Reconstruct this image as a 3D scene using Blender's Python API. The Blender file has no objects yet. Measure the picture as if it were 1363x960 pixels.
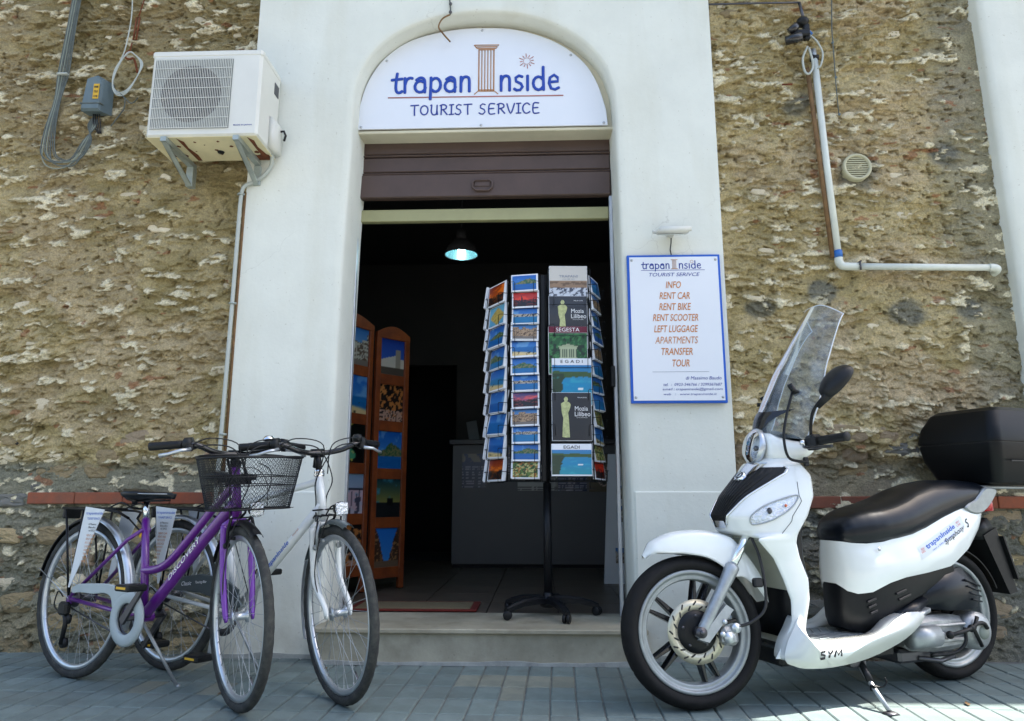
import bpy, math, random
import numpy as np
from math import sin, cos, pi, radians, atan2, sqrt
from mathutils import Vector, Matrix, Euler

S = bpy.context.scene
COL = S.collection
random.seed(7)

# ------------------------------------------------------------------ camera, world, sun, exposure
cam_d = bpy.data.cameras.new('camera'); cam = bpy.data.objects.new('camera', cam_d); COL.objects.link(cam)
cam_d.sensor_width = 36.0; cam_d.lens = 36.0 * 940 / 1363; cam_d.clip_end = 2000; cam_d.clip_start = 0.05
TH = math.atan(180 / 940); YAW = radians(2.2)
cam.location = (0, 0, 0.80)
cam.rotation_euler = Euler((pi / 2 + TH, 0, YAW), 'XYZ')
S.camera = cam
SUN_EL = radians(57); SUN_AZ = radians(11.5)      # azimuth measured from +X (along the wall) towards +Y (behind the building)
W = bpy.data.worlds.new('World'); S.world = W; W.use_nodes = True
nt = W.node_tree; nt.nodes.clear()
sky = nt.nodes.new('ShaderNodeTexSky'); sky.sky_type = 'NISHITA'; sky.sun_disc = False
sky.sun_elevation = SUN_EL; sky.sun_rotation = radians(90) - SUN_AZ
sky.air_density = 1.0; sky.dust_density = 3.0; sky.ozone_density = 0.6
bg = nt.nodes.new('ShaderNodeBackground'); bg.inputs[1].default_value = 0.11
wo = nt.nodes.new('ShaderNodeOutputWorld')
nt.links.new(sky.outputs[0], bg.inputs[0]); nt.links.new(bg.outputs[0], wo.inputs[0])
sd = bpy.data.lights.new('sun', 'SUN'); sd.energy = 4.6; sd.angle = radians(0.5); sd.color = (1.0, 0.95, 0.86)
sun = bpy.data.objects.new('sun', sd); COL.objects.link(sun); sun.location = (6, 2, 12)
sdir = Vector((cos(SUN_EL) * cos(SUN_AZ), cos(SUN_EL) * sin(SUN_AZ), sin(SUN_EL)))
sun.rotation_euler = sdir.to_track_quat('Z', 'Y').to_euler()
S.view_settings.view_transform = 'Standard'; S.view_settings.look = 'None'
S.view_settings.exposure = 2.12; S.view_settings.gamma = 1.0
S.view_settings.use_curve_mapping = False
try:
    S.cycles.max_bounces = 8; S.cycles.transparent_max_bounces = 12
except Exception: pass

# ------------------------------------------------------------------ helpers
def lin(c):
    return tuple((x / 12.92 if x <= 0.04045 else ((x + 0.055) / 1.055) ** 2.4) for x in c)
def L8(r, g, b): return lin((r / 255, g / 255, b / 255))

MATS = {}
def mk(name, col, rough=0.6, metal=0.0, var=None, bump=None, coat=0.0, spec=0.5, trans=0.0, alpha=1.0, rnd=0.0, emis=None, col2=None, mix=None, ior=1.45, sheen=0):
    """procedural material: base colour, two-scale colour noise, noise bump, per-object random value"""
    m = bpy.data.materials.new(name); m.use_nodes = True; MATS[name] = m
    n = m.node_tree.nodes; l = m.node_tree.links; b = n['Principled BSDF']
    b.inputs['Base Color'].default_value = (*col[:3], 1)
    b.inputs['Roughness'].default_value = rough; b.inputs['Metallic'].default_value = metal
    b.inputs['Coat Weight'].default_value = coat; b.inputs['Coat Roughness'].default_value = 0.06
    b.inputs['Specular IOR Level'].default_value = spec; b.inputs['IOR'].default_value = ior
    b.inputs['Transmission Weight'].default_value = trans; b.inputs['Alpha'].default_value = alpha
    if emis: b.inputs['Emission Color'].default_value = (*emis[0], 1); b.inputs['Emission Strength'].default_value = emis[1]
    tc = n.new('ShaderNodeTexCoord')
    last = None
    if var or rnd or col2:
        mx = n.new('ShaderNodeMix'); mx.data_type = 'RGBA'; mx.blend_type = 'MIX'
        mx.inputs['A'].default_value = (*col[:3], 1)
        c2 = col2 if col2 else tuple(c * (1 - (var[1] if var else 0)) for c in col)
        mx.inputs['B'].default_value = (*c2[:3], 1)
        if var or col2:
            sc = var[0] if var else 5
            no = n.new('ShaderNodeTexNoise'); no.inputs['Scale'].default_value = sc; no.inputs['Detail'].default_value = 6; no.inputs['Roughness'].default_value = 0.65
            l.new(tc.outputs['Object'], no.inputs['Vector'])
            rp = n.new('ShaderNodeMapRange'); lo, hi = mix if mix else (0.35, 0.68)
            rp.inputs['From Min'].default_value = lo; rp.inputs['From Max'].default_value = hi
            l.new(no.outputs['Fac'], rp.inputs['Value']); l.new(rp.outputs[0], mx.inputs['Factor'])
        else: mx.inputs['Factor'].default_value = 0
        last = mx.outputs['Result']
        if rnd:
            oi = n.new('ShaderNodeObjectInfo'); mr = n.new('ShaderNodeMapRange')
            mr.inputs['To Min'].default_value = 1 - rnd; mr.inputs['To Max'].default_value = 1 + rnd
            l.new(oi.outputs['Random'], mr.inputs['Value'])
            hs = n.new('ShaderNodeHueSaturation'); l.new(mr.outputs[0], hs.inputs['Value']); l.new(last, hs.inputs['Color'])
            last = hs.outputs[0]
        l.new(last, b.inputs['Base Color'])
    if bump:
        no = n.new('ShaderNodeTexNoise'); no.inputs['Scale'].default_value = bump[0]; no.inputs['Detail'].default_value = 8; no.inputs['Roughness'].default_value = 0.6
        l.new(tc.outputs['Object'], no.inputs['Vector'])
        bp = n.new('ShaderNodeBump'); bp.inputs['Strength'].default_value = bump[1]; bp.inputs['Distance'].default_value = bump[2] if len(bump) > 2 else 0.005
        l.new(no.outputs['Fac'], bp.inputs['Height']); l.new(bp.outputs[0], b.inputs['Normal'])
    return m

def mk_attr(name, rough=0.45, bump=None, coat=0.0, fine=None, gain=1.0):
    """colour comes from the mesh's own colour attribute (printed pictures, mortar and stone colours)"""
    m = bpy.data.materials.new(name); m.use_nodes = True; MATS[name] = m
    n = m.node_tree.nodes; l = m.node_tree.links; b = n['Principled BSDF']
    b.inputs['Roughness'].default_value = rough; b.inputs['Coat Weight'].default_value = coat
    at = n.new('ShaderNodeAttribute'); at.attribute_name = 'Col'
    out = at.outputs['Color']; tc = n.new('ShaderNodeTexCoord')
    if fine:
        no = n.new('ShaderNodeTexNoise'); no.inputs['Scale'].default_value = fine[0]; no.inputs['Detail'].default_value = 8; no.inputs['Roughness'].default_value = 0.7
        l.new(tc.outputs['Object'], no.inputs['Vector'])
        mr = n.new('ShaderNodeMapRange'); mr.inputs['From Min'].default_value = 0.3; mr.inputs['From Max'].default_value = 0.7
        mr.inputs['To Min'].default_value = 1 - fine[1]; mr.inputs['To Max'].default_value = 1 + fine[1]
        l.new(no.outputs['Fac'], mr.inputs['Value'])
        mu = n.new('ShaderNodeVectorMath'); mu.operation = 'SCALE'; l.new(out, mu.inputs[0]); l.new(mr.outputs[0], mu.inputs['Scale']); out = mu.outputs[0]
    l.new(out, b.inputs['Base Color'])
    if bump:
        no = n.new('ShaderNodeTexNoise'); no.inputs['Scale'].default_value = bump[0]; no.inputs['Detail'].default_value = 10; no.inputs['Roughness'].default_value = 0.65
        l.new(tc.outputs['Object'], no.inputs['Vector'])
        bp = n.new('ShaderNodeBump'); bp.inputs['Strength'].default_value = bump[1]; bp.inputs['Distance'].default_value = bump[2]
        l.new(no.outputs['Fac'], bp.inputs['Height']); l.new(bp.outputs[0], b.inputs['Normal'])
    return m

class MB:
    def __init__(s): s.v = []; s.f = []; s.m = []; s.s = []
    def add(s, verts, faces, mat=0, smooth=True, M=None):
        o = len(s.v)
        if M is not None: verts = [M @ Vector(v) for v in verts]
        s.v.extend([tuple(v) for v in verts]); s.f.extend([tuple(i + o for i in f) for f in faces])
        s.m.extend([mat] * len(faces)); s.s.extend([smooth] * len(faces)); return s
    def tf(s, M):
        s.v = [tuple(M @ Vector(v)) for v in s.v]; return s
    # --- primitives
    def box(s, lo, hi, mat=0, bev=0.0, M=None):
        x0, y0, z0 = lo; x1, y1, z1 = hi
        if bev <= 0:
            v = [(x, y, z) for x in (x0, x1) for y in (y0, y1) for z in (z0, z1)]
            f = [(0, 1, 3, 2), (4, 6, 7, 5), (0, 4, 5, 1), (2, 3, 7, 6), (0, 2, 6, 4), (1, 5, 7, 3)]
            return s.add(v, f, mat, False, M)
        b = min(bev, (x1 - x0) / 2.01, (y1 - y0) / 2.01, (z1 - z0) / 2.01)
        v = []; idx = {}
        for i, x in enumerate((x0, x1)):
            for j, y in enumerate((y0, y1)):
                for k, z in enumerate((z0, z1)):
                    sx, sy, sz = (b if i == 0 else -b), (b if j == 0 else -b), (b if k == 0 else -b)
                    idx[i, j, k, 0] = len(v); v.append((x, y + sy, z + sz))
                    idx[i, j, k, 1] = len(v); v.append((x + sx, y, z + sz))
                    idx[i, j, k, 2] = len(v); v.append((x + sx, y + sy, z))
        f = []
        for i in (0, 1):
            q = [idx[i, 0, 0, 0], idx[i, 1, 0, 0], idx[i, 1, 1, 0], idx[i, 0, 1, 0]]; f.append(q if i else q[::-1])
            q = [idx[0, i, 0, 1], idx[0, i, 1, 1], idx[1, i, 1, 1], idx[1, i, 0, 1]]; f.append(q if i else q[::-1])
            q = [idx[0, 0, i, 2], idx[1, 0, i, 2], idx[1, 1, i, 2], idx[0, 1, i, 2]]; f.append(q if i else q[::-1])
        for a in (0, 1):
            for c in (0, 1):
                e = [idx[0, a, c, 1], idx[1, a, c, 1], idx[1, a, c, 2], idx[0, a, c, 2]]; f.append(e)
                e = [idx[a, 0, c, 0], idx[a, 1, c, 0], idx[a, 1, c, 2], idx[a, 0, c, 2]]; f.append(e)
                e = [idx[a, c, 0, 0], idx[a, c, 1, 0], idx[a, c, 1, 1], idx[a, c, 0, 1]]; f.append(e)
                for k in (0, 1): f.append([idx[a, c, k, 0], idx[a, c, k, 1], idx[a, c, k, 2]])
        cx, cy, cz = (x0 + x1) / 2, (y0 + y1) / 2, (z0 + z1) / 2; g = []
        for q in f:
            p = [Vector(v[t]) for t in q]; nrm = (p[1] - p[0]).cross(p[2] - p[0]); ce = sum(p, Vector()) / len(p) - Vector((cx, cy, cz))
            g.append(q if nrm.dot(ce) > 0 else q[::-1])
        return s.add(v, g, mat, False, M)
    def tube(s, path, r, n=8, mat=0, closed=False, caps=True, flat=1.0, up=None, smooth=True, M=None):
        P = [Vector(p) for p in path]; k = len(P)
        R = list(r) if hasattr(r, '__len__') else [r] * k
        T = []
        for i in range(k):
            a = P[(i - 1) % k] if (closed or i > 0) else P[i]; b = P[(i + 1) % k] if (closed or i < k - 1) else P[i]
            t = (b - a); T.append(t.normalized() if t.length > 1e-9 else Vector((0, 0, 1)))
        u = Vector(up) if up else (Vector((0, 0, 1)) if abs(T[0].z) < 0.9 else Vector((1, 0, 0)))
        N = (u - T[0] * u.dot(T[0])).normalized(); vs = []
        for i in range(k):
            if up: N = Vector(up)
            N = (N - T[i] * N.dot(T[i]))
            N = N.normalized() if N.length > 1e-6 else Vector((1, 0, 0)); B = T[i].cross(N)
            for j in range(n):
                a = 2 * pi * j / n; vs.append(P[i] + (N * cos(a) * flat + B * sin(a)) * R[i])
        fs = []
        for i in range(k if closed else k - 1):
            for j in range(n):
                a = i * n + j; b = i * n + (j + 1) % n; c = ((i + 1) % k) * n + (j + 1) % n; d = ((i + 1) % k) * n + j
                fs.append((a, d, c, b))
        if caps and not closed:
            fs.append(tuple(range(n))); fs.append(tuple(range((k - 1) * n, k * n))[::-1])
            fs[-2] = fs[-2][:]
        return s.add(vs, fs, mat, smooth, M)
    def cyl(s, a, b, r, n=16, mat=0, r2=None, smooth=True, M=None):
        return s.tube([a, b], [r, r if r2 is None else r2], n, mat, smooth=smooth, M=M)
    def lathe(s, prof, c=(0, 0, 0), axis='z', n=24, mat=0, closed=False, smooth=True, M=None, arc=None):
        """prof: list of (radius, height along axis)"""
        vs = []; fs = []; k = len(prof); a0, a1 = arc if arc else (0, 2 * pi); full = arc is None; nn = n if full else n + 1
        for i in range(nn):
            a = a0 + (a1 - a0) * i / n
            for r, h in prof:
                p = (r * cos(a), r * sin(a), h)
                if axis == 'y': p = (p[0], h, p[1])
                elif axis == 'x': p = (h, p[0], p[1])
                vs.append((p[0] + c[0], p[1] + c[1], p[2] + c[2]))
        for i in range(n):
            i2 = (i + 1) % nn
            for j in range(k if closed else k - 1):
                j2 = (j + 1) % k; q = (i * k + j, i * k + j2, i2 * k + j2, i2 * k + j)
                fs.append(q if axis != 'y' else q[::-1])
        return s.add(vs, fs, mat, smooth, M)
    def ball(s, c, r, n=12, mat=0, sc=(1, 1, 1), M=None):
        prof = [(max(1e-5, r * sin(pi * i / (n // 2))), -r * cos(pi * i / (n // 2))) for i in range(n // 2 + 1)]
        t = MB().lathe(prof, n=n); t.v = [(v[0] * sc[0] + c[0], v[1] * sc[1] + c[1], v[2] * sc[2] + c[2]) for v in t.v]
        return s.add(t.v, t.f, mat, True, M)
    def loft(s, loops, mat=0, caps=True, smooth=True, closed=True, M=None):
        k = len(loops[0]); vs = [p for lp in loops for p in lp]; fs = []
        for i in range(len(loops) - 1):
            for j in range(k if closed else k - 1):
                fs.append((i * k + j, i * k + (j + 1) % k, (i + 1) * k + (j + 1) % k, (i + 1) * k + j))
        if caps and closed: fs.append(tuple(range(k))[::-1]); fs.append(tuple(range((len(loops) - 1) * k, len(loops) * k)))
        return s.add(vs, fs, mat, smooth, M)
    def prism(s, pts, t0, t1, axis='y', mat=0, bev=0.0, smooth=False, M=None):
        """2-D outline extruded along an axis, with an optional chamfered rim; axis 'y': pts are (x,z)"""
        n = len(pts); P = [Vector((p[0], p[1])) for p in pts]
        def mp(p, t):
            if axis == 'y': return (p[0], t, p[1])
            if axis == 'x': return (t, p[0], p[1])
            return (p[0], p[1], t)
        area = sum(P[i].x * P[(i + 1) % n].y - P[(i + 1) % n].x * P[i].y for i in range(n))
        if area < 0: P = P[::-1]
        if bev > 0:
            I = []
            for i in range(n):
                a = (P[i] - P[i - 1]); b = (P[(i + 1) % n] - P[i])
                a = a.normalized() if a.length > 1e-9 else Vector((1, 0)); b = b.normalized() if b.length > 1e-9 else a
                na = Vector((-a.y, a.x)); nb = Vector((-b.y, b.x)); w = na + nb
                w = w / max(0.5, w.dot(na)) if w.length > 1e-6 else na
                I.append(P[i] + w * bev)
            sgn = 1 if t1 > t0 else -1
            loops = [[mp(p, t0) for p in I], [mp(p, t0 + sgn * bev) for p in P], [mp(p, t1 - sgn * bev) for p in P], [mp(p, t1) for p in I]]
        else: loops = [[mp(p, t0) for p in P], [mp(p, t1) for p in P]]
        return s.loft(loops, mat, True, smooth, True, M)
    def grid(s, X, mat=0, smooth=True, closed_u=False, M=None, flip=False):
        """X[i][j] -> point"""
        a = len(X); b = len(X[0]); vs = [p for r in X for p in r]; fs = []
        for i in range(a if closed_u else a - 1):
            for j in range(b - 1):
                i2 = (i + 1) % a; q = (i * b + j, i * b + j + 1, i2 * b + j + 1, i2 * b + j); fs.append(q[::-1] if flip else q)
        return s.add(vs, fs, mat, smooth, M)
    def mesh(s, name):
        me = bpy.data.meshes.new(name); me.from_pydata(s.v, [], s.f)
        if s.f:
            me.polygons.foreach_set('material_index', s.m); me.polygons.foreach_set('use_smooth', s.s)
        me.update(); return me
    def build(s, name, mats, parent=None, me=None, loc=None, rot=None, sharp=None):
        me = me or s.mesh(name)
        if not isinstance(mats, (list, tuple)): mats = [mats]
        for m in mats: me.materials.append(MATS[m] if isinstance(m, str) else m)
        if sharp:
            try: me.set_sharp_from_angle(angle=radians(sharp))
            except Exception: pass
        o = bpy.data.objects.new(name, me); COL.objects.link(o)
        if parent is not None: o.parent = parent
        if loc is not None: o.location = loc
        if rot is not None: o.rotation_euler = rot
        return o

def tag(o, label=None, cat=None, group=None, kind=None):
    if label: o['label'] = label
    if cat: o['category'] = cat
    if group: o['group'] = group
    if kind: o['kind'] = kind
    return o
def thing(name, label, cat, loc=(0, 0, 0), rot=(0, 0, 0), group=None):
    o = bpy.data.objects.new(name, None); COL.objects.link(o); o.location = loc; o.rotation_euler = rot; o.empty_display_size = 0.1
    return tag(o, label, cat, group)
def link_copy(me, name, parent=None, loc=None, rot=None, scale=None):
    o = bpy.data.objects.new(name, me); COL.objects.link(o)
    if parent is not None: o.parent = parent
    if loc is not None: o.location = loc
    if rot is not None: o.rotation_euler = rot
    if scale is not None: o.scale = scale
    return o

def spline(pts, n=8, closed=False):
    P = [Vector(p) for p in pts]; k = len(P); out = []
    for i in range(k if closed else k - 1):
        if closed: p0, p1, p2, p3 = P[i - 1], P[i], P[(i + 1) % k], P[(i + 2) % k]
        else: p0 = P[max(0, i - 1)]; p1 = P[i]; p2 = P[i + 1]; p3 = P[min(k - 1, i + 2)]
        for j in range(n):
            t = j / n; out.append(0.5 * ((2 * p1) + (p2 - p0) * t + (2 * p0 - 5 * p1 + 4 * p2 - p3) * t * t + (3 * p1 - p0 - 3 * p2 + p3) * t ** 3))
    if not closed: out.append(P[-1])
    return out
def interp(x, xs, ys):
    return float(np.interp(x, xs, ys))

def text_into(mb, body, cx, cz, width=None, height=None, y=0.0, mat=0, shear=0.0, bold=0.0, M=None, left=False, ext=0.0006):
    """real lettering as a thin solid facing -Y, centred on (cx,cz); width/height are the finished sizes"""
    c = bpy.data.curves.new('t', 'FONT'); c.body = body; c.size = 1; c.offset = bold; c.shear = shear; c.resolution_u = 3
    o = bpy.data.objects.new('t', c); COL.objects.link(o)
    bpy.context.view_layer.update()
    me = bpy.data.meshes.new_from_object(o.evaluated_get(bpy.context.evaluated_depsgraph_get()))
    V = [v.co.copy() for v in me.vertices]; F = [tuple(p.vertices) for p in me.polygons]
    bpy.data.objects.remove(o); bpy.data.curves.remove(c); bpy.data.meshes.remove(me)
    if not V: return
    x0 = min(v.x for v in V); x1 = max(v.x for v in V); y0 = min(v.y for v in V); y1 = max(v.y for v in V)
    sy = height / (y1 - y0) if height else None; sx = width / (x1 - x0) if width else sy
    if sy is None: sy = sx
    ox = cx - (0 if left else (x1 - x0) * sx / 2)
    vs = [((v.x - x0) * sx + ox, y - ext, (v.y - (y0 + y1) / 2) * sy + cz) for v in V]
    mb.add(vs, F, mat, False, M)

# stroke lettering: every glyph is a set of poly-lines drawn with a round pen
def arc(cx, cy, rx, ry, a0, a1, n=10): return [(cx + rx * cos(radians(a0 + (a1 - a0) * i / n)), cy + ry * sin(radians(a0 + (a1 - a0) * i / n))) for i in range(n + 1)]
GL = {
 't': (0.55, [[(.30, 1.32), (.25, .8), (.24, .3), (.33, .05), (.50, .03), (.62, .12)], [(-.02, .88), (.60, .95)]]),
 'r': (0.55, [[(.10, 1.0), (.12, .02)], [(.12, .55), (.2, .85), (.38, 1.0), (.55, .97)]]),
 'a': (0.78, [arc(.36, .40, .32, .38, 55, 350), [(.12, .85), (.36, 1.0), (.58, .9), (.64, .6), (.64, .02)]]),
 'p': (0.78, [[(.10, 1.0), (.10, .5), (.08, -.45)], [(.10, .75)] + arc(.38, .5, .30, .46, 130, -135)]),
 'n': (0.72, [[(.10, 1.0), (.10, .02)], [(.10, .6), (.22, .92), (.42, 1.0), (.58, .85), (.60, .4), (.60, .02)]]),
 's': (0.60, [[(.50, .92), (.32, 1.0), (.12, .86), (.14, .62), (.42, .46), (.52, .25), (.38, .04), (.18, .02), (.04, .12)]]),
 'i': (0.26, [[(.10, .98), (.10, .02)]]),
 'd': (0.80, [[(.64, 1.55), (.64, .9), (.66, .02)], arc(.36, .46, .31, .44, 35, 325)]),
 'e': (0.72, [[(.08, .52), (.58, .56), (.56, .82), (.36, 1.0), (.12, .82), (.06, .45), (.18, .10), (.40, .02), (.62, .14)]]),
 'T': (0.80, [[(.02, 1.0), (.78, 1.04)], [(.40, 1.0), (.38, .5), (.40, -.02)]]),
 'O': (0.88, [arc(.42, .5, .36, .48, 95, 455, 16)]),
 'U': (0.82, [[(.04, .98), (.14, 1.0), (.10, .4), (.22, .06), (.45, .0), (.62, .2), (.66, 1.0)], [(.66, .4), (.70, .02)]]),
 'R': (0.78, [[(.14, 1.0), (.12, 0)], [(.0, .94), (.3, 1.05), (.60, .92), (.56, .62), (.14, .50)], [(.3, .52), (.70, .0)]]),
 'I': (0.42, [[(.22, 1.0), (.20, 0)], [(.02, 1.0), (.42, 1.03)], [(.0, 0), (.42, .02)]]),
 'S': (0.74, [[(.60, .95), (.38, 1.04), (.16, .88), (.18, .62), (.50, .46), (.60, .2), (.40, -.02), (.18, .0), (.04, .12)]]),
 'E': (0.74, [[(.62, 1.02), (.14, .98), (.12, .02), (.64, .0)], [(.12, .52), (.54, .55)]]),
 'V': (0.74, [[(.0, 1.0), (.34, .0), (.70, 1.02)]]),
 'C': (0.80, [[(.70, .86), (.46, 1.04), (.14, .82), (.06, .42), (.22, .06), (.46, -.02), (.72, .14)]]),
 ' ': (0.5, []),
}
def strokes_into(mb, word, x0, z0, xh, width, pen, y=0.0, mat=0, shear=0.0, M=None, n=6, depth=0.25):
    tot = sum(GL[c][0] + .12 for c in word); sx = width / tot; cx = x0
    for c in word:
        w, ss = GL[c]
        for st in ss:
            pts = [(cx + (p[0] + p[1] * shear) * sx, y, z0 + p[1] * xh) for p in st]
            if len(pts) > 2 and len(pts) < 9: pts = spline(pts, 4)
            P = [Vector(p) for p in pts]; a = (P[0] - P[1]).normalized(); b = (P[-1] - P[-2]).normalized()
            P = [P[0] + a * pen * .7, P[0] + a * pen * .4] + P + [P[-1] + b * pen * .4, P[-1] + b * pen * .7]
            R = [pen * .45, pen * .85] + [pen] * (len(P) - 4) + [pen * .85, pen * .45]
            mb.tube(P, R, n, mat, flat=depth, up=(0, 1, 0), M=M)
        cx += (w + .12) * sx

# ------------------------------------------------------------------ value noise for stone walls and prints
def vnoise(x, y, seed=0):
    xi = np.floor(x).astype(np.int64); yi = np.floor(y).astype(np.int64); fx = x - xi; fy = y - yi
    fx = fx * fx * (3 - 2 * fx); fy = fy * fy * (3 - 2 * fy)
    def hsh(a, b):
        h = (a * 374761393 + b * 668265263 + seed * 982451653) & 0xFFFFFFFF
        h = ((h ^ (h >> 13)) * 1274126177) & 0xFFFFFFFF; h = h ^ (h >> 16); return (h & 0xFFFFFF) / float(0xFFFFFF)
    a = hsh(xi, yi); b = hsh(xi + 1, yi); c = hsh(xi, yi + 1); d = hsh(xi + 1, yi + 1)
    return (a * (1 - fx) + b * fx) * (1 - fy) + (c * (1 - fx) + d * fx) * fy
def fbm(x, y, oct=5, seed=0, gain=0.5):
    t = 0; a = 1; s = 0
    for i in range(oct):
        t = t + a * vnoise(x * 2 ** i, y * 2 ** i, seed + i * 17); s += a; a *= gain
    return t / s

# ------------------------------------------------------------------ printed pictures (flat print as a fine coloured sheet)
def sm(a, b, x): t = np.clip((x - a) / (b - a), 0, 1); return t * t * (3 - 2 * t)
def paint(kind, seed, nx, nz):
    rs = np.random.RandomState(seed); u, v = np.meshgrid(np.linspace(0, 1, nx), np.linspace(0, 1, nz))
    C = lambda r, g, b: np.array([r, g, b], float) / 255
    def mixm(img, m, c): return img * (1 - m[..., None]) + np.asarray(c) * m[..., None]
    N = lambda sx, sy, s=0: fbm(u * sx + seed * 3.1, v * sy + 5, 4, seed + s)
    def base(top, bot): return C(*top) * v[..., None] + C(*bot) * (1 - v[..., None])
    h = 0.45 + 0.12 * rs.rand()
    if kind in ('sea', 'town', 'coast', 'beach'):
        img = base((20, 90, 180), (90, 160, 210)); img = mixm(img, sm(.55, .7, N(4, 3, 3)) * (v > h) * .5, C(150, 195, 225))
        sea = sm(h + .02, h - .02, v); img = mixm(img, sea, C(15, 75 + 40 * rs.rand(), 160)); img = mixm(img, sea * N(6, 20) * .5, C(40, 130, 190))
        if kind == 'town':
            m = (np.abs(v - h) < .05 + .09 * N(14, 1, 7)); img = mixm(img, m * 1., C(180, 170, 150)); img = mixm(img, m * (N(30, 30, 2) > .55), C(60, 60, 70))
        if kind == 'coast':
            m = (v < h + .15 - 0.5 * np.abs(u - .25 - .5 * rs.rand()) + .2 * N(6, 6, 4)) & (v > h - .12); img = mixm(img, m * 1., C(50, 95, 60)); img = mixm(img, m * (N(20, 20, 2) > .52), C(120, 120, 80))
        if kind == 'beach':
            m = sm(.28, .18, v + .15 * (u - .5) + .05 * N(5, 5)); img = mixm(img, m, C(220, 195, 140)); img = mixm(img, (v < .3) * (N(9, 9, 8) > .66) * 1., C(60, 60, 40))
    elif kind in ('sunset', 'dusk', 'redsky'):
        top, bot = {'sunset': ((120, 30, 10), (240, 120, 20)), 'dusk': ((40, 60, 130), (230, 90, 90)), 'redsky': ((170, 30, 20), (230, 60, 20))}[kind]
        img = base(top, bot); img = mixm(img, sm(.5, .7, N(3, 8)), C(*bot)); m = (v < .32 + .22 * N(7, 1, 2)); img = mixm(img, m * 1., C(20, 12, 14)); img = mixm(img, m * (N(8, 20, 3) > .58), np.array(C(*bot)) * .5)
        if kind == 'redsky': m = (np.abs(u - .35) < .05 * (1.2 - v)) & (v < .75); img = mixm(img, m * 1., C(30, 10, 10))
    elif kind == 'map':
        img = base((110, 185, 220), (90, 170, 210)); m = (np.abs(v - .45) + .9 * np.abs(u - .55) < .42 + .12 * N(6, 6)); img = mixm(img, m * 1., C(205, 175, 90)); img = mixm(img, m * (N(16, 16, 3) > .6), C(150, 140, 70))
    elif kind in ('street', 'church', 'castle', 'village'):
        img = base((50, 110, 180), (150, 190, 215)); w = np.floor(u * 7 + .3) ; hh = .55 + .35 * vnoise(w, w * 0 + 1.5, seed); m = v < hh
        img = mixm(img, m * 1., C(175, 145, 110) if kind != 'castle' else C(190, 185, 170)); img = mixm(img, m * (N(22, 22, 2) > .58), C(95, 70, 50)); img = mixm(img, m * (np.abs((u * 14) % 1 - .5) < .18) * (np.abs((v * 9) % 1 - .5) < .22) * .7, C(50, 38, 34))
        img = mixm(img, (v < .15) * 1., C(120, 110, 100))
    elif kind == 'garden':
        img = base((70, 110, 60), (90, 120, 40)); img = mixm(img, (N(12, 12) > .52) * 1., C(190, 185, 120)); img = mixm(img, (N(14, 14, 4) > .6) * 1., C(170, 110, 50)); img = mixm(img, (N(14, 14, 9) > .58) * 1., C(40, 70, 35))
    elif kind == 'shells':
        img = base((25, 18, 16), (40, 30, 28)); img = mixm(img, (N(10, 12) > .56) * 1., C(190, 120, 60)); img = mixm(img, (v < .3) * (N(20, 20, 3) > .45), C(190, 150, 130)); 
    elif kind == 'figure':
        img = base((14, 18, 14), (10, 10, 12)); cx = .5 + .12 * np.sin(v * 7); m = np.abs(u - cx) < .10 + .08 * np.sin(v * 13) * N(5, 9); img = mixm(img, m * (v < .85) * (v > .1) * 1., C(70, 150, 110)); img = mixm(img, m * (N(14, 14, 2) > .6), C(200, 190, 90))
    elif kind == 'salt':
        img = base((130, 160, 190), (200, 190, 200)); img = mixm(img, (np.abs(v - .62) < .03) * 1., C(40, 45, 60)); img = mixm(img, (v < .6) * (N(8, 12) > .52) * 1., C(210, 180, 190)); img = mixm(img, (v < .6) * (N(18, 3, 4) > .62) * 1., C(70, 70, 90))
    elif kind == 'mill':
        img = base((30, 60, 150), (60, 110, 190)); m = (v < .55 - .25 * np.abs(u - .6)) ; img = mixm(img, m * 1., C(200, 190, 175)); m = (np.abs(u - .75) < .1) & (v < .72); img = mixm(img, m * 1., C(150, 140, 125)); img = mixm(img, (v < .2) * 1., C(80, 70, 60))
    elif kind == 'cross':
        img = base((20, 60, 70), (200, 170, 60)); img = mixm(img, sm(.5, .7, N(4, 6)), C(60, 130, 150)); img = mixm(img, (v < .38) * 1., C(25, 28, 30)); img = mixm(img, (np.abs(u - .6) < .12) & (v < .5) & (v > .3), C(10, 10, 12))
    elif kind == 'alley':
        img = base((30, 110, 200), (60, 140, 210)); m = np.abs(u - .5) > .12 + .33 * v ** 1.5 - .05 * N(6, 6); img = mixm(img, m * 1., C(70, 48, 34)); img = mixm(img, m * (N(14, 20, 2) > .58), C(150, 110, 70)); img = mixm(img, (v < .15) * 1., C(110, 90, 70))
    elif kind == 'poster':
        img = base((60, 70, 110), (40, 50, 80)); img = mixm(img, (np.abs((v * 12) % 1 - .5) < .18) * (N(12, 3) > .5) * (v < .7), C(150, 150, 170)); img = mixm(img, (v > .75) * (N(4, 3) > .5) * 1., C(130, 120, 110))
    elif kind == 'circles':
        img = base((110, 100, 80), (90, 80, 60))
        for a, b in ((.25, .7), (.6, .55), (.85, .75), (.4, .3), (.75, .25)):
            d = np.sqrt((u - a) ** 2 + ((v - b)) ** 2); img = mixm(img, ((d < .15) & (d > .12)) * 1., C(200, 170, 160)); img = mixm(img, (d < .12) * 1., C(70, 70, 60))
    elif kind == 'boat':
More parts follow.
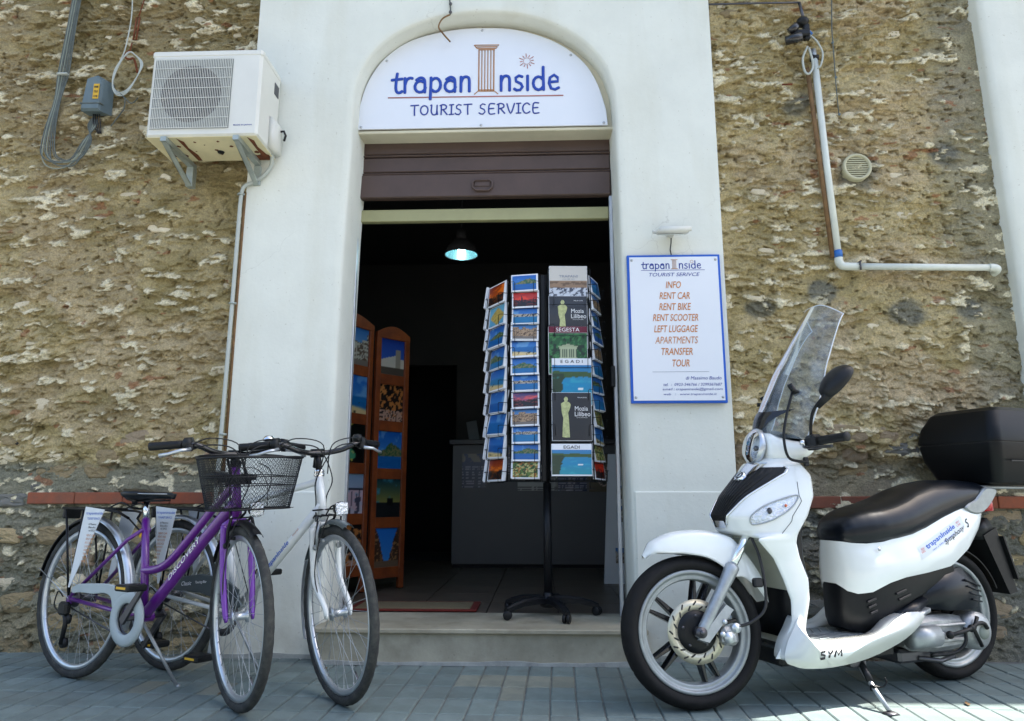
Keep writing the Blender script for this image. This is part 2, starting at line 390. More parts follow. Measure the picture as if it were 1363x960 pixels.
        img = base((150, 160, 170), (170, 170, 165)); img = mixm(img, (v > .4) * 1., C(40, 60, 90)); m = (np.abs(u - .5) < .38 - .5 * np.abs(v - .62)) & (np.abs(v - .62) < .1); img = mixm(img, m * 1., C(210, 215, 220)); img = mixm(img, (v < .35) * (np.abs((v * 14) % 1 - .5) < .15) * (N(20, 3) > .45), C(70, 70, 80))
    elif kind == 'fields':
        img = base((205, 200, 190), (220, 215, 205)); img = mixm(img, (v < .52) * 1., C(150, 120, 90)); img = mixm(img, (v < .5) * (N(8, 14) > .55) * 1., C(110, 85, 60)); m = (v < .30); img = mixm(img, m * 1., C(70, 75, 90)); img = mixm(img, m * (N(14, 16, 4) > .52), C(205, 210, 220))
    elif kind == 'temple':
        img = base((30, 90, 50), (20, 80, 40)); img = mixm(img, (N(12, 12) > .54) * 1., C(60, 125, 70)); img = mixm(img, (N(12, 12, 5) > .58) * 1., C(12, 45, 28))
        m = (np.abs(u - .5) < .24) & (v > .38) & (v < .66); img = mixm(img, m * 1., C(30, 60, 45)); m2 = m & ((np.abs((u * 22) % 1 - .5) < .27) | (v > .6) | (v < .41)); img = mixm(img, m2 * 1., C(175, 185, 150)); m3 = (v >= .66) & (v < .73 - .25 * np.abs(u - .5)); img = mixm(img, m3 * 1., C(165, 175, 140))
    elif kind == 'lagoon':
        img = base((50, 130, 190), (20, 150, 170)); img = mixm(img, sm(.75, .4, v) * sm(.2, .5, v), C(10, 140, 190)); m = (v > .72 - .05 * N(9, 2)) & (v < .80 + .08 * N(7, 1, 3)); img = mixm(img, m * 1., C(60, 90, 50)); m = (u < .10 + .16 * v + .14 * N(5, 9)) & (v < .78); img = mixm(img, m * 1., C(40, 62, 42)); img = mixm(img, sm(.55, .75, N(5, 12, 5)) * (v < .7) * .45, C(70, 190, 200)); img = mixm(img, (np.abs(u - .72) < .07) & (np.abs(v - .40) < .018), C(235, 240, 240))
    elif kind == 'dark':
        img = base((44, 46, 54), (34, 36, 42))
    else: img = base((120, 120, 120), (100, 100, 100))
    img = np.clip(img * .92, 0, 1); return np.where(img <= .04045, img / 12.92, ((img + .055) / 1.055) ** 2.4)

def pic_mesh(kind, seed, w, hgt, nx=28, nz=20, name='picture'):
    """flat printed sheet in the XZ plane facing -Y, origin at its centre"""
    img = paint(kind, seed, nx, nz); X = np.linspace(-w / 2, w / 2, nx); Z = np.linspace(-hgt / 2, hgt / 2, nz)
    v = [(float(x), 0.0, float(z)) for z in Z for x in X]
    f = [(i * nx + j, i * nx + j + 1, (i + 1) * nx + j + 1, (i + 1) * nx + j) for i in range(nz - 1) for j in range(nx - 1)]
    me = bpy.data.meshes.new(name); me.from_pydata(v, [], f); a = me.color_attributes.new('Col', 'FLOAT_COLOR', 'POINT')
    d = np.ones((nx * nz, 4), np.float32); d[:, :3] = img.reshape(-1, 3); a.data.foreach_set('color', d.ravel()); me.materials.append(MATS['print']); return me

# ------------------------------------------------------------------ materials
mk('plaster', (.72, .735, .66), .85, var=(2.2, .10), bump=(38, .35, .004))
def plaster_detail(m):
    n = m.node_tree.nodes; l = m.node_tree.links; b = n['Principled BSDF']; src = b.inputs['Base Color'].links[0].from_socket
    geo = n.new('ShaderNodeNewGeometry')
    def noise(scale, vec_scale, detail=5):
        mp = n.new('ShaderNodeMapping'); mp.inputs['Scale'].default_value = vec_scale; l.new(geo.outputs['Position'], mp.inputs['Vector'])
        t = n.new('ShaderNodeTexNoise'); t.inputs['Scale'].default_value = scale; t.inputs['Detail'].default_value = detail; l.new(mp.outputs[0], t.inputs['Vector']); return t.outputs['Fac']
    def rng(s, a, b_, c, d):
        r = n.new('ShaderNodeMapRange'); r.inputs['From Min'].default_value = a; r.inputs['From Max'].default_value = b_; r.inputs['To Min'].default_value = c; r.inputs['To Max'].default_value = d; l.new(s, r.inputs['Value']); return r.outputs[0]
    def math(op, a, b_):
        q = n.new('ShaderNodeMath'); q.operation = op
        for k, v in ((0, a), (1, b_)):
            if isinstance(v, (int, float)): q.inputs[k].default_value = v
            else: l.new(v, q.inputs[k])
        return q.outputs[0]
    def mix(fac, a, col):
        x = n.new('ShaderNodeMix'); x.data_type = 'RGBA'; l.new(fac, x.inputs['Factor']); l.new(a, x.inputs['A']); x.inputs['B'].default_value = (*col, 1); return x.outputs['Result']
    c = mix(rng(noise(3.0, (2.2, 2.2, .35)), .50, .72, 0, .30), src, (.56, .55, .44))           # rain streaks
    c = mix(rng(noise(1.3, (1, 1, 1.2), 8), .52, .66, 0, .22), c, (.60, .60, .50))              # damp blotches
    sep = n.new('ShaderNodeSeparateXYZ'); l.new(geo.outputs['Position'], sep.inputs[0])
    sp_ = math('MULTIPLY', rng(sep.outputs['Z'], .0, .38, 1, 0), rng(noise(7, (1, 1, 1), 8), .38, .62, .0, .65)); c = mix(sp_, c, (.42, .40, .33))   # splashed dirt at the foot
    c = mix(rng(noise(60, (1, 1, 1), 2), .70, .76, 0, .5), c, (.40, .38, .30))                  # specks
    vo = n.new('ShaderNodeTexVoronoi'); vo.feature = 'DISTANCE_TO_EDGE'; vo.inputs['Scale'].default_value = 1.3
    nz = n.new('ShaderNodeTexNoise'); nz.inputs['Scale'].default_value = 4; nz.inputs['Detail'].default_value = 6; l.new(geo.outputs['Position'], nz.inputs['Vector'])
    ad = n.new('ShaderNodeVectorMath'); ad.operation = 'MULTIPLY_ADD'; l.new(nz.outputs['Color'], ad.inputs[0]); ad.inputs[1].default_value = (.35, .35, .35); l.new(geo.outputs['Position'], ad.inputs[2]); l.new(ad.outputs[0], vo.inputs['Vector'])
    cr = math('MULTIPLY', rng(vo.outputs['Distance'], .0005, .0035, 1, 0), rng(noise(1.1, (1, 1, 1), 2), .55, .63, 0, .30)); c = mix(cr, c, (.34, .33, .27))
    l.new(c, b.inputs['Base Color'])
plaster_detail(MATS['plaster'])
def grime(m, col, amt):
    n = m.node_tree.nodes; l = m.node_tree.links; b = n['Principled BSDF']; src = b.inputs['Base Color'].links[0].from_socket; geo = n.new('ShaderNodeNewGeometry')
    for sc_, lo, hi, a_ in ((1.7, .45, .70, amt), (9, .56, .70, amt * .8), (70, .68, .74, amt)):
        t = n.new('ShaderNodeTexNoise'); t.inputs['Scale'].default_value = sc_; t.inputs['Detail'].default_value = 7; l.new(geo.outputs['Position'], t.inputs['Vector'])
        r = n.new('ShaderNodeMapRange'); r.inputs['From Min'].default_value = lo; r.inputs['From Max'].default_value = hi; r.inputs['To Max'].default_value = a_; l.new(t.outputs['Fac'], r.inputs['Value'])
        x = n.new('ShaderNodeMix'); x.data_type = 'RGBA'; l.new(r.outputs[0], x.inputs['Factor']); l.new(src, x.inputs['A']); x.inputs['B'].default_value = (*col, 1); src = x.outputs['Result']
    l.new(src, b.inputs['Base Color'])
mk('plaster_warm', (.66, .62, .47), .85, var=(3, .14), bump=(30, .3, .004))
mk('cement', (.40, .42, .40), .9, var=(9, .35), bump=(60, .5, .006))
mk('stone_pale', (.74, .66, .48), .9, col2=(.46, .37, .23), var=(26, .3), mix=(.45, .72), bump=(70, .8, .006), rnd=.22)
mk('stone_ochre', (.50, .39, .21), .9, col2=(.30, .235, .14), var=(16, .3), mix=(.38, .66), bump=(60, .9, .008), rnd=.25)
mk('stone_grey', (.23, .22, .19), .9, col2=(.17, .18, .17), var=(14, .3), bump=(60, .8, .006), rnd=.2)
mk('stone_pink', (.40, .31, .21), .9, col2=(.27, .21, .13), var=(20, .3), mix=(.4, .66), bump=(60, .9, .008), rnd=.22)
mk('brick_red', (.27, .070, .030), .8, col2=(.17, .06, .035), var=(14, .3), bump=(90, .3, .003), rnd=.14)
mk('paver', (.165, .215, .212), .85, col2=(.105, .145, .143), var=(8, .3), mix=(.3, .7), bump=(120, .5, .003), rnd=.12)
mk('paver_sand', (.22, .235, .19), .9, col2=(.15, .17, .15), var=(8, .3), bump=(120, .5, .003), rnd=.12)
mk('joint', (.19, .20, .19), .95, var=(20, .4), bump=(150, .6, .004))
mk('asphalt', (.07, .07, .072), .9, var=(30, .3), bump=(120, .6, .004))
mk('kerbstone', (.26, .25, .23), .85, var=(8, .2), bump=(70, .3, .003))
mk('marble', (.45, .42, .32), .5, col2=(.30, .27, .19), var=(7, .4), mix=(.4, .75), bump=(60, .2, .002))
mk('riser', (.43, .41, .32), .85, col2=(.30, .285, .22), var=(6, .3), mix=(.38, .7), bump=(50, .5, .004))
mk('shutter_brown', (.088, .057, .046), .5, var=(6, .18), bump=(120, .15, .002))
mk('transom_cream', (.34, .33, .17), .55, var=(8, .1))
mk('alu', (.55, .57, .60), .4, metal=.7, var=(12, .15))
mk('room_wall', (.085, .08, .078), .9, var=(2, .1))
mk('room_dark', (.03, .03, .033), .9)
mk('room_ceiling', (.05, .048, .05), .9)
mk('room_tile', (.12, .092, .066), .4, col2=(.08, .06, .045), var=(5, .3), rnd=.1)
mk('black_plastic', (.010, .011, .012), .45, spec=.35, var=(40, .3), bump=(260, .15, .001))
mk('black_gloss', (.010, .010, .012), .22, coat=.4)
mk('black_satin', (.007, .008, .010), .38, spec=.3, var=(20, .25))
mk('dark_rubber', (.009, .009, .0095), .75, spec=.3, var=(30, .35), bump=(150, .35, .002))
mk('bike_tyre', (.026, .028, .028), .85, col2=(.075, .075, .066), var=(30, .3), mix=(.45, .8), bump=(220, .6, .003))
mk('chrome', (.80, .82, .85), .10, metal=1.0)
mk('silver', (.58, .62, .66), .30, metal=.75, var=(14, .15))
mk('silver_dull', (.40, .43, .45), .42, metal=.6, var=(20, .25))
mk('rim_alu', (.33, .36, .37), .42, metal=.55, var=(18, .25))
mk('mudguard_dark', (.12, .15, .155), .3, metal=.4)
mk('cast_alu', (.46, .48, .49), .48, metal=.65, var=(24, .35), bump=(130, .3, .002))
mk('steel_dark', (.10, .10, .11), .4, metal=.8)
mk('purple_paint', (.115, .012, .215), .28, coat=.7, var=(10, .12))
mk('violet_paint', (.13, .02, .30), .28, coat=.7)
mk('white_paint', (.72, .75, .74), .32, coat=.6, var=(6, .06))
mk('scooter_white', (.76, .79, .78), .15, coat=.8, var=(4, .05))
mk('scooter_inner', (.50, .51, .42), .45, var=(6, .12))
mk('guard_grey', (.36, .42, .44), .4, var=(8, .1))
mk('guard_dark', (.035, .05, .055), .4)
mk('panel_white', (.62, .66, .69), .4)
mk('sign_white', (.73, .755, .80), .32, var=(1.2, .04), coat=.2)
mk('logo_blue', (.010, .055, .36), .4)
mk('text_blue', (.02, .045, .28), .4)
mk('edge_blue', (.012, .10, .50), .4)
mk('logo_brown', (.42, .19, .07), .45)
mk('logo_rose', (.42, .15, .13), .45)
mk('text_orange', (.52, .19, .045), .45)
mk('text_grey', (.20, .23, .30), .5)
mk('text_black', (.015, .015, .018), .4)
mk('text_white', (.78, .78, .78), .4)
mk('screw', (.45, .47, .50), .35, metal=.8)
mk('ac_white', (.68, .68, .62), .45, var=(3, .08))
mk('ac_under', (.78, .70, .44), .6, var=(5, .18))
mk('rust', (.19, .055, .018), .9, col2=(.09, .03, .015), var=(40, .4), bump=(90, .5, .002))
mk('galvanised', (.42, .47, .44), .45, metal=.45, var=(16, .25))
mk('grey_box', (.12, .165, .18), .55, var=(8, .15))
mk('label_yellow', (.60, .36, .02), .5)
mk('grille_grey', (.22, .24, .22), .6); mk('cable_dim', (.24, .27, .22), .6)
mk('cable_grey', (.115, .135, .12), .6, var=(30, .35))
mk('cable_light', (.42, .45, .41), .5)
mk('cable_black', (.012, .012, .014), .45)
mk('pvc_white', (.66, .69, .62), .4, var=(5, .15))
mk('pvc_brown', (.23, .13, .05), .8, col2=(.12, .065, .03), var=(18, .4), bump=(60, .5, .003))
mk('pvc_blue', (.02, .13, .42), .45)
mk('vent_cream', (.44, .42, .28), .5)
mk('lamp_glass', (.7, .75, .72), .12, metal=.0, coat=1)
mk('lens', (.75, .8, .82), .06, trans=.75, coat=1.0, ior=1.4)
mk('reflector', (.70, .73, .76), .10, metal=1.0, bump=(90, .9, .010))
mk('amber', (.55, .10, .02), .25, coat=.6)
mk('tail_red', (.50, .02, .02), .2, coat=.8)
mk('plate_grey', (.22, .25, .22), .5, var=(8, .2))
mk('disc_metal', (.55, .52, .40), .35, metal=.55, var=(20, .15))
mk('mat_grey', (.24, .28, .29), .7, bump=(120, .4, .002))
mk('seat_vinyl', (.004, .006, .010), .34, spec=.3, bump=(220, .25, .001), coat=.15)
mk('case_black', (.003, .004, .005), .40, spec=.25, bump=(300, .3, .001))
mk('wood_orange', (.26, .060, .012), .45, col2=(.13, .028, .008), var=(6, .3), coat=.2)
mk('card_white', (.74, .76, .80), .5, rnd=.04)
mk('counter_dimmed', (.11, .11, .115), .5, var=(3, .08))  # likely white counter; the room's dimness is put into this base colour
mk('counter_top', (.05, .05, .055), .4)
mk('mat_tan', (.19, .145, .08), .95, bump=(200, .7, .004))
mk('mat_red', (.13, .014, .008), .9, bump=(200, .5, .003))
mk('lamp_glow', (.5, .8, .85), .5, emis=((.55, .95, 1.0), 7.0))
mk('lamp_shade', (.25, .42, .45), .25, metal=.8)
mk('purple_sat', (.10, .015, .20), .4)
mk('facade_grey', (.50, .51, .50), .9, var=(1.5, .2))
mk('green_door', (.06, .12, .13), .6)
mk('band_maroon', (.13, .01, .03), .4)
grime(MATS['paver'], (.10, .115, .105), .55); grime(MATS['paver_sand'], (.10, .105, .085), .5); grime(MATS['joint'], (.10, .10, .085), .6)
grime(MATS['marble'], (.17, .155, .11), .6); grime(MATS['riser'], (.20, .19, .14), .6); grime(MATS['brick_red'], (.13, .085, .06), .55)
mk_attr('print', .35, coat=.25)
mk_attr('mortar', .93, bump=(120, 1.0, .016), fine=(95, .42))
# clear, faintly smoky acrylic for the scooter's screen
m = mk('acrylic', (.55, .62, .68), .06)
n_ = m.node_tree.nodes; l_ = m.node_tree.links; n_.remove(n_['Principled BSDF'])
tr = n_.new('ShaderNodeBsdfTransparent'); tr.inputs[0].default_value = (.80, .84, .87, 1)
gl = n_.new('ShaderNodeBsdfGlossy'); gl.inputs['Roughness'].default_value = .05
df = n_.new('ShaderNodeBsdfDiffuse'); df.inputs[0].default_value = (.62, .70, .78, 1)
fr = n_.new('ShaderNodeFresnel'); fr.inputs[0].default_value = 1.16
ns = n_.new('ShaderNodeTexNoise'); ns.inputs['Scale'].default_value = 7; ns.inputs['Detail'].default_value = 4
mr = n_.new('ShaderNodeMapRange'); mr.inputs['From Min'].default_value = .4; mr.inputs['From Max'].default_value = .7; mr.inputs['To Min'].default_value = .04; mr.inputs['To Max'].default_value = .17
x1 = n_.new('ShaderNodeMixShader'); x2 = n_.new('ShaderNodeMixShader')
l_.new(ns.outputs['Fac'], mr.inputs['Value']); l_.new(mr.outputs[0], x1.inputs[0]); l_.new(tr.outputs[0], x1.inputs[1]); l_.new(df.outputs[0], x1.inputs[2])
l_.new(fr.outputs[0], x2.inputs[0]); l_.new(x1.outputs[0], x2.inputs[1]); l_.new(gl.outputs[0], x2.inputs[2])
l_.new(x2.outputs[0], n_['Material Output'].inputs['Surface'])

m = MATS['lens']; n_ = m.node_tree.nodes; l_ = m.node_tree.links; n_.remove(n_['Principled BSDF'])
tr = n_.new('ShaderNodeBsdfTransparent'); tr.inputs[0].default_value = (.93, .95, .97, 1); gl = n_.new('ShaderNodeBsdfGlossy'); gl.inputs['Roughness'].default_value = .04
fr = n_.new('ShaderNodeFresnel'); fr.inputs[0].default_value = 1.4; x1 = n_.new('ShaderNodeMixShader'); l_.new(fr.outputs[0], x1.inputs[0]); l_.new(tr.outputs[0], x1.inputs[1]); l_.new(gl.outputs[0], x1.inputs[2]); l_.new(x1.outputs[0], n_['Material Output'].inputs['Surface'])

# ------------------------------------------------------------------ ground
YP, YR = 3.72, 3.80            # planes of the plaster surround and of the rubble walls
TOP = 4.35
g = MB().add([(-300, -300, -.16), (300, -300, -.16), (300, 300, -.16), (-300, 300, -.16)], [(0, 1, 2, 3)], smooth=False).build('ground', 'joint'); g['kind'] = 'structure'
g = MB().add([(-80, -7.5, -.14), (80, -7.5, -.14), (80, -1.6, -.14), (-80, -1.6, -.14)], [(0, 1, 2, 3)], smooth=False).build('road', 'asphalt'); g['kind'] = 'structure'
g = MB().box((-60, -1.45, -.3), (60, 9, -.006)).build('pavement', 'joint'); g['kind'] = 'structure'
pavement = g
MB().box((-60, -1.6, -.3), (60, -1.452, .0), bev=.015).build('kerb', 'kerbstone', parent=pavement)
PW, PD, JG = .1045, .196, .0050
def paver_mesh(seed):
    r = random.Random(seed); w, d = PW / 2 - JG / 2, PD / 2 - JG / 2; b = .004
    o = [(-w, -d), (w, -d), (w, d), (-w, d)]; z = [r.uniform(-.0012, .0012) for _ in range(4)]
    v = [(x, y, -.02) for x, y in o] + [(x, y, -b + zz) for (x, y), zz in zip(o, z)] + [(x * (1 - b / w * 1.1), y * (1 - b / d * 1.1), zz) for (x, y), zz in zip(o, z)]
    f = [(0, 1, 5, 4), (1, 2, 6, 5), (2, 3, 7, 6), (3, 0, 4, 7), (4, 5, 9, 8), (5, 6, 10, 9), (6, 7, 11, 10), (7, 4, 8, 11), (8, 9, 10, 11)]
    return MB().add(v, f, smooth=False)
pav = []
for k in range(8):
    me = paver_mesh(k).mesh('paver'); me.materials.append(MATS['paver']); pav.append(me)
pavs = []
for k in range(2):
    me = paver_mesh(20 + k).mesh('paver'); me.materials.append(MATS['paver_sand']); pavs.append(me)
ROT = radians(-1.6); cR, sR = cos(ROT), sin(ROT)
far_mb = MB(); cnt = 0; rp = random.Random(3); protos = [paver_mesh(50 + k) for k in range(6)]
for iy in range(14):
    for ix in range(-44, 44):
        lx = ix * PW; ly = 3.70 - iy * PD
        x = lx * cR - (ly - 3.6) * sR; y = 3.6 + lx * sR + (ly - 3.6) * cR
        vis = (y > 2.52) and (y < 3.84) and abs(x + .10) < .80 * y + .05
        dz = rp.uniform(-.0015, .0015); rz = ROT + rp.uniform(-.006, .006)
        if vis and cnt < 298:
            sand = (abs(x + .05) < .28 and 3.2 < y < 3.45 and rp.random() < .55) or rp.random() < .03
            link_copy((pavs if sand else pav)[rp.randrange(2 if sand else 8)], 'paver', pavement, (x, y, dz), (rp.uniform(-.003, .003), rp.uniform(-.005, .005), rz)); cnt += 1
        else:
            p = protos[rp.randrange(6)]; far_mb.add(p.v, p.f, 0, False, Matrix.Translation((x, y, dz)) @ Matrix.Rotation(rz, 4, 'Z'))
o = far_mb.build('paver_field', 'paver', parent=pavement); o['kind'] = 'stuff'
# the rest of the pavement, out of frame, as one slabbed sheet
o = MB().box((-59, -1.44, -.02), (59, .72, 0.0)).build('pavement_slab', 'kerbstone', parent=pavement)
o = MB().box((-59, .74, -.02), (-4.75, 3.62, 0.0)).box((4.7, .74, -.02), (59, 3.62, 0.0)).build('pavement_slab', 'kerbstone', parent=pavement)
g = MB().box((-60, -12, -.3), (60, -7.6, -.01), bev=.02).build('far_pavement', 'kerbstone'); g['kind'] = 'structure'

# ------------------------------------------------------------------ rubble walls: mortar height field + stones
def blur(A, k):
    def one(B, ax):
        c = np.cumsum(np.concatenate([np.repeat(np.take(B, [0], ax), k + 1, ax), B, np.repeat(np.take(B, [-1], ax), k, ax)], ax), ax)
        n = B.shape[ax]; return (np.take(c, np.arange(2 * k + 1, 2 * k + 1 + n), ax) - np.take(c, np.arange(0, n), ax)) / (2 * k + 1)
    return one(one(A, 0), 1)
def chips(X, Z):
    """0..1: torn pale stone faces standing proud of the mortar, in ragged horizontal shreds"""
    wx = X + .035 * (fbm(X * 22, Z * 30, 3, 205) - .5) + .10 * (fbm(X * 5, Z * 5, 2, 206) - .5); wz = Z + .030 * (fbm(X * 26 + 4, Z * 26, 3, 207) - .5)
    c = fbm(wx * 10.5, wz * 25, 4, 211, .55) + .16 * (fbm(X * 2.6, Z * 3.4, 3, 219) - .5) + .035 * np.cos(2 * pi * (Z * 7.4 + .5 * vnoise(X * 1.3, Z * .5, 3)))
    return sm(.655, .672, c), c
def mortar_height(X, Z):
    """relief in metres, positive towards the street: trowelled mortar over torn ledges, chips standing proud"""
    wx = X + .14 * (fbm(X * 4, Z * 4, 3, 5) - .5); wz = Z + .11 * (fbm(X * 3 + 9, Z * 4, 3, 6) - .5)
    n1 = fbm(wx * 3.2, wz * 6.5, 5, 11); n2 = fbm(wx * 10 + 3, wz * 21, 5, 23, .6); n3 = fbm(X * 38 + 2 * n2, Z * 55, 4, 31, .65)
    rough = .30 + .70 * sm(.40, .62, fbm(X * 3.1 + 8, Z * 3.6, 4, 47))
    t = n1 * 6 + n2 * 1.8; fr = t - np.floor(t); led = np.floor(t) + sm(.0, .07, fr)
    rg = 1 - np.abs(2 * fbm(wx * 13 + 5, wz * 24, 4, 55) - 1) * 2.2; cm, cc = chips(X, Z)
    pit = sm(.715, .76, fbm(X * 27 + 3 * n1, Z * 36, 3, 401))
    return -.020 * pit + .0105 * (led - 3) + rough * (.048 * (n2 - .5) + .014 * (rg - .4)) + (.4 + .6 * rough) * .026 * (n3 - .5) + .022 * (n1 - .5) + cm * .012 + .030 * (cc - .5)
def mortar_colour(X, Z, H, side):
    n1 = fbm(X * 1.6, Z * 2.0, 4, 61); n2 = fbm(X * 7, Z * 12, 4, 71); n3 = fbm(X * 2.5 + 4, Z * 3, 4, 81); n4 = fbm(X * 24, Z * 44, 4, 91)
    def C(r, g, b): return np.array([r, g, b])[None, None, :]
    olive, tan, pink, grey, pale = C(.35, .28, .125), C(.50, .405, .21), C(.49, .38, .24), C(.20, .21, .165), C(.78, .70, .48)
    m = lambda a, b, t: a * (1 - t[..., None]) + b * t[..., None]
    c = m(olive, tan, sm(.40, .62, n2)); c = m(c, pink, sm(.44, .60, n3) * (.42 if side < 0 else .7))
    if side < 0:
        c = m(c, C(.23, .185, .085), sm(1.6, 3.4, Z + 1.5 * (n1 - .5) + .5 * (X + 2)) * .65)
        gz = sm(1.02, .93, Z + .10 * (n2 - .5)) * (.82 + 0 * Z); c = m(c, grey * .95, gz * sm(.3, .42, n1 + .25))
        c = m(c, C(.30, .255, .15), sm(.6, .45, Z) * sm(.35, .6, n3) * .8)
    else:
        c = m(c, tan * 1.1, sm(.8, 2.2, Z) * .3)
        c = m(c, grey, sm(2.15, 2.40, X + .25 * (n2 - .5) + .16 * (n1 - .5)) * .55)
        gz = sm(1.12, .95, Z + .2 * (n2 - .5)) * sm(.5, .74, Z); c = m(c, C(.20, .18, .13), gz * .70); c = m(c, C(.15, .16, .15), sm(.75, .70, Z) * .7)
        for px, pz, pr in ((1.22, 1.80, .10), (2.0, 1.78, .12), (2.32, 1.80, .09), (1.80, 2.61, .15), (1.50, 3.02, .10), (2.3, 2.7, .13), (1.55, 1.90, .09), (2.28, 1.08, .08)):
            d = np.sqrt((X - px) ** 2 + (1.2 * (Z - pz)) ** 2) + .09 * (n2 - .5); c = m(c, C(.145, .15, .125), sm(pr, pr * .55, d) * .8)
    cm, cc = chips(X, Z); hp = H - blur(H, 7)
    c = m(c, C(.52, .44, .28), sm(.008, .018, hp) * .30)
    c = m(c, pale * (.86 + .28 * n2[..., None]), cm * (.55 + .45 * sm(.25, .5, n1)) * sm(.30, .5, Z + .3 * n1))
    rd = fbm(X * 9 + 31, Z * 22 + 7, 3, 301); c = m(c, C(.30, .12, .05), sm(.785, .80, rd) * .7)
    c = c * (.84 + .32 * n4[..., None])
    return np.clip(c, .01, .9)
HF = {}
def rubble_wall(name, label, x0, x1, side, dx=.0054):
    root = thing(name, label, 'stone wall', ((x0 + x1) / 2, YR, 0)); cx = (x0 + x1) / 2
    xs = np.arange(x0, x1 + dx, dx); zs = np.arange(-.03, TOP, dx * .95); X, Z = np.meshgrid(xs, zs)
    H = mortar_height(X, Z)
    low = sm(1.1, .9, Z); H = H * (1 - .25 * low) - .012 * low
    band = sm(.10, .02, np.abs(Z - (.865 if side < 0 else .84)) + .03 * fbm(X * 8, Z * 8, 2, 3)); H = H * (1 - .75 * band) + .008 * band      # smoothed cement over the brick course
    H = np.clip(H, -.05, .066); edge = sm(2.42, 2.50, X) if side > 0 else 0 * X; H = H * (1 - edge) + np.minimum(H, .012) * edge
    COLR = mortar_colour(X, Z, H, side)
    nz, nx = X.shape; V = np.empty((nz * nx, 3), np.float32); V[:, 0] = X.ravel() - cx; V[:, 1] = -H.ravel(); V[:, 2] = (Z - .55 * np.clip(H, -.02, .06)).ravel()
    i = np.arange(nz - 1)[:, None] * nx + np.arange(nx - 1)[None, :]; Q = np.stack([i, i + 1, i + 1 + nx, i + nx], -1).reshape(-1, 4)
    me = bpy.data.meshes.new('mortar'); me.vertices.add(nz * nx); me.vertices.foreach_set('co', V.ravel()); me.loops.add(Q.size); me.loops.foreach_set('vertex_index', Q.ravel().astype(np.int32))
    me.polygons.add(len(Q)); me.polygons.foreach_set('loop_start', np.arange(0, Q.size, 4, dtype=np.int32)); me.polygons.foreach_set('loop_total', np.full(len(Q), 4, np.int32))
    me.polygons.foreach_set('use_smooth', np.ones(len(Q), bool)); me.update(calc_edges=True)
    a = me.color_attributes.new('Col', 'FLOAT_COLOR', 'POINT'); d = np.ones((nz * nx, 4), np.float32); d[:, :3] = COLR.reshape(-1, 3); a.data.foreach_set('color', d.ravel())
    me.materials.append(MATS['mortar']); o = bpy.data.objects.new('mortar', me); COL.objects.link(o); o.parent = root
    HF[side] = (xs, zs, H, cx); return root
def hf_at(side, x, z):
    xs, zs, H, cx = HF[side]; i = int(np.clip(round((z - zs[0]) / (zs[1] - zs[0])), 2, len(zs) - 3)); j = int(np.clip(round((x - xs[0]) / (xs[1] - xs[0])), 2, len(xs) - 3))
    return float(H[i - 2:i + 3, j - 2:j + 3].mean())
def stone_mesh(seed, big=False):
    r = random.Random(seed); na = 18; rings = (0, .42, .72, .93, 1.06); ph = [r.uniform(0, 6.28) for _ in range(6)]; am = [r.uniform(.05, .22) / (k * .6 + 1) for k in range(6)]
    if big: am = [a * .60 for a in am]
    v = []; f = []; so = seed * 3.7
    for k, q in enumerate(rings):
        for j in range(na):
            a = 2 * pi * j / na; e = 1 + sum(am[i] * sin((i + 2) * a + ph[i]) for i in range(6)); p = .62 if big else .85
            cx_, cz_ = np.sign(cos(a)) * abs(cos(a)) ** p, np.sign(sin(a)) * abs(sin(a)) ** p
            rr = q * e; x_, z_ = .5 * cx_ * rr, .5 * cz_ * rr
            nz_ = float(fbm(np.array([x_ * 4 + so]), np.array([z_ * 3.2 + so]), 3, 9, .6)[0]); st = math.floor(nz_ * 5) / 5
            hgt = {0: 1.0, 1: 1.0, 2: .92, 3: .45, 4: -1.6}[k] * (.45 + .7 * nz_ + .7 * (st - .4)) if k < 4 else -1.6
            v.append((x_ + r.uniform(-.012, .012), -hgt, z_ + r.uniform(-.012, .012)))
    v = [(0, sum(t[1] for t in v[na:2 * na]) / na, 0)] + v[na:]
    f = [(0, 1 + j, 1 + (j + 1) % na) for j in range(na)]
    for k in range(3):
        for j in range(na): a = 1 + k * na; f.append((a + j, a + na + j, a + na + (j + 1) % na, a + (j + 1) % na))
    f = [q[::-1] for q in f]
    return MB().add(v, f, smooth=not big)
stone_sets = {}
for mname in ('stone_pale', 'stone_ochre', 'stone_grey', 'stone_pink'):
    for big in (False, True):
        L = []
        for k in range(10):
            me = stone_mesh(k * 7 + len(mname) * 13 + big * 500, big).mesh('stone'); me.materials.append(MATS[mname]); L.append(me)
        stone_sets[mname, big] = L
def put_stone(root, side, x, z, w, h, d, kind, r, big=False):
    xs, zs, H, cx = HF[side]; hh = hf_at(side, x, z)
    return link_copy(stone_sets[kind, big][r.randrange(10)], 'stone', root, (x - cx, -hh + (.003 if not big else .015), z), (0, r.uniform(-.16, .16) if not big else r.uniform(-.06, .06), 0), (w, d, h))
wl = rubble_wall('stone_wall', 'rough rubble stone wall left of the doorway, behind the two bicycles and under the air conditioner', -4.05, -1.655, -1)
wr = rubble_wall('stone_wall', 'rough rubble stone wall right of the doorway, behind the white scooter and the bent drain pipe', 1.0, 2.62, 1)
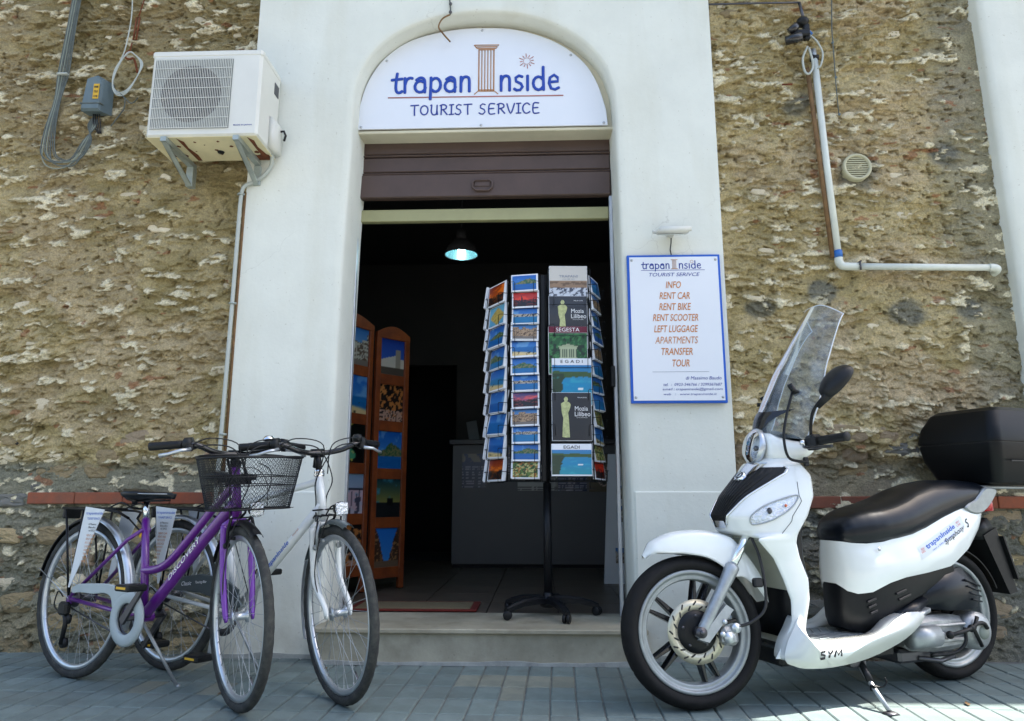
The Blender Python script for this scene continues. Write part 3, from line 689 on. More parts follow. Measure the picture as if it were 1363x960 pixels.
for root, side, xa, xb, seed in ((wl, -1, -3.45, -1.75, 11), (wr, 1, 1.08, 2.50, 29)):
    r = random.Random(seed); n = 0; z = 1.17
    while z < 3.95:                                               # pale torn stone faces showing through the mortar, in loose rows
        x = xa + r.uniform(0, .2)
        while x < xb:
            w = r.choice((.035, .05, .06, .08, .11)) * r.uniform(.8, 1.3); h = w * r.uniform(.26, .55)
            if n < 70:
                put_stone(root, side, x, z + r.uniform(-.035, .035), w, h, r.uniform(.005, .010), 'stone_pale' if r.random() < .8 else 'stone_ochre', r); n += 1
            x += w + r.uniform(.3, 1.0)
        z += r.uniform(.095, .13)
    z = 1.125
    for rowz in (1.10, 1.01, .93) if side < 0 else (1.12, 1.03, .94):
        x = xa - .05
        while x < xb + .03:
            w = r.uniform(.11, .24); h = r.uniform(.065, .10)
            if r.random() < .80: put_stone(root, side, x + w / 2, rowz + r.uniform(-.012, .012), w, h, r.uniform(.016, .028), r.choice(('stone_pale', 'stone_ochre', 'stone_ochre', 'stone_pink')) if side < 0 else r.choice(('stone_pink', 'stone_ochre', 'stone_pink', 'stone_ochre', 'stone_grey')), r, True)
            x += w + r.uniform(.02, .09)
    zz = .685
    while zz > .03:
        x = xa - .08 + r.uniform(0, .1)
        while x < xb + .04:
            w = r.uniform(.12, .27); h = r.uniform(.08, .12)
            if r.random() < .86: put_stone(root, side, x + w / 2, zz + r.uniform(-.015, .015), w, h, r.uniform(.016, .030), r.choice(('stone_ochre', 'stone_ochre', 'stone_pink', 'stone_pale')) if side < 0 else r.choice(('stone_pink', 'stone_ochre', 'stone_grey')), r, True)
            x += w + r.uniform(.02, .07)
        zz -= r.uniform(.095, .125)
cxl = HF[-1][3]; cxr = HF[1][3]
def brick(x0, x1, z0, z1, root, cx): MB().box((x0 - cx, -.032, z0), (x1 - cx, .05, z1), bev=.004).build('brick', 'brick_red', parent=root)
x = -2.757
for w in (.262, .262, .262, .262): brick(x, x + w - .003, .757, .818, wl, cxl); x += w
put_stone(wl, -1, -2.86, .775, .20, .085, .03, 'stone_grey', random.Random(4), True)
put_stone(wl, -1, -2.735, .845, .06, .045, .02, 'stone_grey', random.Random(5), True)
put_stone(wl, -1, -3.10, .79, .24, .09, .02, 'stone_ochre', random.Random(6), True)
x = 1.03
while x < 2.55: brick(x, x + .259, .736, .797, wr, cxr); x += .262
# small plumbing hole and iron stubs
MB().box((-2.885 - cxl, -.02, 1.075), (-2.855 - cxl, .02, 1.10), bev=.006).build('hole', 'cable_black', parent=wl)

# ------------------------------------------------------------------ the building: plaster surround with arched opening
bld = thing('shop_building', 'whitewashed plaster shop front with an arched doorway, half raised brown shutter and stone step', 'building', (-.33, YP, 0))
BX = -.33
def L(x, y, z): return (x - BX, y - YP, z)
arch = [(-1.100, 0.0), (-1.095, .70), (-1.092, 1.6), (-1.082, 2.3), (-1.066, 2.75), (-1.064, 3.00), (-1.050, 3.17), (-.985, 3.335), (-.870, 3.460), (-.730, 3.545), (-.552, 3.603), (-.328, 3.625), (-.105, 3.604), (.075, 3.545), (.245, 3.440), (.368, 3.300), (.425, 3.155), (.445, 3.02), (.449, 2.75), (.455, 2.3), (.462, 1.6), (.470, .7), (.475, 0.0)]
A3 = [Vector((p[0], 0, p[1])) for p in arch]; dense = []
sp = spline(A3[4:19], 6); dense = A3[:4] + sp + A3[19:]; dense = [(p.x, p.z) for p in dense]
def shrink(pts, d):
    out = []
    for i, p in enumerate(pts):
        a = pts[max(0, i - 1)]; b = pts[min(len(pts) - 1, i + 1)]; t = Vector((b[0] - a[0], b[1] - a[1])).normalized(); n = Vector((t.y, -t.x))
        out.append((p[0] + n.x * d, p[1] + n.y * d))
    return out
XL, XR = -1.662, 1.012
outer = []
for p in dense:
    x, z = p
    if z < 2.9 and x < BX: outer.append((XL, z))
    elif z < 2.9: outer.append((XR, z))
    else:
        t = (x + 1.064) / (.449 + 1.064); outer.append((XL + (XR - XL) * min(1, max(0, t)), TOP))
fix = []
mb = MB()
front = [[L(p[0], YP, p[1]) for p in outer], [L(p[0], YP, p[1]) for p in shrink(dense, -.05)], [L(p[0], YP + .0015, p[1]) for p in shrink(dense, -.018)],
         [L(p[0], YP + .007, p[1]) for p in shrink(dense, -.006)], [L(p[0], YP + .022, p[1]) for p in dense], [L(p[0], YP + .115, p[1]) for p in shrink(dense, .004)], [L(p[0], YP + .30, p[1]) for p in shrink(dense, .012)]]
mb.grid(front, 0, True, flip=True)
mb.add([L(XL, YP, 0), L(XL, YP, TOP), L(XL, YP + .16, TOP), L(XL, YP + .16, 0)], [(0, 1, 2, 3)], 0, False)
mb.add([L(XR, YP, 0), L(XR, YP, TOP), L(XR, YP + .16, TOP), L(XR, YP + .16, 0)], [(3, 2, 1, 0)], 0, False)
mb.build('plaster_surround', 'plaster', parent=bld)
# lower plinths, a hair proud, with the horizontal joint above them
for xa, xb in ((XL - .004, -1.112), (.488, XR + .004)):
    MB().box(L(xa, YP - .010, -.02), L(xb, YP + .02, .822), bev=.005).build('plinth', 'plaster', parent=bld)
# irregular cement skirt at the foot
rk = random.Random(8); sk = []
for i in range(60):
    x = -1.68 + i * 2.72 / 59; sk.append((x, .018 + .012 * vnoise(np.array([i * .31]), np.array([2.]))[0] + rk.uniform(-.002, .002)))
pts = [(p[0] - BX, p[1]) for p in sk] + [(1.04 - BX, -.02), (-1.68 - BX, -.02)]
MB().prism(pts, -.018, .01, 'y').build('cement_skirt', 'cement', parent=bld)
# doorstep: riser, nosing slab, threshold
MB().box(L(-1.085, 3.592, -.02), L(.50, 3.80, .146)).build('riser', 'riser', parent=bld)
MB().box(L(-1.112, 3.572, .1465), L(.515, 4.065, .1685), bev=.004).build('step_slab', 'marble', parent=bld)
MB().prism([(-1.10 - BX, 0)] + [(-1.10 - BX + i * .1, .016 + rk.uniform(-.004, .008)) for i in range(17)] + [(.51 - BX, 0)], -.140, -.10, 'y').build('cement_skirt', 'cement', parent=bld)
# tympanum backing and lintel soffit
MB().box(L(-1.10, 3.86, 2.935), L(.46, 4.10, 3.66)).build('lintel', 'plaster_warm', parent=bld)
MB().box(L(-1.085, 3.838, 2.915), L(.45, 3.965, 2.9345), bev=.004).build('lintel_edge', 'plaster_warm', parent=bld)
# roller shutter: curtain slats, bottom bar with handle, guides
sh = MB().box(L(-1.10, 3.990, 2.558), L(.44, 3.997, 2.92)).build('roller_shutter', 'shutter_brown', parent=bld)
for z0, z1, dy in ((2.845, 2.93, 0), (2.728, 2.822, 0)):
    MB().box((-1.096 - BX, 3.962 - YP + dy, z0), (.436 - BX, 3.988 - YP, z1), bev=.005).build('slat', 'shutter_brown', parent=sh)
for z0 in (2.823, 2.706):
    MB().box((-1.098 - BX, 3.953 - YP, z0 + .002), (.438 - BX, 3.986 - YP, z0 + .013), bev=.004).build('slat_lip', 'shutter_brown', parent=sh)
MB().box((-1.094 - BX, 3.945 - YP, 2.556), (.434 - BX, 3.985 - YP, 2.704), bev=.006).build('bottom_bar', 'shutter_brown', parent=sh)
hp = [(-.387, 2.640), (-.372, 2.655), (-.285, 2.655), (-.270, 2.640), (-.270, 2.610), (-.290, 2.590), (-.367, 2.590), (-.387, 2.610)]
MB().tube([(p[0] - BX, 3.936 - YP, p[1]) for p in hp], .0065, 8, closed=True).box((-.375 - BX, 3.940 - YP, 2.618), (-.282 - BX, 3.946 - YP, 2.650), bev=.002).build('handle', 'shutter_brown', parent=sh)
for xa in (-1.092, .424):
    MB().box(L(xa, 3.955, .169), L(xa + .020, 3.990, 2.552), bev=.003).build('guide_rail', 'alu', parent=bld)
MB().box(L(-1.100, 3.966, .169), L(-1.093, 3.985, 2.552)).build('rail_gasket', 'cable_black', parent=bld)
MB().box(L(-1.072, 3.995, 2.425), L(.424, 4.035, 2.500), bev=.003).build('transom_bar', 'transom_cream', parent=bld)
MB().box(L(.405, 3.93, 1.40), L(.430, 3.955, 1.52), bev=.004).build('door_latch', 'black_plastic', parent=bld)
# upper wall (out of frame), roof slab and side masses: they shade the pavement
MB().box(L(-14, YP + .004, TOP + .001), L(16, YP + .28, 5.40)).build('upper_wall', 'plaster', parent=bld)
MB().box(L(-14, YP + .281, 5.25), L(16, 13, 5.39)).build('roof', 'kerbstone', parent=bld)
MB().box(L(-14, 12.9, -.1), L(16, 13.1, 5.24)).build('rear_wall', 'kerbstone', parent=bld)
MB().box(L(-14, YP + .10, -.05), L(-4.06, YP + .30, TOP)).build('side_wall', 'plaster', parent=bld)
MB().box(L(-14, YP + .31, -.05), L(-13.8, 12.8, 5.24)).build('end_wall', 'plaster', parent=bld)
MB().box(L(15.8, YP + .31, -.05), L(16, 12.8, 5.24)).build('end_wall', 'plaster', parent=bld)
MB().box(L(-9, 2.92, 5.20), L(4.10, YP - .002, 5.36), bev=.02).build('shade_slab', 'plaster', parent=bld)  # unseen slab, added and sized for its shadow over the left pavement
# the houses across the street (out of frame, behind the camera)
opp = thing('opposite_building', 'long pale two-storey house across the street, behind the camera', 'building', (0, -11.5, 0))
MB().box((-18, -1, -.2), (18, 0, 6.6)).build('facade', 'facade_grey', parent=opp)
for i in range(-7, 8):
    for z0, z1 in ((.1, 2.3), (3.6, 5.4)):
        w_ = MB().box((i * 2.4 - .5, .002, z0), (i * 2.4 + .5, .03, z1), bev=.01).build('shutter', 'green_door', parent=opp)
MB().box((-18.1, -1, 6.602), (18.1, .35, 6.85), bev=.02).build('cornice', 'plaster', parent=opp)
# the next plaster pilaster on the right
pil = thing('plaster_pilaster', 'plain white plaster pilaster at the far right edge, past the drain pipe', 'pilaster', (3.2, YP, 0))
mb = MB()
sec = [(-.665, .16), (-.662, .02), (-.655, .002), (-.625, -.012), (-.55, -.014), (1.0, -.014), (13, -.014)]
rows = []
for z in (0, .8, 1.6, 2.4, 3.2, TOP): rows.append([(p[0] + .040 * (1 - z / TOP) , p[1] - .0, z) for p in sec])
mb.grid(rows, 0, True)
mb.build('shaft', 'plaster', parent=pil)

# ------------------------------------------------------------------ the room behind the door
def plane(name, mat, v): o = MB().add(v, [(0, 1, 2, 3)], smooth=False).build(name, mat); o['kind'] = 'structure'; return o
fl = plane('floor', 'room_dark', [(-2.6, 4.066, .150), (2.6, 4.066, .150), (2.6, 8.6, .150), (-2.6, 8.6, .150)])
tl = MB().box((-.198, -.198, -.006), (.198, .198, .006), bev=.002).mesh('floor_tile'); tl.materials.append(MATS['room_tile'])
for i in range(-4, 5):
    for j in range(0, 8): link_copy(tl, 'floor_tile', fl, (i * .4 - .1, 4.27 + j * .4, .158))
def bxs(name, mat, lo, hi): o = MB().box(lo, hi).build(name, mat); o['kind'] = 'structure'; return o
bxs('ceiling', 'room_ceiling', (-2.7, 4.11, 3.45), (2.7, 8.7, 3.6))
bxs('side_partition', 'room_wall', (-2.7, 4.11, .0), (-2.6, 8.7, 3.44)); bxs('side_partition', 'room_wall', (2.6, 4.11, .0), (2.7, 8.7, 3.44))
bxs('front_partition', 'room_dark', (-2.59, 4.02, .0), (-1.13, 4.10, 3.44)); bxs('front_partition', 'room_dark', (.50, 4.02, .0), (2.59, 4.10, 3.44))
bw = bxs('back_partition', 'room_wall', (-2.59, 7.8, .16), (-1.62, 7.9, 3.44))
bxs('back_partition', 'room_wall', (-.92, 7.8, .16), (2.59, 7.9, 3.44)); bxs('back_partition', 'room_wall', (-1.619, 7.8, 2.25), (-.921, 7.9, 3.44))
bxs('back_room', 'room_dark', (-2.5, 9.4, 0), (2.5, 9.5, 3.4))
ar = [( -1.0 + 1.35 * cos(a), 2.15 + .62 * sin(a)) for a in [pi * i / 20 for i in range(21)]]

# dry leaves on the pavement
for k, (x, y, rz, s_, lab) in enumerate(((-1.30, 3.06, .4, 1.0, 'small dry brown leaf on the pavement between the two bicycles'), (1.66, 3.02, 1.2, .9, 'small dry leaf on the pavement right of the side stand'), (-1.02, 3.50, 2.2, 1.1, 'dark crumpled leaf at the foot of the plaster between the bicycles'))):
    pts = [(-.028, 0), (-.012, .010), (.008, .012), (.026, .002), (.010, -.010), (-.010, -.011)]
    v = [(a * s_, b * s_, .004 + .006 * abs(b) * 60 * .01 + (.004 if i % 2 else 0)) for i, (a, b) in enumerate(pts)] + [(0, 0, .0025)]
    f = [(i, (i + 1) % 6, 6) for i in range(6)]; tag(MB().add(v, f).build('dry_leaf', 'leaf_brown' if 'leaf_brown' in MATS else mk('leaf_brown', (.13, .075, .03), .8, var=(60, .4)), loc=(x, y, 0), rot=(0, 0, rz)), lab, 'leaf')

# ================================================================== things on the walls
# ---------- arched shop sign
sg = thing('shop_sign', 'white arched sign over the doorway with a blue handwritten name, brown column and small sun', 'sign', (-.33, 3.83, 2.93))
spts = [(-1.071, 2.938), (-1.066, 3.0), (-1.059, 3.084), (-1.015, 3.247), (-.920, 3.400), (-.763, 3.517), (-.540, 3.578), (-.328, 3.592), (-.110, 3.572), (.110, 3.488), (.265, 3.365), (.351, 3.225), (.401, 3.060), (.411, 2.99), (.415, 2.936)]
so = [(p.x + .33, p.z - 2.93) for p in spline([Vector((a, 0, b)) for a, b in spts], 5)]
MB().prism(so, -.004, .006, 'y', bev=.0015).build('board', 'sign_white', parent=sg)
def P(x, z): return (x + .33, z - 2.93)
y0 = -.0062
xh = .098
for w_, x_, l_ in (('trapan', -.868, .490), ('nside', -.222, .375)): mb = MB(); strokes_into(mb, w_, *P(x_, 3.168), xh, l_, .0102, y=y0); mb.build('lettering', 'logo_blue', parent=sg)
mb = MB()
cx_, cz_ = P(-.300, 0); cz_ = 0
def V2(x, z): return (x + .33, y0, z - 2.93)
def pen(mb, pts, r=.0034): mb.tube([V2(*p) for p in pts], r, 5, flat=.3, up=(0, 1, 0))
for dx in (-.040, -.022, -.004, .014, .032, .050): pen(mb, [(-.306 + dx, 3.172), (-.306 + dx, 3.440)], .0042 if dx in (-.040, .050) else .0032)
pen(mb, [(-.375, 3.476), (-.225, 3.474), (-.242, 3.452), (-.358, 3.453), (-.375, 3.476)]); pen(mb, [(-.362, 3.464), (-.236, 3.463)])
pen(mb, [(-.350, 3.444), (-.250, 3.443)]); pen(mb, [(-.372, 3.150), (-.350, 3.170), (-.252, 3.169), (-.230, 3.149)]); pen(mb, [(-.345, 3.178), (-.256, 3.177)], .003)
mb.build('column_emblem', 'logo_brown', parent=sg)
mb = MB(); pen(mb, [(-.890, 3.139), (.158, 3.131)], .0040); mb.build('underline', 'logo_rose', parent=sg)
mb = MB()
for k in range(12):
    a = 2 * pi * k / 12 + .1; r1, r2 = .026, .050 if k % 2 else .042
    pen(mb, [(-.058 + r1 * cos(a), 3.362 + r1 * sin(a)), (-.058 + r2 * cos(a), 3.362 + r2 * sin(a))], .0025)
pen(mb, [(-.058 + .021 * cos(2 * pi * k / 20), 3.362 + .021 * sin(2 * pi * k / 20)) for k in range(21)], .0013)
mb.build('sun_emblem', 'logo_rose', parent=sg)
for w_, x_, l_ in (('TOURIST', -.752, .375), ('SERVICE', -.345, .372)): mb = MB(); strokes_into(mb, w_, *P(x_, 3.022), .062, l_, .0046, y=y0, n=5); mb.build('lettering', 'text_blue', parent=sg)
for sx, sz in ((-1.045, 2.952), (-.33, 2.950), (.392, 2.950), (-.328, 3.575), (-.905, 3.385), (.205, 3.395)):
    MB().lathe([(0.0001, -.009), (.006, -.008), (.009, -.0045)], (sx + .33, 0, sz - 2.93), 'y', 10).build('screw', 'screw', parent=sg)

# ---------- rectangular price board
ib = thing('info_board', 'white board with blue rim on the right plaster pier listing rental services in orange', 'sign', (.733, 3.70, 1.275))
MB().box((-.250, -.010, 0), (.250, .012, .810), bev=.002).build('rim', 'edge_blue', parent=ib)
MB().box((-.237, -.0135, .013), (.237, -.0105, .797)).build('board', 'sign_white', parent=ib)
yb = -.0142
def bz(fr): return .81 * (1 - fr)
for w_, x_, l_ in (('trapan', -.172, .155), ('nside', .028, .125)): mb = MB(); strokes_into(mb, w_, x_, bz(.098), .028, l_, .0030, y=yb, n=5); mb.build('lettering', 'text_blue', parent=ib)
mb = MB()
for dx in (-.009, -.003, .003, .009): mb.tube([(.004 + dx, yb, bz(.096)), (.004 + dx, yb, bz(.040))], .0014, 5, flat=.4, up=(0, 1, 0))
mb.tube([(-.014, yb, bz(.036)), (.022, yb, bz(.036))], .002, 5, flat=.4, up=(0, 1, 0)); mb.tube([(-.014, yb, bz(.099)), (.022, yb, bz(.099))], .002, 5, flat=.4, up=(0, 1, 0))
mb.tube([(.098 + .008 * cos(a), yb, bz(.050) + .008 * sin(a)) for a in [2 * pi * k / 12 for k in range(12)]], .0011, 5, closed=True, flat=.4, up=(0, 1, 0))
mb.build('column_emblem', 'logo_brown', parent=ib)
mb = MB(); mb.box((-.176, yb - .0005, bz(.110)), (.166, yb + .0004, bz(.107))); mb.build('underline', 'text_blue', parent=ib); mb = MB(); text_into(mb, 'TOURIST SERIVCE', .002, bz(.139), .272, .020, yb, 0, .25); mb.build('lettering', 'text_blue', parent=ib)
for s_, fr_, w_ in (('INFO', .210, .082), ('RENT CAR', .285, .162), ('RENT BIKE', .360, .170), ('RENT SCOOTER', .434, .240), ('LEFT LUGGAGE', .510, .232), ('APARTMENTS', .586, .226), ('TRANSFER', .662, .164), ('TOUR', .739, .090)):
    mb = MB(); text_into(mb, s_, -.002 + {'INFO': -.004, 'TOUR': .018}.get(s_, 0), bz(fr_), w_, .0385, yb, 0, .22, .010 if s_ != 'APARTMENTS' else .0); mb.build('lettering', 'text_orange', parent=ib)
mb = MB(); mb.box((-.135, yb - .0005, bz(.7975)), (.160, yb + .0004, bz(.7955))); mb.build('rule', 'text_grey', parent=ib)
mb = MB()
text_into(mb, 'di Massimo Baudo', .130, bz(.838), .185, .0175, yb, 0, .2)
text_into(mb, 'tel.  :  0923-546766 / 3299367687', .072, bz(.880), .305, .0150, yb, 0, .2)
text_into(mb, 'email : trapaninside@gmail.com', .070, bz(.912), .310, .0175, yb, 0, .2)
text_into(mb, 'web   :   www.trapaninside.it', .056, bz(.945), .275, .0150, yb, 0, .2)
mb.build('lettering', 'text_blue', parent=ib)
for sx in (-.225, .225):
    for sz in (.030, .780): MB().lathe([(0.0001, -.021), (.005, -.019), (.0075, -.0135)], (sx, 0, sz), 'y', 10).build('screw', 'screw', parent=ib)

# ---------- flood light over the board
fl_ = thing('floodlight', 'small flat white floodlight on the right pier above the blue-rimmed board', 'lamp', (.725, 3.70, 2.20))
MB().loft([[(x, -.02, z) for x, z in ((-.075, -.005), (.075, -.005), (.082, .030), (-.068, .030))], [(x, -.11, z) for x, z in ((-.095, -.030), (.075, -.030), (.098, .010), (-.070, .010))], [(x, -.135, z) for x, z in ((-.090, -.028), (.070, -.028), (.090, .000), (-.068, .000))]]).build('housing', 'ac_white', parent=fl_)
MB().loft([[(-.072, -.105, -.0315), (.058, -.105, -.0315), (.056, -.035, -.0125), (-.060, -.035, -.0125)], [(-.072, -.105, -.0325), (.058, -.105, -.0325), (.056, -.035, -.0135), (-.060, -.035, -.0135)]]).build('glass', 'lamp_glass', parent=fl_)
MB().cyl((-.105, -.055, .0), (-.085, -.055, .0), .010, 10).cyl((.085, -.055, .012), (.105, -.055, .012), .010, 10).box((-.02, -.03, -.006), (.02, .020, .014), bev=.003).build('bracket', 'ac_white', parent=fl_)
MB().tube([(.002, -.01, -.02), (.004, .008, -.04), (-.002, .010, -.08), (.004, .010, -.115)], .0035, 6).build('cord', 'cable_black', parent=fl_)

# ---------- air conditioner outdoor unit
ac = thing('air_conditioner', 'white outdoor air conditioner on two rusty brackets high on the left wall', 'air conditioner', (-1.80, 3.72, 2.69))
aw = .305
MB().box((-aw, -.300, .0), (aw, -.02, .505), bev=.014).build('casing', 'ac_white', parent=ac)
MB().box((-aw - .003, -.303, .470), (aw + .003, -.015, .512), bev=.010).build('lid', 'ac_white', parent=ac)
gx0, gx1, gz0, gz1 = -.285, .148, .045, .455; gcx, gcz, gr = -.072, .250, .168
mb = MB()
mb.box((gx0, -.3005, gz0), (gx1, -.3015, gz1)); mb.build('grille_recess', 'grille_grey', parent=ac)
MB().lathe([(.0001, -.3018), (gr, -.3018)], (gcx, 0, gcz), 'y', 40).build('fan_opening', 'room_dark', parent=ac)
mb = MB()
for k in range(5):
    a = 2 * pi * k / 5; c1 = [(gcx + r * cos(a + t), -.3022 - .0004 * k, gcz + r * sin(a + t)) for r, t in ((.03, -.2), (.15, -.1), (.155, .45), (.03, .5))]
    mb.add(c1, [(0, 1, 2, 3)], 0, False)
mb.lathe([(.0001, -.306), (.035, -.305), (.038, -.3025)], (gcx, 0, gcz), 'y', 20); mb.build('fan', 'black_satin', parent=ac)
nv = 46; vane = MB().box((-.0012, -.0024, gz0), (.0012, 0, gz1)).mesh('grille_bar'); vane.materials.append(MATS['ac_white'])
for k in range(nv): link_copy(vane, 'grille_bar', ac, (gx0 + (k + .5) * (gx1 - gx0) / nv, -.3075, 0))
cro = MB().box((gx0, -.0016, -.0013), (gx1, .0, .0013)).mesh('grille_crossbar'); cro.materials.append(MATS['ac_white'])
for k in range(8): link_copy(cro, 'grille_crossbar', ac, (0, -.3110, gz0 + k * (gz1 - gz0) / 7))
mb = MB(); text_into(mb, 'MADE IN JAPAN', .224, .060, .100, .0105, -.3008, 0, .0, .01); mb.build('lettering', 'text_blue', parent=ac)
MB().box((-aw + .004, -.298, -.003), (aw - .004, -.022, -.0005)).build('base_pan', 'ac_under', parent=ac)
rr_ = random.Random(5)
def stain(v): MB().add(v, [tuple(range(len(v)))[::-1]], 0, False).build('rust_stain', 'rust', parent=ac)
for (x, y, r) in ((-.17, -.20, .013), (-.06, -.24, .010), (.02, -.15, .014), (.07, -.245, .011), (.12, -.19, .012), (-.19, -.09, .026), (-.02, -.21, .006), (-.21, -.16, .012), (.25, -.06, .028), (.235, -.12, .016), (.17, -.075, .020), (-.10, -.14, .007), (.03, -.10, .008)):
    n_v = 9; pts = [(x + r * rr_.uniform(.6, 1.2) * cos(2 * pi * i / n_v), y + r * rr_.uniform(.5, 1.1) * sin(2 * pi * i / n_v)) for i in range(n_v)]
    stain([(a, b, -.0036) for a, b in pts])
for (x0, x1, y) in ((.16, .29, -.055), (-.26, -.18, -.10)):
    t = [(x0, y - .03), (x0 + .03, y - .045), ((x0 + x1) / 2, y - .03), (x1 - .02, y - .05), (x1, y - .03), (x1, y + .03), (x0 + .04, y + .03), (x0, y + .015)]
    stain([(a, b, -.0038) for a, b in t])
for x in (-.165, .222): stain([(x + .045 + dx, y, -.0040) for dx, y in ((-.02, -.29), (.005, -.25), (-.003, -.18), (.012, -.10), (.004, -.03), (-.02, -.03))])
MB().lathe([(.0001, -.012), (.016, -.011), (.020, -.004)], (.035, -.13, 0), 'z', 14).build('drain_plug', 'black_plastic', parent=ac)
MB().loft([[(aw + .0005, -.15, .01), (aw + .0005, -.02, .01), (aw + .0005, -.02, .20), (aw + .0005, -.15, .20)], [(aw + .034, -.13, .02), (aw + .034, -.03, .02), (aw + .034, -.03, .175), (aw + .034, -.13, .175)]]).build('valve_cover', 'ac_white', parent=ac)
MB().tube([(aw + .030, -.06, .15), (aw + .052, -.06, .152), (aw + .060, -.05, .13), (aw + .050, -.045, .10)], .007, 8).build('hose', 'cable_black', parent=ac)
MB().box((aw + .0, -.11, .36), (aw + .0035, -.05, .43), bev=.001).build('side_recess', 'steel_dark', parent=ac)
for bx in (-.195, .198):
    b = MB()
    b.loft([[(bx - .016, -.315, -.004), (bx + .016, -.315, -.004), (bx + .016, -.315, -.030), (bx - .016, -.315, -.030)], [(bx - .016, .03, -.004), (bx + .016, .03, -.004), (bx + .016, .03, -.030), (bx - .016, .03, -.030)]], smooth=False)
    b.build('bracket', 'galvanised', parent=ac)
    MB().box((bx - .020, -.015, -.150), (bx + .020, .030, -.031), bev=.002).build('bracket_upright', 'galvanised', parent=ac)
    MB().loft([[(bx - .014, -.300, -.031), (bx + .014, -.300, -.031), (bx + .014, -.285, -.031), (bx - .014, -.285, -.031)], [(bx - .014, -.014, -.135), (bx + .014, -.014, -.135), (bx + .014, -.014, -.148), (bx - .014, -.014, -.148)]], smooth=False).build('brace', 'galvanised', parent=ac)
    MB().lathe([(.0001, -.025), (.008, -.024), (.009, -.016)], (bx, 0, -.128), 'y', 8).build('bolt', 'steel_dark', parent=ac)
# refrigerant pipe down the seam between rubble and plaster
pp = tag(MB().tube(spline([(-1.500, 3.64, 2.72), (-1.515, 3.69, 2.655), (-1.56, 3.698, 2.590), (-1.62, 3.703, 2.555), (-1.672, 3.700, 2.52), (-1.682, 3.698, 2.42)], 5) + [Vector((-1.684, 3.698, 1.8)), Vector((-1.690, 3.698, 1.0)), Vector((-1.694, 3.70, .64))], .0108, 8).build('pipe', 'cable_light'), 'thin grey insulated pipe from the air conditioner down the seam of wall and plaster', 'pipe')
pr = tag(MB().tube([(-1.668, 3.722, 2.50), (-1.670, 3.724, 1.6), (-1.674, 3.726, .9)], .010, 6).build('pipe', 'pvc_brown'), 'brown rusty tube tight behind the grey pipe at the plaster edge', 'pipe')
for z in (2.48, 1.84, 1.12): MB().tube([(-1.700, 3.70, z), (-1.683, 3.680, z), (-1.662, 3.70, z)], .006, 6).build('clip', 'galvanised', parent=pp)

# ---------- junction box and its cables on the left wall
jb = thing('junction_box', 'grey plastic junction box with a yellow warning label, left of the air conditioner', 'junction box', (-2.60, 3.76, 3.02))
MB().loft([[(-.060, 0, .0), (.072, 0, .0), (.066, 0, .205), (.020, 0, .225), (-.058, 0, .205)], [(-.066, -.075, -.008), (.052, -.075, -.012), (.050, -.070, .19), (.010, -.070, .222), (-.052, -.068, .205)], [(-.058, -.090, .002), (.042, -.090, .0), (.042, -.085, .18), (.008, -.085, .21), (-.046, -.082, .195)]], smooth=False).build('housing', 'grey_box', parent=jb)
MB().box((-.067, -.092, .030), (.056, -.002, .036)).build('seam', 'cable_grey', parent=jb)
MB().box((.004, -.0915, .06), (.038, -.0895, .155)).build('warning_label', 'label_yellow', parent=jb)
mb = MB(); 
for k, s_ in enumerate(('MAMB', 'TELR', 'COSB')): text_into(mb, s_, .021, .135 - k * .03, .024, .014, -.0918, 0, 0, .02)
mb.build('lettering', 'text_black', parent=jb)
mb = MB()
for k in range(4): mb.tube(spline([(-.02 + .012 * k, -.03, 0), (-.015 + .014 * k, -.03, -.06), (.010 + .006 * k, -.012, -.12)], 4), .0035, 6)
mb.build('lead', 'cable_black', parent=jb)
cbt = thing('cable_bundle', 'bundle of grey-green cables hanging down the left wall and looping up under the junction box', 'cables', (-2.80, 3.75, 2.72))
rc = random.Random(12)
for k in range(8):
    dx = (k - 3.5) * .0075; dd = rc.uniform(0, .02); e = rc.uniform(-.02, .03)
    pts = [(-2.800 + dx, 3.74, 4.2), (-2.826 + dx, 3.735, 3.60), (-2.838 + dx * 1.2, 3.73 + dd * .3, 3.30), (-2.858 + dx * .7, 3.74, 3.12), (-2.875 + dx * 1.2, 3.735, 2.93), (-2.866 + dx * 1.6, 3.73, 2.76 + e), (-2.80 + dx, 3.725, 2.69 + e + dd), (-2.70 + dx, 3.725, 2.72 + e - dd), (-2.640 + dx, 3.73, 2.84), (-2.622 - dx, 3.735, 2.95), (-2.615 + dx * .5, 3.735, 3.02)]
    MB().tube(spline([(a + 2.80, b - 3.75, c - 2.72) for a, b, c in pts], 5), rc.choice((.0028, .0034, .004)), 6).build('cable', rc.choice(('cable_grey', 'cable_grey', 'cable_grey', 'cable_dim')), parent=cbt)
MB().box((-.070, -.035, .555), (-.005, -.005, .568), bev=.004).build('cable_tie', 'cable_light', parent=cbt)
MB().tube([(-.042, -.005, 1.4), (-.052, -.003, .62)], .011, 7).build('conduit', 'pvc_brown', parent=cbt)
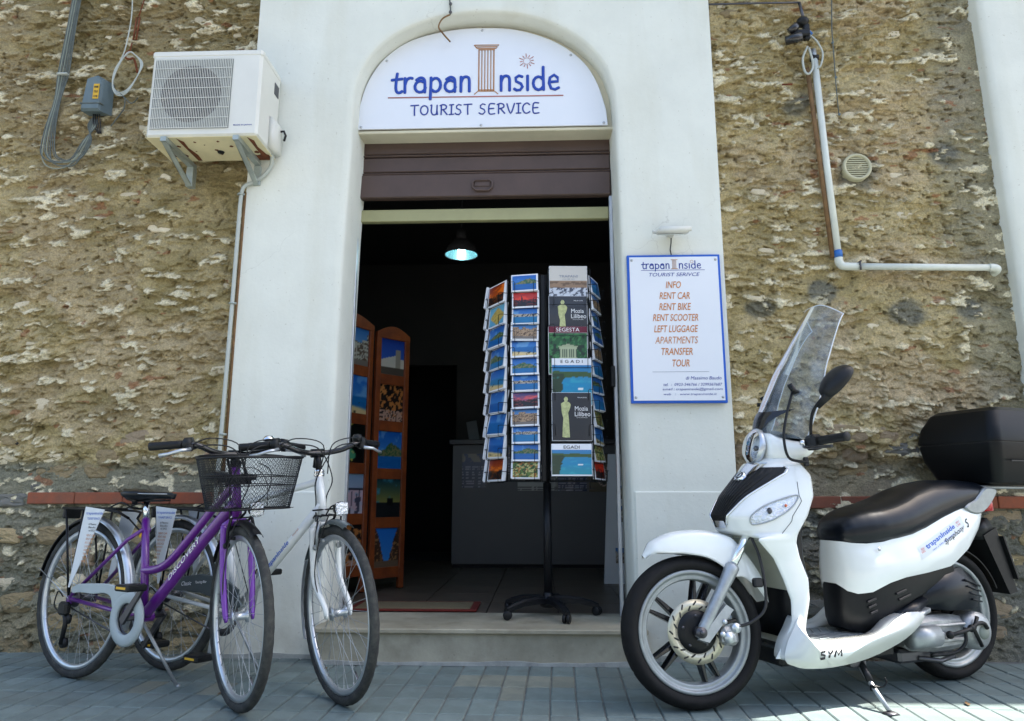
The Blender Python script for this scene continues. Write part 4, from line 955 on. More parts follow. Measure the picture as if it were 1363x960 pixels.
# coil hung from a turnbuckle
tb = thing('turnbuckle', 'rusty iron turnbuckle and hook high on the left wall above the cable coil', 'hook', (-2.43, 3.74, 3.40))
MB().tube([(.035, .01, .42), (.018, -.01, .26)], .004, 6).tube([(-.004, -.012, .08), (-.012, -.012, .02)], .004, 6).build('rod', 'rust', parent=tb)
MB().tube([(.026, -.012, .25), (.020, -.012, .10), (.002, -.012, .10), (.008, -.012, .25)], .006, 6, closed=True).build('body', 'rust', parent=tb)
MB().tube(spline([(-.012, -.012, .03), (-.030, -.02, .0), (-.022, -.025, -.03), (.0, -.02, -.035), (.012, 0, -.02), (.03, .02, -.10)], 4), .0065, 6).build('hook', 'rust', parent=tb)
co = thing('cable_coil', 'thin pale cable coiled in a loose loop hanging from the rusty hook', 'cables', (-2.43, 3.72, 3.30))
for k in range(3):
    pts = [(-.012 + k * .004, -.012, .10), (-.065 - k * .006, -.008, .0), (-.085, -.005, -.10 - .008 * k), (-.045, -.005, -.155 - k * .01), (.01, -.005, -.135 - k * .01), (.060, -.005, -.05), (.072 + k * .006, -.005, .03), (.035, -.010, .085)]
    MB().tube(spline(pts, 6, closed=True), .0038, 6, closed=True).build('loop', 'cable_light', parent=co)
MB().tube(spline([(-.035, 0, .55), (-.02, 0, .35), (-.035, -.005, .12), (-.075, -.008, .0)], 6), .0040, 6).build('lead', 'cable_light', parent=co)
MB().tube(spline([(-.04, -.005, -.15), (-.005, -.005, -.19), (.04, -.0, -.225), (.10, -.04, -.215)], 6), .0035, 6).tube(spline([(.0, -.005, -.19), (.0, -.005, -.26), (-.04, -.005, -.33), (-.07, 0, -.37)], 6), .0035, 6).build('lead', 'cable_grey', parent=co)
# cable over the arch
ca = thing('sign_cable', 'short curled cable with metal connectors above the arched sign', 'cable', (-.52, 3.71, 3.5))
MB().tube(spline([(.01, -.0, .32), (.005, 0, .22), (.012, 0, .14), (.010, 0, .10)], 4), .0045, 6).build('cord', 'cable_grey', parent=ca)
MB().tube(spline([(.010, -.002, .10), (-.035, .0, .075), (-.058, .01, .03), (-.035, .03, .0), (.0, .095, -.010)], 6), .0050, 6).build('cord', 'pvc_brown', parent=ca)
for z in (.17, .115): MB().ball((.012, -.004, z), .0105, 8).build('connector', 'steel_dark', parent=ca)

# ---------- right wall: drain pipe, brown pipe, vent, connectors
dp = thing('drain_pipe', 'white plastic drain pipe running down the right wall and bending to the right', 'pipe', (1.63, 3.74, 2.05))
def D(x, y, z): return (x - 1.63, y - 3.74, z - 2.05)
MB().tube([D(1.600, 3.735, 3.285), D(1.616, 3.735, 2.60), D(1.634, 3.735, 2.105)], .0185, 12).build('down_pipe', 'pvc_white', parent=dp)
MB().tube([D(1.634, 3.735, 2.112), D(1.635, 3.735, 2.072)], .0225, 12).build('collar', 'pvc_blue', parent=dp)
MB().tube(spline([D(1.635, 3.735, 2.075), D(1.636, 3.735, 2.045), D(1.652, 3.735, 2.026), D(1.685, 3.735, 2.022), D(1.735, 3.735, 2.021)], 5), .0215, 12).build('elbow', 'pvc_white', parent=dp)
MB().tube([D(1.735, 3.735, 2.021), D(2.10, 3.735, 2.013), D(2.430, 3.735, 2.006)], .0185, 12).build('cross_pipe', 'pvc_white', parent=dp)
MB().tube(spline([D(2.425, 3.735, 2.006), D(2.455, 3.735, 2.004), D(2.475, 3.750, 1.998), D(2.480, 3.80, 1.990)], 5), .0215, 12).build('elbow', 'pvc_white', parent=dp)
MB().tube([D(1.728, 3.70, 2.020), D(1.742, 3.71, 2.046), D(1.742, 3.76, 2.046)], .004, 6).tube([D(1.738, 3.713, 1.995), D(1.738, 3.713, 2.045)], .005, 6).build('clip', 'steel_dark', parent=dp)
MB().tube([D(1.597, 3.735, 3.33), D(1.600, 3.735, 3.265)], .0165, 12).build('sleeve', 'silver_dull', parent=dp)
MB().tube([D(1.580, 3.735, 3.278), D(1.620, 3.735, 3.276)], .021, 10).build('collar', 'black_plastic', parent=dp)
bp_ = tag(MB().tube([(1.560, 3.745, 3.22), (1.585, 3.742, 2.6), (1.606, 3.742, 2.075)], .0125, 10).build('pipe', 'pvc_brown'), 'rusty brown pipe running tight left of the white drain pipe', 'pipe')
cc = thing('camera_bracket', 'cluster of black clamps and small black camera above the pipes, right wall', 'camera', (1.54, 3.70, 3.40))
def K(x, y, z): return (x - 1.54, y - 3.70, z - 3.40)
MB().tube([K(1.0, 3.73, 3.640), K(1.30, 3.72, 3.632), K(1.530, 3.71, 3.622)], .006, 6).tube([K(1.533, 3.71, 3.622), K(1.545, 3.70, 3.50)], .009, 7).build('conduit', 'steel_dark', parent=cc)
MB().ball(K(1.530, 3.685, 3.475), .036, 12, sc=(1, 1, .85)).build('dome', 'black_plastic', parent=cc)
MB().box(K(1.455, 3.655, 3.375), K(1.560, 3.70, 3.415), bev=.008).box(K(1.530, 3.67, 3.36), K(1.565, 3.70, 3.46), bev=.006).build('arm', 'black_plastic', parent=cc)
MB().cyl(K(1.440, 3.66, 3.395), K(1.480, 3.64, 3.425), .022, 12).cyl(K(1.415, 3.66, 3.340), K(1.500, 3.635, 3.350), .026, 12).build('camera_body', 'black_gloss', parent=cc)
MB().box(K(1.475, 3.650, 3.350), K(1.500, 3.70, 3.38), bev=.004).build('clamp', 'black_plastic', parent=cc)
mb = MB(); mb.tube(spline([K(1.560, 3.69, 3.40), K(1.60, 3.69, 3.36), K(1.635, 3.70, 3.29), K(1.625, 3.71, 3.22), K(1.605, 3.72, 3.20)], 6), .0055, 6); mb.build('hose', 'cable_light', parent=cc)
MB().tube(spline([K(1.553, 3.70, 3.33), K(1.525, 3.71, 3.26), K(1.530, 3.71, 3.18), K(1.555, 3.71, 3.165), K(1.580, 3.71, 3.22), K(1.560, 3.70, 3.32)], 6), .0065, 6).build('hose', 'cable_light', parent=cc)
MB().cyl(K(1.548, 3.69, 3.44), K(1.580, 3.69, 3.40), .008, 8).build('plug', 'pvc_blue', parent=cc)
MB().cyl(K(1.40, 3.72, 3.105), K(1.455, 3.71, 3.10), .006, 6).build('iron_stub', 'rust', parent=cc)
tc_ = thing('thin_cable', 'thin grey cable hanging straight down the right wall, ending in a small plug', 'cable', (1.69, 3.74, 3.0))
MB().tube([(.040, -.015, .70), (.018, -.02, .45), (.010, -.025, .10), (.012, -.02, -.085)], .0035, 6).build('cord', 'cable_grey', parent=tc_)
for z in (.36, .14, -.09): MB().ball((.013, -.025, z), .008, 8).build('clip', 'grey_box', parent=tc_)
ve = thing('wall_vent', 'round cream ventilation grille set in a grey cement patch on the right wall', 'vent', (1.792, 3.77, 2.610))
MB().lathe([(.078, .03), (.080, -.018), (.074, -.024), (.064, -.022), (.062, .0)], (0, 0, 0), 'y', 32).build('ring', 'vent_cream', parent=ve)
MB().lathe([(.0001, .004), (.063, .004)], (0, 0, 0), 'y', 28).build('backing', 'room_dark', parent=ve)
for k in range(9):
    z = -.052 + k * .013; hw = sqrt(max(1e-4, .0625 ** 2 - z * z)); MB().box((-hw, -.016, z - .0028), (hw, .002, z + .0028)).build('slat', 'vent_cream', parent=ve)

# ================================================================== postcard rack on the doorstep
RX, RY, RZ = .042, 3.985, .1690
rk_ = thing('postcard_rack', 'tall black revolving wire rack on five castors standing in the doorway, full of postcards', 'display rack', (RX, RY, RZ))
MB().tube([(0, 0, .085), (0, 0, .70)], .0225, 16).tube([(0, 0, .70), (0, 0, 1.90)], .016, 12).build('pole', 'black_satin', parent=rk_)
MB().lathe([(.0001, .045), (.040, .045), (.045, .055), (.042, .095), (.028, .105), (.024, .12)], n=20).build('hub', 'black_satin', parent=rk_)
for k, a in enumerate((216, 290, 3, 74, 147)):
    a = radians(a); u = Vector((cos(a), sin(a), 0)); n = Vector((-sin(a), cos(a), 0)); R_ = .262; loops = []
    for t, zc, hw, hh in ((.02, .082, .028, .020), (.08, .085, .024, .019), (.17, .078, .021, .017), (.235, .062, .019, .015), (.272, .050, .017, .011)):
        loops.append([tuple(u * t + n * (hw * sx) + Vector((0, 0, zc + hh * sz))) for sx, sz in ((-1, -1), (1, -1), (1, .4), (.5, 1), (-.5, 1), (-1, .4))])
    leg = MB().loft(loops, smooth=False).build('leg', 'black_satin', parent=rk_)
    c = u * R_; ax = Vector((cos(a + .9), sin(a + .9), 0)); mb = MB()
    for s_ in (-1, 1):
        q = c + ax * (.011 * s_) + Vector((0, 0, .024)); T = Matrix.Translation(q) @ ax.to_track_quat('Z', 'Y').to_matrix().to_4x4()
        mb.lathe([(.0001, -.009), (.018, -.009), (.0235, -.006), (.024, .0), (.0235, .006), (.018, .009), (.0001, .009)], n=18, M=T)
    mb.cyl(tuple(c + Vector((0, 0, .026))), tuple(c + Vector((0, 0, .052))), .010, 8); mb.build('castor', 'black_plastic', parent=leg)
fr_ = MB()
def col_frame(cx, cy, th, w, z0, z1):
    d = Vector((cos(th), sin(th), 0)); n = Vector((-sin(th), cos(th), 0))
    for s_ in (-1, 1):
        p = Vector((cx - RX, cy - RY, 0)) + d * (s_ * (w / 2 + .006)) + n * .018; fr_.tube([p + Vector((0, 0, z0 - RZ)), p + Vector((0, 0, z1 - RZ))], .0030, 6)
    for z in (z0, z1):
        a = Vector((cx - RX, cy - RY, z - RZ)) - d * (w / 2 + .006) + n * .018; b = a + d * (w + .012); fr_.tube([a, b], .0030, 6)
COLS = {'left': (-.238, 3.912, radians(-56), .172, .127, 9, 2.000, .1245), 'front': (-.076, 3.822, radians(-5), .150, .103, 12, 2.030, .0942), 'right': (.330, 3.915, radians(66), .150, .103, 12, 2.022, .0940)}
for nm, (cx, cy, th, w, h, n, zt, pt) in COLS.items(): col_frame(cx, cy, th, w, .875, zt + .0)
col_frame(.176, 3.822, radians(3), .225, .875, 2.06)
for z in (.880, 1.45, 2.0):
    for (cx, cy, th, *_r) in COLS.values(): fr_.tube([(0, 0, z - RZ), (cx - RX, cy - RY + .012, z - RZ)], .0035, 6)
    fr_.tube([(0, 0, z - RZ), (.176 - RX, 3.835 - RY, z - RZ)], .0035, 6)
fr_.build('wire_frame', 'black_satin', parent=rk_)
MB().box((-.030, -.150, .705), (-.004, -.135, 1.86), bev=.003).build('spine', 'black_satin', parent=rk_)
def pocket_mesh(w, h):
    mb = MB(); f = -.024
    for s_ in (-1, 1):
        x = s_ * (w / 2 - .022)
        mb.tube([(s_ * (w / 2 + .004), .016, -h / 2 + .052), (s_ * (w / 2 + .003), f, -h / 2 + .050), (x + s_ * .004, f - .002, -h / 2 + .052), (x, f - .002, -h / 2 + .044), (x, f - .001, -h / 2 - .006), (x, .016, -h / 2 - .008)], .0017, 5)
    mb.tube([(-w / 2 - .004, f * .2, -h / 2 - .008), (w / 2 + .004, f * .2, -h / 2 - .008)], .0017, 5)
    me = mb.mesh('wire_pocket'); me.materials.append(MATS['black_satin']); return me
pk = {w: pocket_mesh(*w) for w in ((.172, .127), (.150, .103), (.225, .165))}
def card_stack(w, h, t, seed):
    r = random.Random(seed); mb = MB(); n = 4
    for k in range(n):
        y = t * k / n; dx, dz = r.uniform(-.003, .003), r.uniform(-.003, .004)
        mb.box((-w / 2 + dx, y + .0004, -h / 2 + dz), (w / 2 + dx, y + t / n - .0006, h / 2 + dz))
    me = mb.mesh('postcard'); me.materials.append(MATS['card_white']); return me
PIC = {
 'left': [('sunset', 'black hills under an orange sunset'), ('map', 'yellow triangular island map on pale blue'), ('coast', 'green headland in a blue bay'), ('coast', 'dark green islet and blue sea'), ('beach', 'pale sandy beach with a dark rock'), ('sea', 'plain blue sea and sky'), ('sea', 'pale horizon over deep blue water'), ('beach', 'sand and palm shapes under a blue sky'), ('sunset', 'orange evening sky over black shore')],
 'front': [('coast', 'pale ruined castle on a blue bay'), ('redsky', 'dark tower against a red sky'), ('town', 'white harbour town under a blue sky'), ('church', 'orange carved figure before stone houses'), ('beach', 'long sandy beach under a plain blue sky'), ('coast', 'hazy blue bay seen from above'), ('town', 'white town on a thin strip between sky and sea'), ('dusk', 'pink dusk over a dark town'), ('street', 'tan church facade with a dark door'), ('town', 'white houses along deep blue water'), ('coast', 'deep blue sea with a green hill at the right'), ('garden', 'green and gold hillside garden')],
 'right': [('sea', 'blue sky above a pale strip'), ('street', 'brown stone street'), ('coast', 'blue bay with brown rocks'), ('coast', 'green lagoon shore'), ('church', 'brown church facade'), ('sea', 'blue sea with white foam'), ('coast', 'dark cliff over blue water'), ('sea', 'deep blue evening sea'), ('garden', 'green and grey garden'), ('beach', 'orange beach under a blue sky'), ('garden', 'dull green olive grove'), ('redsky', 'red flower on a dark ground')]}
COLNAME = {'left': 'leftmost column', 'front': 'second column', 'right': 'rightmost column'}
ORD = ['top', 'second', 'third', 'fourth', 'fifth', 'sixth', 'seventh', 'eighth', 'ninth', 'tenth', 'eleventh', 'bottom']
seed = 100
for nm, (cx, cy, th, w, h, n, zt, pt) in COLS.items():
    for k in range(n):
        r = random.Random(seed); seed += 1; kind, desc = PIC[nm][k]; z = zt - h / 2 - k * pt
        o = link_copy(card_stack(w, h, .016 if nm != 'left' else .022, seed), 'postcard', None, (cx + r.uniform(-.004, .004), cy, z + r.uniform(-.003, .003)), (radians(-9 + r.uniform(-3, 3)), radians(r.uniform(-2.2, 2.2)) + (radians(-3) if nm == 'left' and k < 4 else 0), th + radians(r.uniform(-5, 5))))
        pos = ORD[k] if (k < n - 1) else 'bottom'
        tag(o, 'postcard of %s, %s in %s' % (desc, pos, COLNAME[nm]), 'postcard', 'postcards in the revolving rack')
        pm = pic_mesh(kind, seed * 7 % 991, w - .015, h - .015, 30, 22); pc = link_copy(pm, 'picture', o, (0, -.0006, 0)); 
        link_copy(pk[(w, h)], 'wire_pocket', rk_, (cx - RX, cy - RY, z - RZ), (0, 0, th))
        if nm == 'left':                                          # the next pocket round the corner shows the white backs of its cards
            d = Vector((cos(th), sin(th), 0)); q = Vector((cx, cy, z)) - d * (w / 2 + .004)
            o2 = link_copy(card_stack(w * .9, h, .016, seed + 50), 'postcard', None, (q.x - .012, q.y + w * .43, z), (radians(-8), 0, th - radians(42)))
            tag(o2, 'white backed postcards seen edge-on at the rack\'s left side, %s from the top' % ('first', 'second', 'third', 'fourth', 'fifth', 'sixth', 'seventh', 'eighth', 'last')[k], 'postcard', 'edge-on postcards at the left of the rack')
# guide books
bz_ = [(2.078, .185, 'fields', 'TRAPANI', 'grey guide book titled Trapani with salt pans, topmost book of the rack'), (1.900, .30, 'dark', 'MOZIA', 'black guide book with a pale statue, upper one of the two'),
       (1.722, .27, 'temple', 'SEGESTA', 'green guide book titled Segesta with a ruined temple'), (1.540, .26, 'lagoon', 'EGADI', 'blue guide book titled Egadi with a deep sea view, middle of the rack'),
       (1.350, .262, 'dark', 'MOZIA', 'black guide book with a pale statue, lower one of the two'), (1.072, .170, 'lagoon', 'EGADI', 'turquoise bay guide book titled Egadi, lowest book of the rack')]
for k, (zt, h, kind, title, lab) in enumerate(bz_):
    w = .215 if k != 3 else .218; th = radians(3); y = 3.838 - .0092 * k; xo = .170 + (0, -.004, -.008, .010, .006, .002)[k]
    b = tag(MB().box((-w / 2, 0, -h), (w / 2, .022, 0), bev=.001).build('guide_book', 'card_white', loc=(xo, y, zt), rot=(radians(-2), 0, th)), lab, 'book', 'guide books in the revolving rack')
    ph = h - .004
    pm = pic_mesh(kind, 40 + k, w - .004, ph if title not in ('EGADI', 'SEGESTA') else ph - .036, 40, 40, 'cover'); link_copy(pm, 'cover', b, (0, -.0008, -h / 2 - (.018 if title in ('EGADI', 'SEGESTA') else 0) + (.006 if k == 5 else 0)))
    mb = MB()
    if title == 'SEGESTA':
        MB().box((-w / 2 + .001, -.0022, -.036), (w / 2 - .001, -.0006, -.001)).build('cover_band', 'band_maroon', parent=b)
        text_into(mb, 'SEGESTA', 0, -.019, .130, .022, -.0026, 0); mb.build('lettering', 'text_white', parent=b)
    elif title == 'EGADI':
        text_into(mb, 'E G A D I' if k == 3 else 'EGADI', 0, -.018, .12 if k == 3 else .085, .017, -.0018, 0); mb.build('lettering', 'text_black', parent=b)
    elif title == 'TRAPANI':
        text_into(mb, 'TRAPANI', 0, -.062, .105, .014, -.0018, 0); text_into(mb, 'citta del sale', 0, -.078, .07, .006, -.0018, 0); mb.build('lettering', 'text_grey', parent=b)
    else:
        text_into(mb, 'Mozia', .052, -.088, .070, .024, -.0018, 0); text_into(mb, 'Lilibeo', .058, -.118, .084, .025, -.0018, 0); text_into(mb, 'Marsala Sicilia', .058, -.028, .05, .006, -.0018, 0); text_into(mb, 'itinerari archeologici', .055, -.138, .06, .005, -.0018, 0)
        mb.build('lettering', 'text_white', parent=b)
        st = [(-.030, -.245), (-.052, -.242), (-.050, -.190), (-.046, -.140), (-.054, -.110), (-.056, -.080), (-.058, -.062), (-.046, -.054), (-.038, -.050), (-.042, -.036), (-.034, -.024), (-.024, -.026), (-.019, -.038), (-.024, -.050), (-.012, -.056), (-.004, -.068), (-.010, -.090), (-.020, -.112), (-.016, -.150), (-.014, -.200), (-.012, -.244)]
        MB().prism(st, -.0020, -.0008, 'y').build('statue_print', 'card_statue' if 'card_statue' in MATS else mk('card_statue', L8(190, 195, 140), .5, var=(60, .4)), parent=b)
    link_copy(pk[(.225, .165)], 'wire_pocket', rk_, (.176 - RX, 3.806 - RY, zt - .165 + .02 - RZ), (0, 0, th))

# ================================================================== inside the shop
# orange wooden folding screen with framed pictures
ws = thing('picture_screen', 'orange-brown wooden folding screen with rows of framed pictures just inside the door, left', 'display stand', (-1.13, 4.90, .17))
panels = [((-1.385, 4.50), (-1.180, 4.88), 2.05, [('castle', 1), ('beach', 9), ('figure', 3), ('salt', 4), ('shells', 6)]), ((-1.160, 4.90), (-.965, 5.12), 2.02, [('mill', 2), ('shells', 5), ('coast', 21), ('cross', 7), ('alley', 8)])]
for (a, b, ht, pics) in panels:
    A = Vector((a[0] + 1.13, a[1] - 4.90, 0)); Bv = Vector((b[0] + 1.13, b[1] - 4.90, 0)); d = Bv - A; w = d.length; th = atan2(d.y, d.x)
    T = Matrix.Translation(A) @ Matrix.Rotation(th, 4, 'Z')
    st_ = .042; rows = 5; pitch = .335; ph = .262; top = ht - .17 - .10
    zs_ = [top - k * pitch for k in range(rows + 1)]
    for x0 in (0, w - st_): MB().box((x0, -.012, 0), (x0 + st_, .018, ht - .17 - .06), bev=.003, M=T).build('upright', 'wood_orange', parent=ws)
    # arched top rail
    pts = [(0.0, top + .0)] + [(w * t, ht - .17 - .06 + .055 * sin(pi * t)) for t in [i / 12 for i in range(13)]] + [(w, top + .0)]
    MB().prism([(p[0], p[1]) for p in pts], -.014, .016, 'y', bev=.002, M=T).build('top_rail', 'wood_orange', parent=ws)
    for k in range(1, rows + 1): 
        z = top - k * pitch; MB().box((st_ + .0005, -.010, z), (w - st_ - .0005, .016, z + pitch - ph - .0), bev=.002, M=T).build('rail', 'wood_orange', parent=ws)
    for k, (kind, sd_) in enumerate(pics):
        zc = top - k * pitch - ph / 2; pm = pic_mesh(kind, sd_, w - 2 * st_ + .004, ph, 30, 36)
        pc = link_copy(pm, 'picture', ws, tuple(T @ Vector((w / 2, .002, zc))), (0, 0, th))
# pendant lamp
pl = thing('pendant_lamp', 'lit pendant lamp with a shallow pale cyan metal reflector hanging inside the shop', 'lamp', (-.570, 5.0, 2.56))
mb = MB(); mb.lathe([(.030, .115), (.060, .105), (.100, .060), (.122, .0), (.126, .0), (.104, .066), (.062, .110), (.030, .120)], n=32, closed=True); mb.build('shade', 'room_dark', parent=pl)
MB().lathe([(.118, .002), (.096, .058), (.058, .098), (.030, .110)], n=32).build('reflector', 'lamp_shade', parent=pl)
MB().lathe([(.0001, -.004), (.022, -.002), (.026, .03), (.026, .09), (.0001, .095)], n=20).build('bulb', 'lamp_glow', parent=pl)
MB().cyl((0, 0, .11), (0, 0, .19), .045, 16, r2=.035).cyl((0, 0, .19), (0, 0, .86), .005, 6).build('holder', 'room_dark', parent=pl)
ll = bpy.data.lights.new('bulb_light', 'POINT'); ll.energy = .6; ll.color = (.6, .95, 1.0); ll.shadow_soft_size = .02
lo = bpy.data.objects.new('bulb_light', ll); COL.objects.link(lo); lo.location = (-.570, 5.0, 2.545)
# white counter with posters, its base colour darkened for the dim room
ct = thing('counter', 'pale grey sales counter deep in the shop with small posters stuck on its front', 'counter', (0, 6.55, .165))
MB().box((-.80, 0, .03), (1.6, .60, 1.10), bev=.004).build('body', 'counter_dimmed', parent=ct)
MB().box((-.83, -.03, 1.101), (1.63, .63, 1.145), bev=.004).build('worktop', 'counter_top', parent=ct)
MB().box((-.79, .03, 0), (1.55, .55, .029)).build('kick_board', 'room_dark', parent=ct)
for (x, z, w, h, k, s_) in ((-.60, .86, .22, .31, 'poster', 3), (-.36, .95, .18, .25, 'poster', 9), (-.02, .84, .36, .32, 'boat', 2), (.30, .80, .26, .25, 'poster', 12), (.62, .84, .34, .34, 'circles', 4)):
    o = tag(link_copy(pic_mesh(k, s_, w, h, 36, 32, 'poster'), 'poster', None, (x, 6.545, .165 + z)), {'poster': 'small dark blue poster on the counter front', 'boat': 'poster of a white boat on dark blue on the counter front', 'circles': 'brown poster with round photos on the counter front'}[k] + {3: ', leftmost', 9: ', second from the left', 12: ', fourth from the left', 2: '', 4: ''}[s_], 'poster')
for k, (x, a) in enumerate(((-.62, -.2), (-.50, .1), (-.34, -.05), (-.20, .12))):
    o = tag(MB().box((-.05, 0, 0), (.05, .006, .21)).build('brochure', 'counter_dimmed', loc=(x, 6.80, 1.312), rot=(-.22, a, 0)), 'grey brochure propped up on the counter top, %s of four from the left' % ('first', 'second', 'third', 'last')[k], 'brochure', 'brochures on the counter')
# A-frame board at the right
ab = thing('pavement_board', 'pale grey folded advertising board leaning just inside the door at the right', 'board', (.585, 5.45, .165))
MB().loft([[(-.115, -.03, .0), (.20, -.03, .0), (.20, .01, .0), (-.115, .01, .0)], [(-.055, .06, .95), (.20, .06, .95), (.20, .10, .95), (-.055, .10, .95)]], smooth=False).build('panel', 'panel_white', parent=ab)
for (x, z, w, h, s_) in ((.02, .20, .09, .11, 1), (.03, .50, .05, .12, 2), (.035, .66, .05, .10, 3)):
    link_copy(pic_mesh('castle', s_, w, h, 12, 12, 'picture'), 'picture', ab, (x, -.034 + z * .0947, z), (radians(-5.4), 0, 0))
# doormat
dm = thing('doormat', 'tan coir doormat with a dark red border just behind the threshold', 'doormat', (-.72, 4.26, .1655))
MB().box((-.365, -.165, .001), (.365, .165, .012), bev=.004).build('border', 'mat_red', parent=dm)
MB().box((-.330, -.128, .003), (.325, .128, .0145), bev=.003).build('pile', 'mat_tan', parent=dm)

# ================================================================== bicycles
WR = .342
def rotmat_axis(p0, p1, ang): 
    p0 = Vector(p0); ax = (Vector(p1) - p0).normalized()
    return Matrix.Translation(p0) @ Matrix.Rotation(ang, 4, ax) @ Matrix.Translation(-p0)
def tread_tyre():
    mb = MB(); n = 84; R0, r = WR - .0195, .0195; vs = []; fs = []; m = 12
    for i in range(n):
        a = 2 * pi * i / n
        for j in range(m):
            t = 2 * pi * j / m; out = cos(t); rr = r + (.0012 if (out > .35 and (i + (j % 2)) % 2 == 0) else 0)
            vs.append(((R0 + rr * cos(t)) * cos(a), rr * .92 * sin(t), (R0 + rr * cos(t)) * sin(a)))
    for i in range(n):
        for j in range(m): fs.append((i * m + j, i * m + (j + 1) % m, ((i + 1) % n) * m + (j + 1) % m, ((i + 1) % n) * m + j))
    return mb.add(vs, fs)
def rim_mb():
    return MB().lathe([(WR - .036, -.0125), (WR - .052, -.0100), (WR - .059, -.0035), (WR - .059, .0035), (WR - .052, .0100), (WR - .036, .0125)], axis='y', n=72, closed=True)
def spokes_mb(hub_w, hub_r=.022, n=36):
    mb = MB()
    for k in range(n):
        s_ = 1 if k % 2 else -1; a = 2 * pi * k / n; ha = a + (1.15 if (k // 2) % 2 else -1.15)
        mb.tube([(hub_r * cos(ha), s_ * hub_w, hub_r * sin(ha)), ((WR - .058) * cos(a), s_ * .002, (WR - .058) * sin(a))], .0011, 4, caps=False)
        mb.tube([((WR - .072) * cos(a), s_ * .0028, (WR - .072) * sin(a)), ((WR - .058) * cos(a), s_ * .002, (WR - .058) * sin(a))], .0021, 5, caps=False)
    return mb
def hub_mb(w, r=.015):
    return MB().lathe([(.0001, -w - .022), (.0045, -w - .022), (.0045, -w - .004), (r * .8, -w - .003), (r * 1.7, -w), (r * 1.7, -w + .003), (r, -w + .008), (r, w - .008), (r * 1.7, w - .003), (r * 1.7, w), (r * .8, w + .003), (.0045, w + .004), (.0045, w + .022), (.0001, w + .022)], axis='y', n=18)
tyre_me = tread_tyre().mesh('tyre'); tyre_me.materials.append(MATS['bike_tyre'])
rim_me = rim_mb().mesh('wheel'); rim_me.materials.append(MATS['silver'])
spf = spokes_mb(.030).mesh('spokes'); spf.materials.append(MATS['silver_dull']); hbf = hub_mb(.030).mesh('hub'); hbf.materials.append(MATS['silver'])
hbr = hub_mb(.036, .019).mesh('hub'); hbr.materials.append(MATS['steel_dark'])
def put_wheel(root, M, rear=False, roll=0.0):
    w = link_copy(rim_me, 'wheel', root); w.matrix_local = M @ Matrix.Rotation(roll, 4, 'Y')
    link_copy(tyre_me, 'tyre', w); link_copy(spf, 'spokes', w); link_copy(hbr if rear else hbf, 'hub', w)
    MB().tube([(WR - .058, 0, .0), (WR - .095, 0, 0)], .0035, 6).build('valve', 'steel_dark', parent=w)
    if not rear: 
        MB().box((-.012, -.006, .20), (.012, .006, .214), bev=.003).build('wheel_reflector', 'amber', parent=w) if False else None
    return w
def fender_mb(cx, cz, R, a0, a1, hw=.024, n=30):
    rows = []
    for i in range(n + 1):
        a = radians(a0 + (a1 - a0) * i / n); row = []
        for t in (-1.25, -1, -.6, 0, .6, 1, 1.25):
            r_ = R - .014 * min(1, abs(t)) ** 2.5 - (.004 if abs(t) > 1.1 else 0); row.append((cx + r_ * cos(a), hw * min(1, abs(t)) * (1 if t > 0 else -1) * (.97 if abs(t) > 1.1 else 1), cz + r_ * sin(a)))
        rows.append(row)
    return MB().grid(rows)
def ad_panel(root, side, top_x0, top_x1, tz, bx, bz_, grp=None):
    """long triangular advertising plate hung beside the rear wheel"""
    y = side * .088; p = MB().prism([(top_x0, tz), (top_x1, tz - .012), (bx + .006, bz_), (bx - .004, bz_)], y - .0015, y + .0015, 'y').build('advert_plate', 'panel_white', parent=root)
    mb = MB(); mb2 = MB(); yy = -.0022 + y; cx = (top_x0 + top_x1) / 2 + .004; w = (top_x1 - top_x0)
    if side < 0:
        text_into(mb, 'trapaninside', cx, tz - .030, w * .86, .016, yy, 0); text_into(mb, 'TOURIST SERVICE', cx - .002, tz - .052, w * .66, .010, yy, 0)
        mb3 = MB()
        for k, s_ in enumerate(('di Massimo', 'Baudo', 'tel 0923')): text_into(mb3, s_, cx - .004, tz - .076 - .014 * k, w * (.40 - .05 * k), .009, yy, 0)
        mb3.build('lettering', 'text_black', parent=p)
        for k, s_ in enumerate(('RENT CAR', 'RENT BIKE', 'RENT SCOOTER', 'LUGGAGE', 'APARTMENTS', 'TRANSFER', 'TOUR', 'INFO')): text_into(mb2, s_, cx - .004 - .004 * k, tz - .125 - .016 * k, w * (.42 - .028 * k), .009, yy, 0)
        mb.build('lettering', 'edge_blue', parent=p); mb2.build('lettering', 'text_orange', parent=p)
    return p
def saddle_mb(cx, cz, L_=.27):
    secs = []
    for t in (0, .04, .15, .32, .5, .68, .85, .96, 1.0):
        x = cx - L_ * .52 + L_ * t; hw = interp(t, (0, .04, .15, .32, .5, .68, .85, .96, 1), (.045, .068, .080, .072, .045, .028, .022, .018, .008)); top = interp(t, (0, .15, .5, .85, 1), (.012, .022, .008, .006, -.006)); bt = interp(t, (0, .15, .5, 1), (-.020, -.040, -.026, -.026))
        secs.append([(x, hw * cos(a) * (1 if abs(cos(a)) < .9 else 1.02), cz + (top * sin(a) if sin(a) > 0 else bt * -sin(a))) for a in [2 * pi * k / 14 for k in range(14)]])
    return MB().loft(secs)
def bar_curve(hx, hz, kind):
    half = [(hx + .010, 0, hz), (hx + .012, .045, hz + .002), (hx + .030, .10, hz + .012), (hx + .038, .155, hz + .034), (hx + .022, .20, hz + .040), (hx - .010, .245, hz + .038), (hx - .052, .300, hz + .034)]
    return [(x, -y, z) for x, y, z in half[::-1]] + half[1:]

